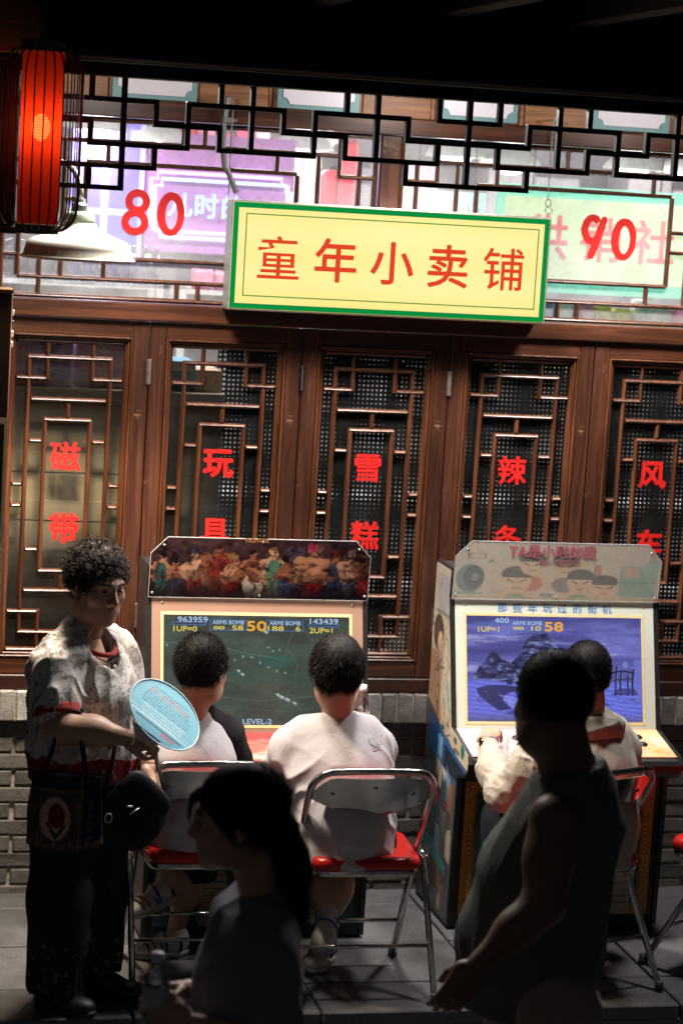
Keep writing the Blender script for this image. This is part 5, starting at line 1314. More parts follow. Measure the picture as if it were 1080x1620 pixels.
def vnormals(vs, fs):
    n = np.cross(vs[fs[:, 2]]-vs[fs[:, 0]], vs[fs[:, 3]]-vs[fs[:, 1]]); N_ = np.zeros_like(vs)
    for i in range(4): np.add.at(N_, fs[:, i], n)
    return N_/(np.linalg.norm(N_, axis=1)[:, None]+1e-12)
def join(*ms):
    vs, fs, b = [], [], 0
    for v, f in ms: vs.append(v); fs.append(f+b); b += len(v)
    return np.concatenate(vs), np.concatenate(fs)
def ridges(Pt, d, scale, seed, warp=.5):
    """fold pattern: ridged noise stretched along direction d"""
    d = nrm(d); q = Pt-np.outer(Pt@d, d)*.82; q = q+warp*.03*(np.stack([vnoise(Pt, 9, seed+i) for i in (1, 2, 3)], -1)-.5)
    r = 1-abs(2*vnoise(q, scale, seed)-1); return r**3.2
def cloth(ms, name, m, par, folds=(), soft=.0012, seed=1):
    vs, fs = ms; N_ = vnormals(vs, fs); dsp = soft*(vnoise(vs, 16, seed)-.5)*2
    for d, sc, amp, msk in folds:
        w_ = 1. if msk is None else msk(vs); dsp = dsp+amp*(ridges(vs, d, sc, seed+int(sc))-.35)*w_
    return smesh(name, vs+N_*dsp[:, None], fs, m, par)
def smesh(name, vs, fs, m, par):
    me = bpy.data.meshes.new(name); q = vs-world_loc(par); n = len(fs)
    me.vertices.add(len(q)); me.vertices.foreach_set('co', q.astype(np.float32).ravel())
    me.loops.add(n*4); me.loops.foreach_set('vertex_index', fs.astype(np.int32).ravel())
    me.polygons.add(n); me.polygons.foreach_set('loop_start', np.arange(0, 4*n, 4, dtype=np.int32))
    me.polygons.foreach_set('use_smooth', np.ones(n, bool)); me.materials.append(m); me.update(calc_edges=True); me.validate()
    o = bpy.data.objects.new(name, me); COL.objects.link(o); o.parent = par; return o

def frame(F, tilt=0., roll=0.):
    """rows right, forward, up for a head or body that faces F; tilt>0 looks down"""
    F = nrm((F[0], F[1], 0)); Rr = V3(F[1], -F[0], 0); U = V3(0, 0, 1)
    f = math.cos(tilt)*F-math.sin(tilt)*U; u = math.sin(tilt)*F+math.cos(tilt)*U
    r = math.cos(roll)*Rr+math.sin(roll)*u; u = -math.sin(roll)*Rr+math.cos(roll)*u
    return np.stack([r, f, u])
def head_sdf(c, Fm, s=1., res=.0035, female=False, neck_to=None, neck_r=.05, old=False):
    H = Sdf(res, .012*s); w = lambda x, y, z: np.array(c)+s*(x*Fm[0]+y*Fm[1]+z*Fm[2])
    e = lambda p, r, k=None, op='u', R=Fm: H.ell(w(*p), [q*s for q in r], R, k, op)
    e((0, -.015, .030), (.077, .097, .088)); e((0, .030, -.030), (.061, .064, .082), .03*s); e((0, .052, -.075), (.045, .040, .045), .03*s)
    e((0, .076, -.103), (.020, .018, .016), .02*s)
    for q in (-1, 1):
        e((q*.040, .055, -.022), (.027, .028, .026), .02*s); e((q*.046, .015, -.075), (.022, .04, .035), .03*s)
        H.cone(w(q*.010, .086, .022), w(q*.042, .074, .024), .0105*s, .009*s, .014*s)
    for q in (-1, 1): e((q*.031, .098, .004), (.019, .016, .013), .010*s, 's')
    for q in (-1, 1): e((q*.031, .076, .004), (.0145, .0135, .0125), .004*s)
    H.cone(w(0, .090, .012), w(0, .109, -.028), .0075*s, .0115*s, .010*s)
    for q in (-1, 1): e((q*.0125, .098, -.034), (.0085, .010, .008), .007*s)
    e((0, .088, -.058), (.021, .011, .0065), .006*s); e((0, .0865, -.070), (.019, .0105, .007), .006*s)
    for q in (-1, 1):
        Re = frame(Fm[1][:2] if abs(Fm[1][2]) < .95 else (0, 1)); 
        e((q*.080, -.010, -.004), (.0075, .019, .031), .006*s); e((q*.085, -.016, .004), (.005, .011, .018), .004*s, 's'); e((q*.078, .0, -.028), (.006, .009, .011), .006*s)
    if neck_to is not None:
        H.cone(w(0, -.028, -.045), neck_to, neck_r, neck_r*1.06, .03)
    return H
def hair_cap(c, Fm, s=1., thick=1.0, res=.004, back=-.062, fringe=.052, side=-.035, top=0.):
    H = Sdf(res, .008*s); w = lambda x, y, z: np.array(c)+s*(x*Fm[0]+y*Fm[1]+z*Fm[2])
    H.ell(w(0, -.018, .034), [s*(.077+.011*thick), s*(.096+.011*thick), s*(.090+.013*thick+top)], Fm)
    H.ell(w(0, .090, fringe-.105), [s*.100, s*.066, s*.108], Fm, .014*s, 's')          # face opening
    for q in (-1, 1): H.ell(w(q*.085, .012, side-.02), [s*.030, s*.040, s*.048], Fm, .010*s, 's')
    H.plane(w(0, -.06, back), -Fm[2]*.86-Fm[1]*.30)
    return H
def spikes(ms, c, Fm, n, l0, l1, wd, flow, seed=1, s=1., lift=1.):
    """short blades of hair growing out of the cap"""
    r = np.random.default_rng(seed); vs, fs = ms; N_ = vnormals(vs, fs); i = r.integers(0, len(vs), n)
    p = vs[i]+r.normal(0, .0015, (n, 3)); d = N_[i]*lift+np.array(flow)*r.uniform(.5, 1.3, (n, 1))+r.normal(0, .22, (n, 3)); d /= np.linalg.norm(d, axis=1)[:, None]
    side = np.cross(d, r.normal(0, 1, (n, 3))); side /= np.linalg.norm(side, axis=1)[:, None]; L = r.uniform(l0, l1, (n, 1)); W = wd*r.uniform(.6, 1.3, (n, 1))
    base = p-N_[i]*.003; a = base-side*W; b = base+side*W; m = base+d*L*.6+np.array((0, 0, -1))*L*.05; t0 = m+side*W*.6; t1 = m-side*W*.6; tip = base+d*L+np.array((0, 0, -1))*L*.12
    v2 = np.concatenate([a, b, t0, t1, tip+side*W*.1, tip-side*W*.1]); k = np.arange(n)
    f2 = np.concatenate([np.stack([k, k+n, k+2*n, k+3*n], 1), np.stack([k+3*n, k+2*n, k+4*n, k+5*n], 1)])
    return join(ms, (v2, f2))
def hand_sdf(W, d, n, side, s=1., curl=(.5, .5, .55, .6), thumb=(.5, .3), res=.003, spread=1.):
    """W wrist, d along the palm, n out of the palm; side = +1/-1 puts the thumb along +-cross(n,d)"""
    H = Sdf(res, .008*s); W = V3(*W); d = nrm(d); n = nrm(n-(np.array(n)@d)*d); t = np.cross(n, d)*side
    R = np.stack([t, d, n])
    H.cone(W-d*.03*s, W+d*.012*s, .0245*s, .025*s, .02*s)
    H.ell(W+d*.048*s, [.041*s, .052*s, .0165*s], R, .015*s); H.ell(W+d*.028*s+t*.022*s+n*.006*s, [.017*s, .028*s, .015*s], R, .012*s)
    L = (.078, .086, .080, .064)
    for i in range(4):
        o = (.0285, .0095, -.0095, -.027)[i]; b = W+d*(.088-.004*abs(i-1.3))*s+t*o*s; a = 0; r = (.0092, .0095, .009, .008)[i]*s; dd = nrm(d+t*(1.2-i)*.055*spread); p = b-dd*.016*s
        H.cone(p, b, r*1.15, r*1.08, .009*s)
        for j, fr in enumerate((.46, .30, .24)):
            a += curl[i]*(1., 1.1, .7)[j]; q = b+(math.cos(a)*dd+math.sin(a)*n)*L[i]*fr*s
            H.cone(b, q, r*(1.06-.1*j), r*(.98-.12*j), .004*s); b = q
    b = W+d*.022*s+t*.030*s+n*.004*s; dirs = nrm(d*.72+t*.62*(1-thumb[1])+n*thumb[0]); q = b+dirs*.036*s; H.cone(b, q, .0125*s, .0105*s, .01*s)
    d2 = nrm(dirs+d*.35+n*.25*thumb[0]-t*thumb[1]*.6); q2 = q+d2*.030*s; H.cone(q, q2, .0105*s, .0085*s, .004*s)
    return H
def shoe(par, heel, toe_dir, L, m, sole_m, up=(0, 0, 1), name='shoe', wd=.040):
    td = nrm(toe_dir); u = nrm(np.array(up)-(np.array(up)@td)*td); sd = np.cross(td, u); R = np.stack([td, sd, u]); h = V3(*heel)
    S_ = Sdf(.005, .02); S_.ell(h+td*L*.30+u*.040, [L*.34, wd*.95, .042], R); S_.ell(h+td*L*.70+u*.028, [L*.31, wd*1.08, .030], R); S_.ell(h+td*L*.16+u*.062, [L*.18, wd*.85, .040], R)
    S_.plane(h+u*.012, -u); o = smesh(name, *S_.build(2), m, par)
    T = Sdf(.005, .02); T.ell(h+td*L*.30+u*.012, [L*.36, wd*1.02, .024], R); T.ell(h+td*L*.70+u*.010, [L*.33, wd*1.14, .022], R); T.plane(h+u*.019, u); T.plane(h, -u)
    smesh('sole', *T.build(1), sole_m, o); return o

# ------------------------------------------------------------------ skin, hair and cloth materials
def skin(name, c):
    k = NT(name); p = k.pr(c, .5); p.inputs['Subsurface Weight'].default_value = .12; p.inputs['Subsurface Radius'].default_value = (.012, .004, .002); p.inputs['Subsurface Scale'].default_value = .6
    v = k.coord(); k.l(k.ramp(k.noise(v, 18, 5, .6), [(.3, tuple(a*.84 for a in c)), (.7, tuple(min(1, a*1.1) for a in c))]), p.inputs['Base Color']); k.bump(p, k.noise(v, 420, 3), .12, .0006); return k.m
M['skin'] = skin('light skin', (.50, .29, .20)); M['skin_tan'] = skin('tanned skin', (.17, .095, .066)); M['skin_old'] = skin('weathered skin', (.47, .28, .195))
def hairm(name, c, rough=.55):
    k = NT(name); p = k.pr(c, rough, 0, .12); v = k.coord('Object', (1, 1, .25)); n = k.noise(v, 240, 3); k.l(k.ramp(n, [(.3, tuple(a*.5 for a in c)), (.7, tuple(a*1.7 for a in c))]), p.inputs['Base Color']); k.bump(p, n, .5, .002); return k.m
M['hair'] = hairm('black hair', (.011, .0095, .009)); M['hair_old'] = hairm('dark permed hair', (.038, .029, .026), .6); M['hair_brown'] = hairm('dark brown hair', (.016, .009, .007))
def fabric(name, c, rough=.85, weave=900, wr=.22, wscale=13, var=.06, sheen=.2, wdir=(1, 1, .35)):
    k = NT(name); p = k.pr(c, rough, 0, .25); p.inputs['Sheen Weight'].default_value = sheen; p.inputs['Sheen Roughness'].default_value = .5
    v = k.coord('Object', wdir); big = k.noise(v, wscale, 5, .55, 1.2); fine = k.noise(k.coord(), weave, 2)
    k.l(k.ramp(k.noise(k.coord(), 9, 4), [(.3, tuple(a*(1-var) for a in c)), (.7, tuple(min(1, a*(1+var)) for a in c))]), p.inputs['Base Color'])
    cr = k.noise(k.coord('Object', (1, 1, .45), (.5, .3, .2)), 11, 3, .5, 1.8); cr = k.math('SUBTRACT', 1., k.math('MULTIPLY', k.math('ABSOLUTE', k.math('SUBTRACT', cr, .5)), 9.)); cr = k.math('POWER', k.math('MAXIMUM', cr, 0.), 2.)
    h = k.math('ADD', k.math('ADD', k.math('MULTIPLY', big, 1.), k.math('MULTIPLY', cr, .17)), k.math('MULTIPLY', fine, .05)); k.bump(p, h, wr, .012); return k.m
M['tee_white'] = fabric('white cotton', (.58, .55, .575), wr=.22); M['tee_black'] = fabric('black cotton', (.012, .012, .013), sheen=0.); M['cream'] = fabric('cream nylon', (.42, .375, .31), .6, wr=.22, wscale=15)
M['navy'] = fabric('navy trousers', (.014, .016, .026), .75, sheen=0.); M['vest'] = fabric('grey green vest', (.12, .122, .108), .9, wr=.3, sheen=0.); M['khaki_cloth'] = fabric('pale khaki trousers', (.30, .24, .21), .85)
M['tee_grey'] = fabric('dull lilac tee', (.20, .19, .235), .9, sheen=.05); M['shoe_white'] = simple('white shoe', (.62, .60, .57), .5, var=.15); M['sole'] = simple('rubber sole', (.45, .44, .42), .6); M['shoe_dark'] = simple('dark shoe', (.02, .018, .018), .5)
M['shorts'] = fabric('black shorts', (.012, .012, .014), .8, sheen=0.)

def trunk(c_pel, c_chest, c_neck, F, w_, d_, k=.05, res=.009):
    """skin trunk kept inside the clothes"""
    B = Sdf(res, k); r = V3(F[1], -F[0], 0)
    B.loft([(c_pel, w_*.80, d_*.78, r), ((np.array(c_pel)+np.array(c_chest))/2, w_*.72, d_*.74, r), (c_chest, w_*.78, d_*.78, r)]); B.cone(c_chest, c_neck, .07, .045, .06); return B
def person(loc, label, grp=None): return thing('person', loc, label, 'person', grp)
def ring_path(c, a, b, ra, rb, n=28): return [np.array(c)+nrm(a)*ra*math.cos(q)+nrm(b)*rb*math.sin(q) for q in np.linspace(0, 2*math.pi, n, endpoint=False)]
def eyes(par, c, Fm, s, brow=True, hair='hair'):
    w = lambda x, y, z: np.array(c)+s*(x*Fm[0]+y*Fm[1]+z*Fm[2])
    for q in (-1, 1):
        E_ = Sdf(.0016, .001); E_.ell(w(q*.0315, .0862, .0035), [.0115*s, .0065*s, .0042*s], Fm); smesh('eye', *E_.build(1), M['eye'], par)
        if brow:
            B_ = Sdf(.002, .003); B_.cone(w(q*.014, .0945, .0245), w(q*.034, .0915, .029), .003*s, .003*s); B_.cone(w(q*.034, .0915, .029), w(q*.050, .079, .024), .003*s, .0015*s); smesh('eyebrow', *B_.build(1), M[hair], par)
M['eye'] = simple('dark eye', (.02, .012, .01), .15)

# ------------------------------------------------------------------ boy with glasses, left machine
b1 = person((1.36, -.9, 0), 'boy with glasses in a white shirt with black sleeves at the left machine')
F1 = nrm((.10, .99, 0)); R1 = V3(F1[1], -F1[0], 0); H1 = V3(1.374, -.915, 1.045); hm1 = frame((.60, .80), .05)
Hd = head_sdf(H1, hm1, .93, neck_to=(1.352, -.905, .885), neck_r=.046)
B = trunk((1.345, -.955, .50), (1.345, -.885, .76), (1.352, -.90, .90), F1, .145, .115)
B.chain([(1.232, -.86, .80), (1.195, -.76, .625), (1.31, -.63, .695)], [.042, .036, .024]); B.chain([(1.475, -.845, .805), (1.545, -.79, .625), (1.50, -.64, .70)], [.042, .036, .024])
B.chain([(1.29, -.93, .50), (1.34, -.665, .475), (1.345, -.72, .28), (1.315, -.735, .21)], [.07, .052, .042, .03]); B.chain([(1.42, -.92, .50), (1.50, -.665, .475), (1.40, -.70, .22), (1.362, -.715, .075)], [.07, .052, .042, .03])
hl = hand_sdf((1.31, -.63, .70), (.3, .9, -.1), (0, -.1, -1), -1, .82, (.7, .7, .7, .7)); hr = hand_sdf((1.50, -.64, .705), (-.2, .9, -.1), (0, -.1, -1), 1, .82, (.5, .5, .5, .5))
smesh('body', *join(Hd.build(), B.build(), hl.build(1), hr.build(1)), M['skin'], b1)
hc = hair_cap(H1, hm1, .93, 1., back=-.058); smesh('hair', *spikes(hc.build(1), H1, hm1, 15000, .006, .018, .0006, (0, 0, -.25), 3), M['hair'], b1)
S_ = Sdf(.007, .045); S_.loft([((1.347, -.975, .40), .142, .125, R1), ((1.345, -.955, .56), .143, .128, R1), ((1.347, -.905, .73), .150, .122, R1), ((1.350, -.875, .82), .120, .092, R1), ((1.352, -.885, .885), .060, .055, R1)]); S_.plane((0, 0, .418), (0, 0, -1)); S_.plane((1.352, -.90, .905), (.1, .35, .93))
pull = lambda v: np.clip((.80-v[:, 2])/.25, .15, 1)
cloth(S_.build(), 'shirt', M['tee_white'], b1, [((.5, .1, .8), 11, .012, pull), ((.9, .2, .3), 17, .006, pull)], seed=4)
S_ = Sdf(.007, .03); S_.chain([(1.405, -.885, .872), (1.470, -.85, .808), (1.515, -.81, .72), (1.548, -.785, .630)], [.050, .066, .060, .054]); S_.plane((1.545, -.785, .628), (.1, .1, -1)); cloth(S_.build(), 'sleeve', M['tee_black'], b1, [((1, 0, 0), 22, .006, None)], seed=9)
S_ = Sdf(.007, .03); S_.chain([(1.285, -.885, .865), (1.238, -.85, .80), (1.205, -.79, .66)], [.046, .058, .052]); S_.plane((1.20, -.785, .645), (0, .2, -1)); cloth(S_.build(), 'sleeve', M['tee_black'], b1, [((1, 0, 0), 22, .006, None)], seed=10)
S_ = Sdf(.008, .05); S_.chain([(1.29, -.95, .50), (1.345, -.665, .472), (1.345, -.70, .32)], [.088, .072, .064]); S_.chain([(1.42, -.94, .50), (1.50, -.665, .472), (1.425, -.695, .26)], [.088, .072, .064]); S_.plane((0, 0, .255), (0, 0, -1)); cloth(S_.build(), 'trousers', M['shorts'], b1, [((0, 1, 0), 14, .008, None)], seed=2)
M['blue_strap'] = simple('blue strap', (.06, .09, .25), .5)
for i, (hl_, td, up) in enumerate((((1.375, -.715, .215), (-.86, -.25, -.36), (-.35, -.1, .92)), ((1.405, -.715, .002), (-.97, -.20, 0), (0, 0, 1)))):
    sh = shoe(b1, hl_, td, .195, M['shoe_white'], M['sole'], up); td = nrm(td); sd = np.cross(td, nrm(up)); u = np.cross(sd, td)
    h = V3(*hl_)
    for q, m_ in ((.18, M['shoe_dark']), (.45, M['blue_strap'])):
        MB().tube([h+td*.195*q+sd*(.041*math.cos(a))+u*(.036+.043*math.sin(a)) for a in np.linspace(-.3, math.pi+.3, 12)], .0055, 6).build('strap', m_, sh, True)
    for q in (.56, .70, .82): MB().tube([h+td*.195*(q+.04*math.cos(a))+sd*(.043*math.cos(a))+u*(.024+.036*math.sin(a)) for a in np.linspace(.1, math.pi-.1, 10)], .003, 5).build('strap', M['shoe_dark'], sh, True)
# glasses
w1 = lambda x, y, z: H1+.93*(x*hm1[0]+y*hm1[1]+z*hm1[2])
g_ = MB()
for q in (-1, 1):
    g_.tube([w1(q*.033+.022*math.cos(a), .108-.10*abs(q*.033+.022*math.cos(a))**1.4, .002+.017*math.sin(a)) for a in np.linspace(0, 2*math.pi, 20, endpoint=False)], .0011, 5, True)
    g_.tube([w1(q*.056, .100, .006), w1(q*.076, .06, .008), w1(q*.086, -.005, .010), w1(q*.086, -.02, -.004)], .0013, 5)
g_.tube([w1(-.011, .107, .006), w1(0, .112, .009), w1(.011, .107, .006)], .0011, 5); g_.build('glasses', M['wire'], b1, True)

# ------------------------------------------------------------------ boy in the white tee, left machine
b2 = person((1.85, -.98, 0), 'boy in a plain white T-shirt seen from behind at the left machine')
F2 = nrm((0, 1, 0)); R2 = V3(1, 0, 0); H2 = V3(1.823, -.955, 1.052); hm2 = frame((-.02, 1), .04)
Hd = head_sdf(H2, hm2, .95, neck_to=(1.838, -.945, .895), neck_r=.050)
B = trunk((1.868, -1.035, .50), (1.848, -.945, .77), (1.838, -.94, .91), F2, .175, .125)
B.chain([(1.70, -.89, .79), (1.668, -.80, .615), (1.70, -.665, .69)], [.042, .038, .026]); B.chain([(1.983, -.89, .79), (2.02, -.80, .62), (1.93, -.66, .69)], [.042, .038, .026])
B.chain([(1.80, -1.0, .50), (1.80, -.70, .475), (1.83, -.80, .26), (1.855, -.83, .20)], [.08, .055, .045, .032]); B.chain([(1.93, -1.0, .50), (1.97, -.70, .475), (1.91, -.80, .25), (1.868, -.80, .085)], [.08, .055, .045, .032])
smesh('body', *join(Hd.build(), B.build(), hand_sdf((1.70, -.665, .695), (.2, .9, -.1), (0, -.1, -1), -1, .85).build(1), hand_sdf((1.93, -.66, .695), (-.2, .9, -.1), (0, -.1, -1), 1, .85).build(1)), M['skin'], b2)
hc = hair_cap(H2, hm2, .95, 1.25, back=-.060, top=.004); smesh('hair', *spikes(hc.build(1), H2, hm2, 15000, .010, .030, .0007, (-.25, .15, -.9), 5, lift=.42), M['hair'], b2)
S_ = Sdf(.007, .05); S_.loft([((1.862, -1.06, .42), .172, .140, R2), ((1.862, -1.03, .56), .166, .142, R2), ((1.852, -.965, .72), .168, .128, R2), ((1.843, -.925, .825), .150, .100, R2), ((1.838, -.932, .895), .066, .060, R2)])
S_.chain([(1.742, -.905, .822), (1.700, -.875, .768), (1.668, -.825, .675)], [.066, .067, .063], .05); S_.chain([(1.938, -.905, .822), (1.985, -.875, .768), (2.014, -.825, .675)], [.066, .067, .063], .05)
S_.plane((0, 0, .437), (0, 0, -1)); S_.plane((1.838, -.95, .912), (0, .35, .93))
side_ = lambda v: np.clip(abs(v[:, 0]-1.85)/.10-.55, .0, 1)*np.clip((.86-v[:, 2])/.10, 0, 1)
low = lambda v: np.clip((.62-v[:, 2])/.10, .12, 1)
sh2 = cloth(S_.build(), 'shirt', M['tee_white'], b2, [((-.85, .1, .5), 15, .016, lambda v: side_(v)*(v[:, 0] > 1.85)), ((.85, .1, .5), 15, .016, lambda v: side_(v)*(v[:, 0] < 1.85)), ((.9, 0, -.25), 13, .012, low)], seed=6)
S_ = Sdf(.008, .05); S_.chain([(1.80, -1.04, .49), (1.80, -.70, .472), (1.822, -.76, .34)], [.098, .076, .066]); S_.chain([(1.945, -1.03, .49), (1.97, -.70, .472), (1.93, -.76, .34)], [.098, .076, .066]); S_.plane((0, 0, .335), (0, 0, -1)); cloth(S_.build(), 'trousers', M['navy'], b2, [((0, 1, 0), 14, .008, None)], seed=3)
for hl_, td, up in (((1.895, -.78, .15), (-.30, -.80, -.40), (-.2, -.35, .92)), ((1.895, -.77, .002), (-.45, -.85, 0), (0, 0, 1))):
    sh = shoe(b2, hl_, td, .21, M['shoe_white'], M['sole'], up); td = nrm(td); sd = np.cross(td, nrm(up)); u = np.cross(sd, td); h = V3(*hl_)
    for q in (.2, .34, .48): MB().tube([h+td*.21*q+sd*(.042*math.cos(a))+u*(.034+.043*math.sin(a)) for a in np.linspace(-.1, math.pi+.1, 10)], .0035, 5).build('strap', M['blue_strap'], sh, True)
MB().tube(ring_path((1.8385, -.937, .897), R2, (0, .93, -.36), .066, .062), .0055, 6, True).build('collar', M['tee_white'], sh2, True)
# faint tone-on-tone sports emblem on the right shoulder blade
me = sh2.data; n_ = len(me.vertices); sv = np.empty(n_*3); me.vertices.foreach_get('co', sv); sv = sv.reshape(-1, 3)+world_loc(b2); sv = sv[sv[:, 1] < -.93]
def on_back(x, z): 
    d2 = (sv[:, 0]-x)**2+(sv[:, 2]-z)**2; i = np.argsort(d2)[:4]; return (x, sv[i, 1].mean()-.0022, z)
em = MB(); ex, ez = 1.958, .822
for a0, L_ in ((-52, .036), (0, .042), (52, .036)):
    a = math.radians(90-a0); d_ = np.array((math.cos(a), math.sin(a))); nn = np.array((-d_[1], d_[0])); pts = []
    for q in np.linspace(0, 2*math.pi, 14, endpoint=False): pp = np.array((ex, ez))+d_*(L_*.55+L_*.45*math.cos(q))+nn*(.0095*math.sin(q)); pts.append(on_back(*pp))
    em.add(pts, [tuple(range(14))])
for j in range(3):
    z = ez-.004-.0055*j; hw_ = .022-.003*j; em.add([on_back(ex+x, z+dz) for dz in (0, .003) for x in (-hw_, -hw_/3, hw_/3, hw_)], [(0, 1, 5, 4), (1, 2, 6, 5), (2, 3, 7, 6)])
em.build('emblem', fabric('pale grey print', (.50, .48, .49)), sh2, fix=False)

# ------------------------------------------------------------------ boy in the cream jacket, right machine
b3 = person((2.70, -1.0, 0), 'boy with cropped hair in a cream hooded jacket sitting at the right machine')
F3 = nrm((-.20, .98, 0)); R3 = V3(F3[1], -F3[0], 0); H3 = V3(2.703, -.955, 1.045); hm3 = frame((.22, .97), .06)
Hd = head_sdf(H3, hm3, .95, neck_to=(2.735, -.945, .895), neck_r=.050)
B = trunk((2.735, -1.04, .50), (2.735, -.945, .77), (2.735, -.94, .91), F3, .16, .12)
B.chain([(2.60, -.94, .80), (2.475, -.84, .60), (2.472, -.635, .735)], [.044, .038, .025]); B.chain([(2.865, -.87, .80), (2.945, -.78, .61), (2.85, -.64, .70)], [.044, .038, .025])
B.chain([(2.66, -1.0, .50), (2.545, -.70, .475), (2.50, -.70, .25), (2.50, -.67, .08)], [.08, .055, .045, .034]); B.chain([(2.79, -.98, .50), (2.80, -.70, .475), (2.80, -.72, .25), (2.80, -.68, .08)], [.08, .055, .045, .034])
h3 = hand_sdf((2.473, -.625, .742), (.38, .90, .20), (.25, .12, -.95), -1, .95, (.55, .6, .65, .7), (.4, .4))
smesh('body', *join(Hd.build(), B.build(), h3.build(1), hand_sdf((2.85, -.64, .705), (-.1, .95, -.1), (0, -.1, -1), 1, .85).build(1)), M['skin'], b3)
hc = hair_cap(H3, hm3, .95, .9, back=-.056); smesh('hair', *spikes(hc.build(1), H3, hm3, 15000, .005, .013, .0005, (0, 0, .05), 8), M['hair'], b3)
S_ = Sdf(.007, .05); S_.loft([((2.735, -1.07, .42), .150, .135, R3), ((2.735, -1.03, .56), .158, .140, R3), ((2.735, -.965, .72), .165, .128, R3), ((2.735, -.925, .825), .140, .100, R3), ((2.735, -.935, .885), .072, .066, R3)])
S_.chain([(2.62, -.945, .825), (2.555, -.91, .735), (2.478, -.845, .605)], [.068, .068, .066], .05); S_.chain([(2.478, -.845, .605), (2.462, -.745, .665), (2.470, -.665, .718)], [.064, .056, .037], .03)
S_.chain([(2.835, -.89, .825), (2.885, -.855, .76), (2.945, -.785, .615), (2.86, -.67, .69)], [.068, .066, .058, .038], .05); S_.plane((0, 0, .43), (0, 0, -1))
arm_ = lambda v: (v[:, 0] < 2.60)*1.
cloth(S_.build(), 'jacket', M['cream'], b3, [((.85, .45, .1), 27, .0055, arm_), ((.3, .3, .9), 16, .007, lambda v: 1-arm_(v)), ((.95, .2, -.1), 44, .004, arm_)], seed=12)
S_ = Sdf(.006, .02)
for a in np.linspace(-2.6, -.5, 9): 
    c = V3(2.735, -.94, .885)+R3*.085*math.cos(a)+F3*.075*math.sin(a)+V3(0, 0, .012*math.sin(a)); S_.ell(c, (.030, .026, .030), None, .02)
S_.ell((2.748, -1.000, .868), (.070, .030, .036), np.stack([R3, F3, V3(0, 0, 1)]), .06)
cloth(S_.build(), 'hood', M['cream'], b3, [((.2, .2, -.95), 30, .007, None), ((.9, .2, .2), 22, .006, None)], seed=15)
S_ = Sdf(.008, .05); S_.chain([(2.66, -1.03, .50), (2.545, -.705, .470), (2.515, -.70, .20)], [.10, .085, .068]); S_.chain([(2.80, -1.0, .50), (2.80, -.70, .472), (2.80, -.72, .20)], [.10, .085, .068]); S_.plane((0, 0, .17), (0, 0, -1)); tr3 = cloth(S_.build(), 'trousers', M['navy'], b3, [((0, .3, 1), 12, .010, None)], seed=5)
MB().tube([(2.452, -.745, .40), (2.447, -.735, .34), (2.45, -.73, .28), (2.455, -.73, .22)], [.006, .0045, .004, .003], 6).build('side_stripe', simple('bright green piping', (.1, .6, .22), .5), tr3, True)
for hl_ in ((2.50, -.745, .002), (2.80, -.76, .002)): shoe(b3, hl_, (-.1, 1, 0), .21, M['shoe_dark'], M['sole'])
wt = MB().tube([V3(2.472, -.640, .732)+.0285*(math.cos(a)*nrm((.92, -.38, 0))+math.sin(a)*nrm((-.05, -.25, .96))) for a in np.linspace(0, 2*math.pi, 20, endpoint=False)], .007, 6, True).build('wristwatch', simple('grey watch strap', (.2, .2, .2), .5), b3, True)
MB().box(2.437, 2.445, -.660, -.625, .722, .754, .003).build('watch_face', simple('dark watch glass', (.01, .012, .015), .1), wt)

# ------------------------------------------------------------------ old woman with the fan
wo = person((.94, -1.15, 0), 'older woman with curly hair in a flowered blouse holding a fan')
Fw = nrm((.72, -.69, 0)); Rw = V3(Fw[1], -Fw[0], 0); Hw = V3(.978, -1.175, 1.375); hmw = frame((.46, -.89), .16, .0)
Hd = head_sdf(Hw, hmw, .98, neck_to=(.950, -1.155, 1.225), neck_r=.052)
B = trunk((.965, -1.15, .72), (.95, -1.15, 1.06), (.948, -1.155, 1.24), Fw, .175, .13)
sR, eR, wR = V3(.825, -1.275, 1.15), V3(.860, -1.37, .955), V3(1.050, -1.43, .940); sL = V3(1.055, -1.02, 1.155)
B.chain([sR+V3(.02, .01, -.01), eR], [.042, .044]); B.chain([eR, (eR+wR)/2+V3(0, 0, .006), wR], [.046, .041, .028]); B.chain([sL, (1.14, -1.06, .90), (1.16, -1.22, .80)], [.05, .042, .028])
B.chain([(.88, -1.19, .70), (.875, -1.21, .40), (.88, -1.20, .07)], [.09, .06, .036]); B.chain([(1.04, -1.10, .70), (1.05, -1.11, .40), (1.055, -1.10, .07)], [.09, .06, .036])
hW = hand_sdf(wR, (.98, -.12, -.10), (.05, .70, -.71), 1, .95, (.85, .95, 1.05, 1.1), (.35, .35)); hW2 = hand_sdf((1.16, -1.22, .80), (.3, -.5, -.7), (-.6, .4, -.4), 1, .95, (.9, .9, .9, .9))
bw = smesh('body', *join(Hd.build(), B.build(), hW.build(1), hW2.build(1)), M['skin_old'], wo); eyes(wo, Hw, hmw, .98, True, 'hair_old')
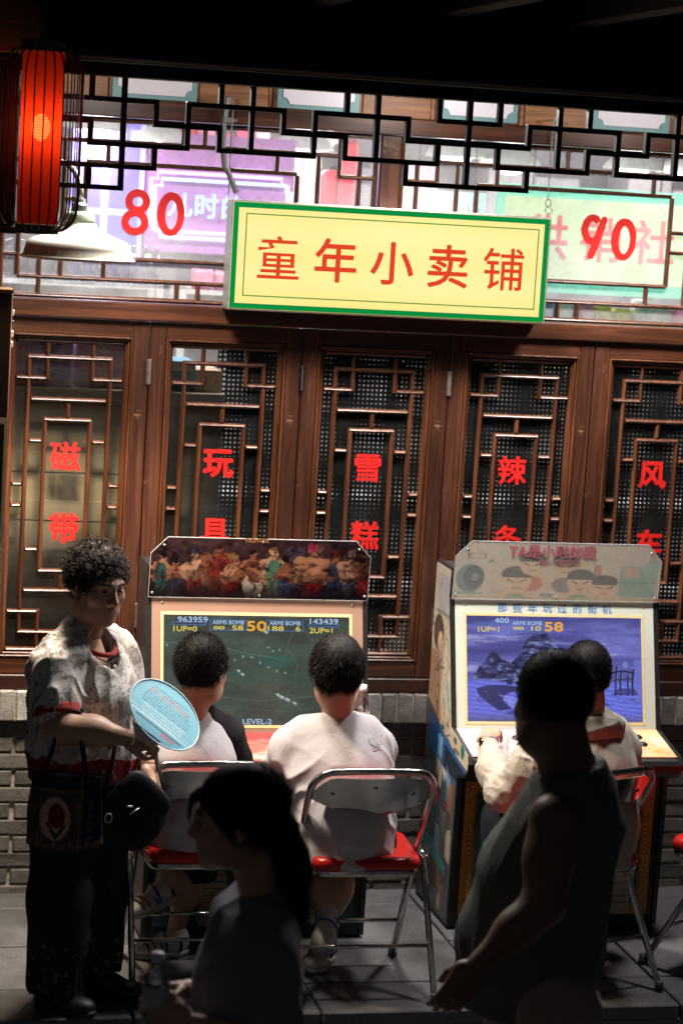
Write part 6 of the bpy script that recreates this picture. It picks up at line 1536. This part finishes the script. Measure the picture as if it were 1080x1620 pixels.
# permed hair: puffy cap plus many small curls
hc = hair_cap(Hw, hmw, .98, 1.1, back=-.070, fringe=.050, side=-.035, top=-.004); wv, wf = hc.build(1); N_ = vnormals(wv, wf); wv = wv+N_*((vnoise(wv, 55, 3)-.5)*.016)[:, None]
rg = np.random.default_rng(4); cm = MB()
for i in rg.integers(0, len(wv), 1500):
    c, n = wv[i]+N_[i]*rg.uniform(-.004, .006), N_[i]; a = nrm(np.cross(n, rg.normal(0, 1, 3))); b = nrm(n+a*.1+rg.normal(0, .5, 3)); r = rg.uniform(.004, .009); t0 = rg.uniform(0, 6.28)
    cm.tube([c+r*(math.cos(q+t0)*a+math.sin(q+t0)*b)+n*.0025*q for q in np.linspace(0, 4.6, 6)], .0012, 3, cap=False)
for i in rg.integers(0, len(wv), 350):
    c, n = wv[i], N_[i]; a = nrm(np.cross(n, rg.normal(0, 1, 3))); cm.tube([c+n*q*.024+a*.006*math.sin(q*5) for q in np.linspace(0, 1, 5)], .0007, 3, cap=False)
cf = np.array(cm.f); smesh('hair', *join((wv, wf), (np.array(cm.v), cf)), M['hair_old'], wo)
k = NT('flowered blouse'); p = k.pr((.6, .57, .55), .7, 0, .3); v = k.coord()
base = k.ramp(k.noise(v, 4, 3), [(.3, (.52, .47, .44)), (.7, (.66, .63, .62))])
wv1 = k.n('ShaderNodeTexVoronoi', feature='DISTANCE_TO_EDGE'); wv1.inputs['Scale'].default_value = 15
dv = k.n('ShaderNodeVectorMath', operation='ADD'); nv = k.n('ShaderNodeTexNoise'); nv.inputs['Scale'].default_value = 14; nv.inputs['Detail'].default_value = 3; k.l(v, nv.inputs['Vector'])
sc = k.n('ShaderNodeVectorMath', operation='SCALE'); k.l(nv.outputs[1], sc.inputs[0]); sc.inputs['Scale'].default_value = .22; k.l(v, dv.inputs[0]); k.l(sc.outputs[0], dv.inputs[1]); k.l(dv.outputs[0], wv1.inputs['Vector'])
twig = k.math('MULTIPLY', k.ramp(wv1.outputs['Distance'], [(.0, (1, 1, 1)), (.05, (0, 0, 0))]), k.ramp(k.noise(v, 11, 2), [(.38, (0, 0, 0)), (.48, (1, 1, 1))]))
c = k.mix(k.math('MULTIPLY', twig, .85), k.mix(k.ramp(k.noise(dv.outputs[0], 10, 4), [(.52, (0, 0, 0)), (.60, (.75, .75, .75))]), base, (.20, .155, .115)), (.05, .042, .036))
fl = k.n('ShaderNodeTexVoronoi'); fl.inputs['Scale'].default_value = 15; fl.inputs['Randomness'].default_value = .9; k.l(dv.outputs[0], fl.inputs['Vector'])
sx = k.n('ShaderNodeSeparateXYZ'); k.l(v, sx.inputs[0]); zz = sx.outputs[2]      # object height above the ground
dens = k.ramp(zz, [(.86, (1, 1, 1)), (1.06, (.12, .12, .12))]); blob = k.math('LESS_THAN', fl.outputs['Distance'], k.math('MULTIPLY', dens, .40))
sel = k.n('ShaderNodeSeparateColor'); k.l(fl.outputs['Color'], sel.inputs[0]); blob = k.math('MULTIPLY', blob, k.math('GREATER_THAN', sel.outputs[0], .45))
red = k.ramp(k.noise(v, 60, 3), [(.3, (.22, .02, .02)), (.7, (.45, .09, .07))]); c = k.mix(blob, c, red)
hem = k.math('LESS_THAN', k.math('ADD', zz, k.math('MULTIPLY', k.noise(v, 7, 3), .10)), .885); c = k.mix(hem, c, k.mix(k.ramp(k.noise(v, 24, 4), [(.60, (0, 0, 0)), (.66, (1, 1, 1))]), (.21, .012, .016), (.30, .27, .26)))
k.l(c, p.inputs['Base Color']); k.bump(p, k.noise(k.coord('Object', (1, 1, .3)), 9, 5, .55, 1.), .5, .012); M['blouse'] = k.m
S_ = Sdf(.007, .05); S_.loft([((.965, -1.15, .70), .190, .160, Rw), ((.962, -1.15, .86), .178, .155, Rw), ((.955, -1.15, 1.02), .178, .150, Rw), ((.948, -1.15, 1.13), .150, .105, Rw), ((.946, -1.155, 1.215), .075, .066, Rw)])
S_.ell((1.03, -1.22, 1.02), (.075, .075, .06), None, .05); S_.chain([(.868, -1.235, 1.165), (.834, -1.275, 1.12), (.843, -1.325, 1.015)], [.062, .070, .076], .05); S_.chain([(1.02, -1.06, 1.165), (1.06, -1.03, 1.12), (1.10, -1.045, 1.0)], [.06, .07, .07], .05)
S_.plane((0, 0, .74), (0, 0, -1)); S_.ell(Hw+hmw[1]*.03-V3(0, 0, .205), (.062, .075, .075), hmw, .012, 's')
cloth(S_.build(), 'blouse', M['blouse'], wo, [((.2, 0, 1), 14, .012, None), ((.1, -.3, 1), 24, .010, lambda v: (v[:, 0] < .95)*1.)], seed=21)
M['red_trim'] = fabric('red trim', (.32, .015, .02))
def ring_path(c, a, b, ra, rb, n=28): return [np.array(c)+nrm(a)*ra*math.cos(q)+nrm(b)*rb*math.sin(q) for q in np.linspace(0, 2*math.pi, n, endpoint=False)]
MB().tube(ring_path((.968, -1.172, 1.195), Rw, Fw*.84-V3(0, 0, .42), .079, .085), .0085, 8, True).build('collar_trim', M['red_trim'], wo, True)
S_ = Sdf(.005, .02); S_.cone((.842, -1.318, 1.03), (.848, -1.340, .985), .0765, .0775); S_.plane((.849, -1.337, .985), (.12, -.40, -.9)); S_.plane((.843, -1.322, 1.012), (-.12, .40, .9)); smesh('cuff', *S_.build(), M['red_trim'], wo)
nk = MB()
for q in np.linspace(-1.5, 4.64, 54): nk.sphere(V3(.972, -1.178, 1.192)+Rw*.064*math.cos(q)+(Fw*.75-V3(0, 0, .66))*.085*math.sin(q)+Fw*.012, .0035, 6, 4)
nk.build('necklace', simple('dark beads', (.06, .055, .045), .3), wo, True); MB().lathe([(.0001, -.004), (.011, -.002), (.011, .002), (.0001, .004)], V3(.972, -1.178, 1.192)+(Fw*.75-V3(0, 0, .66))*.088+Fw*.022-V3(0, 0, .016), 14, np.array([(0, 0, 1), Rw, Fw]).T).build('pendant', simple('jade pendant', (.3, .33, .26), .3), wo, True)
k = NT('black trousers with pale flowers'); p = k.pr((.008, .008, .009), .8, 0, .3); v = k.coord(); f_ = k.n('ShaderNodeTexVoronoi'); f_.inputs['Scale'].default_value = 34; k.l(v, f_.inputs['Vector'])
sx = k.n('ShaderNodeSeparateXYZ'); k.l(v, sx.inputs[0]); lowm = k.ramp(sx.outputs[2], [(.12, (1, 1, 1)), (.42, (0, 0, 0))]); m_ = k.math('MULTIPLY', k.math('LESS_THAN', f_.outputs['Distance'], .34), k.math('GREATER_THAN', k.math('MULTIPLY', lowm, k.noise(v, 14, 3)), .33))
k.l(k.mix(m_, (.008, .008, .009), k.ramp(k.noise(v, 90, 2), [(.4, (.03, .03, .03)), (.6, (.13, .11, .11))])), p.inputs['Base Color']); M['flower_trousers'] = k.m
S_ = Sdf(.008, .05); S_.loft([((.965, -1.15, .76), .165, .130, Rw), ((.963, -1.15, .62), .168, .14, Rw)]); S_.loft([((.905, -1.20, .64), .098, .110, Rw), ((.905, -1.20, .35), .092, .096, Rw), ((.905, -1.20, .03), .092, .096, Rw)]); S_.loft([((1.03, -1.10, .64), .098, .110, Rw), ((1.035, -1.10, .35), .092, .096, Rw), ((1.04, -1.10, .03), .088, .092, Rw)]); S_.plane((.90, -1.2, .062), (.12, .25, -1))
cloth(S_.build(), 'trousers', M['flower_trousers'], wo, [((0, 0, 1), 13, .016, None)], seed=31)
for hl_, td in (((.845, -1.165, .002), (.72, -.69, 0)), ((1.01, -1.08, .002), (.86, -.5, 0))): shoe(wo, hl_, td, .225, M['shoe_dark'], M['shoe_dark'], name='sandal', wd=.043)
# round fan
fan = thing('hand_fan', (1.20, -1.41, .87), 'round pale blue advertising fan with red and white print held by the older woman', 'fan')
fc = V3(1.172, -1.425, 1.012); fx = nrm((.80, .0, -.60)); fy = nrm((.41, .73, .545)); fn = np.cross(fx, fy)
def fan_paint():
    p = Paint(256, 256, (128, 188, 208)); p.put((.45-p.Y)*1.8, (66, 124, 150)); p.ell(.5, .5, .47, .47, (120, 182, 202), .25); r = np.random.default_rng(2)
    for row in range(11):
        y = .80-.052*row; x = .14+.02*abs(row-5); col = (206, 84, 78) if row in (1, 2) else (206, 222, 230) if row > 6 else (84, 118, 140)
        while x < .86-.02*abs(row-5):
            w_ = r.uniform(.012, .03); p.rect(x, x+w_, y, y+r.uniform(.016, .034), col, .75); x += w_+r.uniform(.006, .016)
    p.rect(.08, .92, .26, .30, (214, 228, 234), .55); p.rect(.16, .84, .205, .235, (40, 70, 90), .6); p.rect(.55, .75, .15, .19, (196, 84, 96), .8); p.line([(.04, .34), (.96, .34)], .008, (220, 232, 236), .6)
    return p.image('fan_print')
fpm = print_mat('fan print', fan_paint(), .4)
pts = [fc+fx*.132*math.cos(a)+fy*.112*math.sin(a)for a in np.linspace(0, 2*math.pi, 40, endpoint=False)]
panel('leaf', pts, fpm, fan, (fc-fx*.132-fy*.112, fx*.264, fy*.224), .0016, fn)
MB().tube([p_ for p_ in pts], .0026, 6, True).build('rim', simple('pale plastic rim', (.45, .62, .68), .4), fan, True)
hp0, hp1 = wR+V3(.040, -.02, -.008), fc-fx*.030-fy*.100
MB().add([hp0-fx*.012-fn*.001, hp0+fx*.012-fn*.001, hp1+fx*.055-fn*.003, hp1-fx*.055-fn*.003, hp0-fx*.012+fn*.004, hp0+fx*.012+fn*.004, hp1+fx*.055+fn*.003, hp1-fx*.055+fn*.003], [(0, 3, 2, 1), (4, 5, 6, 7), (0, 1, 5, 4), (1, 2, 6, 5), (2, 3, 7, 6), (3, 0, 4, 7)]).build('handle', simple('white plastic', (.6, .58, .58), .4), fan)
# tote bag on her elbow, black shoulder bag at the hip
tb = thing('tote_bag', (.87, -1.42, .60), 'patterned tote bag with a dark red oval motif hanging from the older woman arm', 'bag')
def tote_paint():
    p = Paint(160, 170, (66, 54, 52)); n = p.n(6, 6, 2); p.put((n-.45)*2.4, (124, 94, 84)); p.rect(0, 1, .80, 1, (28, 32, 50)); p.line([(0, .78), (1, .78)], .02, (110, 92, 84), .8); p.line([(.70, 0), (.74, 1)], .02, (110, 96, 88), .7); p.rect(.76, 1, .1, .8, (24, 30, 52))
    p.ell(.38, .42, .22, .30, (176, 152, 142)); p.ell(.40, .46, .12, .17, (110, 22, 30)); p.line([(.28, .34), (.40, .18), (.52, .34)], .025, (54, 58, 44)); p.line([(.16, .1), (.16, .75)], .012, (120, 96, 84), .6)
    for i in range(9): p.ell(.06+.11*i, .06+.03*(i % 2), .04, .035, (132, 100, 88), .7)
    for i in range(6): p.ell(.85, .15+.1*i, .04, .03, (130, 90, 90), .6)
    p.grain(.15); return p.image('tote_print')
tm = print_mat('tote print', tote_paint(), .8, spec=.2); dx_ = nrm((.93, -.30, 0)); dn = V3(dx_[1], -dx_[0], 0); to = V3(.762, -1.42, .610)
nx, nz = 12, 12; vs, uvs = [], []
for d_ in (1, -1):
    for i in range(nx+1):
        for j in range(nz+1):
            u, v_ = i/nx, j/nz; bul = .030*math.sin(math.pi*u)*(1-v_*.75)+.010; wsc = 1-.10*v_; sag = -.018*math.sin(math.pi*u)*(1-v_)
            q = to+dx_*((u-.5)*.235*wsc+.118)+V3(0, 0, .225*v_+sag+.012*(u-.5)*(1-v_))+dn*(bul+.005*math.sin(u*9+v_*5))*d_; vs.append(q); uvs.append((u, v_))
n1 = (nx+1)*(nz+1); I_ = lambda d_, i, j: d_*n1+i*(nz+1)+j; fs = [(I_(d_, i, j), I_(d_, i+1, j), I_(d_, i+1, j+1), I_(d_, i, j+1)) for d_ in (0, 1) for i in range(nx) for j in range(nz)]
fs += [(I_(0, i, 0), I_(1, i, 0), I_(1, i+1, 0), I_(0, i+1, 0)) for i in range(nx)]+[(I_(0, i, nz), I_(0, i+1, nz), I_(1, i+1, nz), I_(1, i, nz)) for i in range(nx)]+[(I_(0, c_, j), I_(0, c_, j+1), I_(1, c_, j+1), I_(1, c_, j)) for c_ in (0, nx) for j in range(nz)]
bag = mesh_obj('bag_body', vs, fs, tm, tb, True); ul = bag.data.uv_layers.new(name='UVMap')
for lp in bag.data.loops: ul.data[lp.index].uv = uvs[lp.vertex_index]
for s_ in (1, -1):
    a0, a1 = to+dx_*.05+V3(0, 0, .225)+dn*.012*s_, to+dx_*.175+V3(0, 0, .225)+dn*.012*s_; tp = eR+V3(.03, -.0, .045)+dn*.02*s_
    MB().tube([a0, a0*.5+tp*.5+V3(-.012, 0, .0), tp+V3(-.03, 0, .01), tp+V3(.0, 0, .016), tp+V3(.03, 0, .008), a1*.5+tp*.5+V3(.012, 0, 0), a1], [.006, .006, .007, .007, .007, .006, .006], 6).build('handle', M['navy'], tb, True)
M['leather'] = simple('black leather', (.009, .009, .011), .55, spec=.25, bump=.4, bscale=260)
sb = thing('shoulder_bag', (1.14, -1.30, .50), 'black leather shoulder bag with a silver clasp hanging at the older woman front', 'bag')
bc = V3(1.105, -1.345, .70); bx_ = nrm((.93, .05, -.22)); bn = nrm((.1, -.95, .2)); bu = np.cross(bn, bx_)*-1; bu = bu if bu[2] > 0 else -bu
S_ = Sdf(.005, .03); qx, qz = nrm(bx_*.86-bu*.51), nrm(bx_*.51+bu*.86); Rb = np.stack([qx, bn, qz]); S_.sup(bc, (.088, .024, .092), Rb, 3.4); S_.sup(bc-bu*.055+bx_*.01, (.062, .024, .062), Rb, 3.); cloth(S_.build(), 'bag_body', M['leather'], sb, [((.3, 0, 1), 16, .006, None)], seed=61)
S_ = Sdf(.005, .02); S_.sup(bc+qz*.034+bn*.010, (.090, .022, .062), Rb, 3.4); S_.plane(bc+bn*.010, -bn); smesh('flap', *S_.build(), M['leather'], sb)
MB().tube([bc-bx_*.02+bn*.034-bu*.03, bc+bx_*.006+bn*.034-bu*.005], .0032, 6).tube([bc-bx_*.035+bn*.034-bu*.008, bc-bx_*.015+bn*.034-bu*.004], .004, 6).build('clasp', M['alu'], sb, True); MB().tube(ring_path(bc-bx_*.082+bn*.03-bu*.055, bx_, bu, .011, .014, 16), .0026, 6, True).build('strap_ring', M['alu'], sb, True)
MB().tube([bc-bx_*.105+bu*.03, V3(1.03, -1.33, .84), V3(1.06, -1.26, 1.0), V3(1.05, -1.10, 1.19), V3(1.03, -1.03, 1.235)], .007, 6).tube([bc+bx_*.10+bu*.03, V3(1.19, -1.24, .80), V3(1.15, -1.08, 1.02), V3(1.08, -1.0, 1.19), V3(1.03, -1.03, 1.235)], .007, 6).build('strap', M['leather'], sb, True)

# ------------------------------------------------------------------ man in the sleeveless vest, walking past in the street
mn = person((1.9, -3.05, -.15), 'man in a dark sleeveless vest walking past in the foreground')
Fm_ = nrm((-.80, .60, 0)); Rm = V3(Fm_[1], -Fm_[0], 0); Hm = V3(1.872, -3.05, 1.420); hmm = frame((-.20, .97), .08)
Hd = head_sdf(Hm, hmm, 1.05, res=.0045, neck_to=(1.925, -3.05, 1.25), neck_r=.068)
B = trunk((1.90, -3.05, .72), (1.94, -3.05, 1.08), (1.955, -3.05, 1.27), Fm_, .20, .155)
sLm, eLm, wLm = V3(1.848, -3.20, 1.170), V3(1.815, -3.265, .975), V3(1.652, -3.275, .825)
B.chain([sLm, (sLm+eLm)/2, eLm], [.064, .056, .044]); B.chain([eLm, eLm*.6+wLm*.4, wLm], [.044, .042, .029]); B.chain([(2.05, -2.90, 1.165), (2.06, -2.86, .92), (1.96, -2.85, .72)], [.06, .044, .029])
B.chain([(1.90, -3.14, .70), (1.85, -3.15, .32), (1.92, -3.15, -.08)], [.10, .07, .042]); B.chain([(1.90, -2.96, .70), (1.93, -2.95, .32), (1.98, -2.94, -.08)], [.10, .07, .042])
hM = hand_sdf(wLm, (-.58, -.05, -.81), (.25, .95, -.1), 1, 1.0, (.38, .44, .5, .54), (.45, .5), spread=.5); hM2 = hand_sdf((1.96, -2.85, .72), (-.4, 0, -.9), (0, -1, 0), -1, 1.0)
smesh('body', *join((Hd.ell(Hm+hmm[2]*-.075+hmm[1]*.012, (.068, .064, .058), hmm, .03), Hd)[1].build(), B.build(), hM.build(1), hM2.build(1)), M['skin_tan'], mn)
hc = hair_cap(Hm, hmm, 1.05, .8, res=.005, back=-.092, fringe=.05); smesh('hair', *spikes(hc.build(1), Hm, hmm, 12000, .005, .012, .0007, (0, 0, -.1), 11), M['hair'], mn)
S_ = Sdf(.008, .05); S_.loft([((1.862, -3.03, .60), .176, .172, Rm), ((1.866, -3.03, .80), .178, .182, Rm), ((1.895, -3.04, .98), .184, .158, Rm), ((1.935, -3.05, 1.12), .182, .126, Rm), ((1.942, -3.05, 1.205), .130, .090, Rm), ((1.940, -3.05, 1.25), .078, .072, Rm)])
S_.chain([(1.895, -3.13, 1.185), (1.862, -3.175, 1.16)], [.055, .060], .04); S_.chain([(2.02, -2.95, 1.185), (2.05, -2.91, 1.155)], [.055, .060], .04)
S_.plane((0, 0, .635), (0, 0, -1)); S_.plane((1.95, -3.05, 1.268), (-.25, .05, .97)); S_.cone(V3(1.805, -3.262, 1.175), V3(1.80, -3.275, 1.03), .084, .080, .01, 's')
cloth(S_.build(), 'vest', M['vest'], mn, [((.1, 0, 1), 10, .020, lambda v: np.clip((1.15-v[:, 2])/.3, .1, 1)), ((.5, .2, .8), 17, .007, None)], seed=41)
S_ = Sdf(.009, .05); S_.chain([(1.90, -3.14, .68), (1.86, -3.15, .32), (1.92, -3.15, -.06)], [.125, .10, .085]); S_.chain([(1.90, -2.96, .68), (1.93, -2.95, .32), (1.98, -2.94, -.06)], [.125, .10, .085]); S_.plane((0, 0, -.09), (0, 0, -1)); cloth(S_.build(), 'trousers', M['khaki_cloth'], mn, [((0, 0, 1), 12, .016, None)], seed=43)
for hl_ in ((1.965, -3.15, -.148), (2.02, -2.94, -.148)): shoe(mn, hl_, (-.95, .25, 0), .27, M['shoe_dark'], M['shoe_dark'], wd=.048)

# ------------------------------------------------------------------ ponytailed passer-by with a bottle
gi = person((1.07, -3.4, -.15), 'passer-by with a dark ponytail holding a water bottle in the foreground')
Fg = nrm((-.99, .10, 0)); Rg = V3(Fg[1], -Fg[0], 0); Hg = V3(1.020, -3.40, 1.228); hmg = frame((-.99, .12), .10)
Hd = head_sdf(Hg, hmg, .93, res=.0045, neck_to=(1.085, -3.40, 1.07), neck_r=.048)
B = trunk((1.10, -3.40, .60), (1.095, -3.40, .90), (1.088, -3.40, 1.08), Fg, .165, .12)
sg, eg, wg = V3(1.08, -3.53, .975), V3(1.115, -3.60, .765), V3(.905, -3.55, .805); B.chain([sg, eg], [.040, .037]); B.chain([eg, wg], [.038, .025]); B.chain([(1.08, -3.27, .975), (1.12, -3.22, .76), (.94, -3.30, .79)], [.040, .037, .025])
B.chain([(1.10, -3.47, .58), (1.05, -3.47, .22), (1.12, -3.47, -.08)], [.09, .06, .038]); B.chain([(1.10, -3.33, .58), (1.14, -3.33, .22), (1.18, -3.33, -.08)], [.09, .06, .038])
hG = hand_sdf(wg, (-.90, .10, .22), (.05, .95, .05), 1, .93, (.9, .9, .95, 1.), (.5, .3)); smesh('body', *join(Hd.build(), B.build(), hG.build(1), hand_sdf((.94, -3.30, .79), (-.8, -.4, .1), (0, -.6, -.5), -1, .9).build(1)), M['skin'], gi); eyes(gi, Hg, hmg, .93, True, 'hair_brown')
hc = hair_cap(Hg, hmg, .93, 1.35, res=.005, back=-.055, fringe=.045, side=-.075); hv = spikes(hc.build(1), Hg, hmg, 9000, .02, .05, .0006, (1.1, 0, -.5), 14, lift=.22)
pt = Sdf(.006, .03); pt.chain([(1.10, -3.405, 1.225), (1.130, -3.405, 1.205), (1.150, -3.41, 1.145), (1.156, -3.41, 1.06), (1.150, -3.41, .985)], [.026, .034, .040, .034, .010], .02); pv = pt.build(1); pv = spikes(pv, Hg, hmg, 4000, .03, .085, .0007, (.05, 0, -2.2), 15, lift=.3); fringe_ = MB(); r_ = np.random.default_rng(3)
for i in range(26):
    a = r_.uniform(-.05, .05); p0 = Hg+.93*(a*hmg[0]+.080*hmg[1]+.075*hmg[2]); fringe_.tube([p0, p0+hmg[1]*.022-V3(0, 0, .018), p0+hmg[1]*.026-V3(0, 0, .048+r_.uniform(0, .018))], [.0035, .003, .0008], 4, cap=False)
smesh('hair', *join(hv, pv, (np.array(fringe_.v), np.array(fringe_.f))), M['hair_brown'], gi)
S_ = Sdf(.008, .05); S_.loft([((1.075, -3.40, .50), .155, .120, Rg), ((1.072, -3.40, .68), .150, .112, Rg), ((1.068, -3.40, .86), .158, .112, Rg), ((1.078, -3.40, .97), .140, .085, Rg), ((1.082, -3.40, 1.045), .068, .060, Rg)]); S_.chain([(1.08, -3.51, .985), (1.082, -3.55, .94), (1.095, -3.58, .83)], [.058, .062, .060], .05); S_.chain([(1.08, -3.29, .985), (1.082, -3.25, .94), (1.10, -3.22, .83)], [.058, .062, .060], .05); S_.plane((0, 0, .53), (0, 0, -1)); S_.plane((1.07, -3.40, 1.055), (-.45, 0, .89))
cloth(S_.build(), 'shirt', M['tee_grey'], gi, [((.2, 0, 1), 11, .016, None)], seed=51)
S_ = Sdf(.009, .05); S_.chain([(1.10, -3.47, .58), (1.06, -3.47, .22), (1.12, -3.47, -.05)], [.11, .08, .065]); S_.chain([(1.10, -3.33, .58), (1.14, -3.33, .22), (1.18, -3.33, -.05)], [.11, .08, .065]); S_.plane((0, 0, -.06), (0, 0, -1)); cloth(S_.build(), 'trousers', M['navy'], gi, [((0, 0, 1), 12, .012, None)], seed=53)
for hl_ in ((1.16, -3.47, -.148), (1.22, -3.33, -.148)): shoe(gi, hl_, (-1, .1, 0), .235, M['shoe_dark'], M['shoe_dark'])
MB().lathe([(.0001, -.004), (.007, 0), (.0001, .004)], Hg+.93*(-.080*1*hmg[0]*-1*-1-.004*hmg[1]-.035*hmg[2]), 10).build('earring', M['alu'], gi, True)
wb = thing('water_bottle', (.845, -3.52, .80), 'clear plastic water bottle held upright by the ponytailed passer-by', 'bottle')
wx, wy, wz = .838, -3.523, .775
MB().lathe([(.0001, 0), (.028, .002), (.031, .01), (.031, .05), (.029, .055), (.031, .06), (.031, .115), (.026, .135), (.014, .155), (.0125, .165)], (wx, wy, wz), 20).build('body', M['bottle_glass'], wb, True)
MB().lathe([(.0145, .163), (.015, .166), (.015, .182), (.0001, .184)], (wx, wy, wz), 14).build('cap', simple('white bottle cap', S(226, 220, 224), .4), wb, True)
MB().lathe([(.0312, .066), (.0316, .068), (.0316, .108), (.0312, .11)], (wx, wy, wz), 20, cap=False).build('label_wrap', simple('pale bottle label', S(190, 190, 196), .4), wb, True)
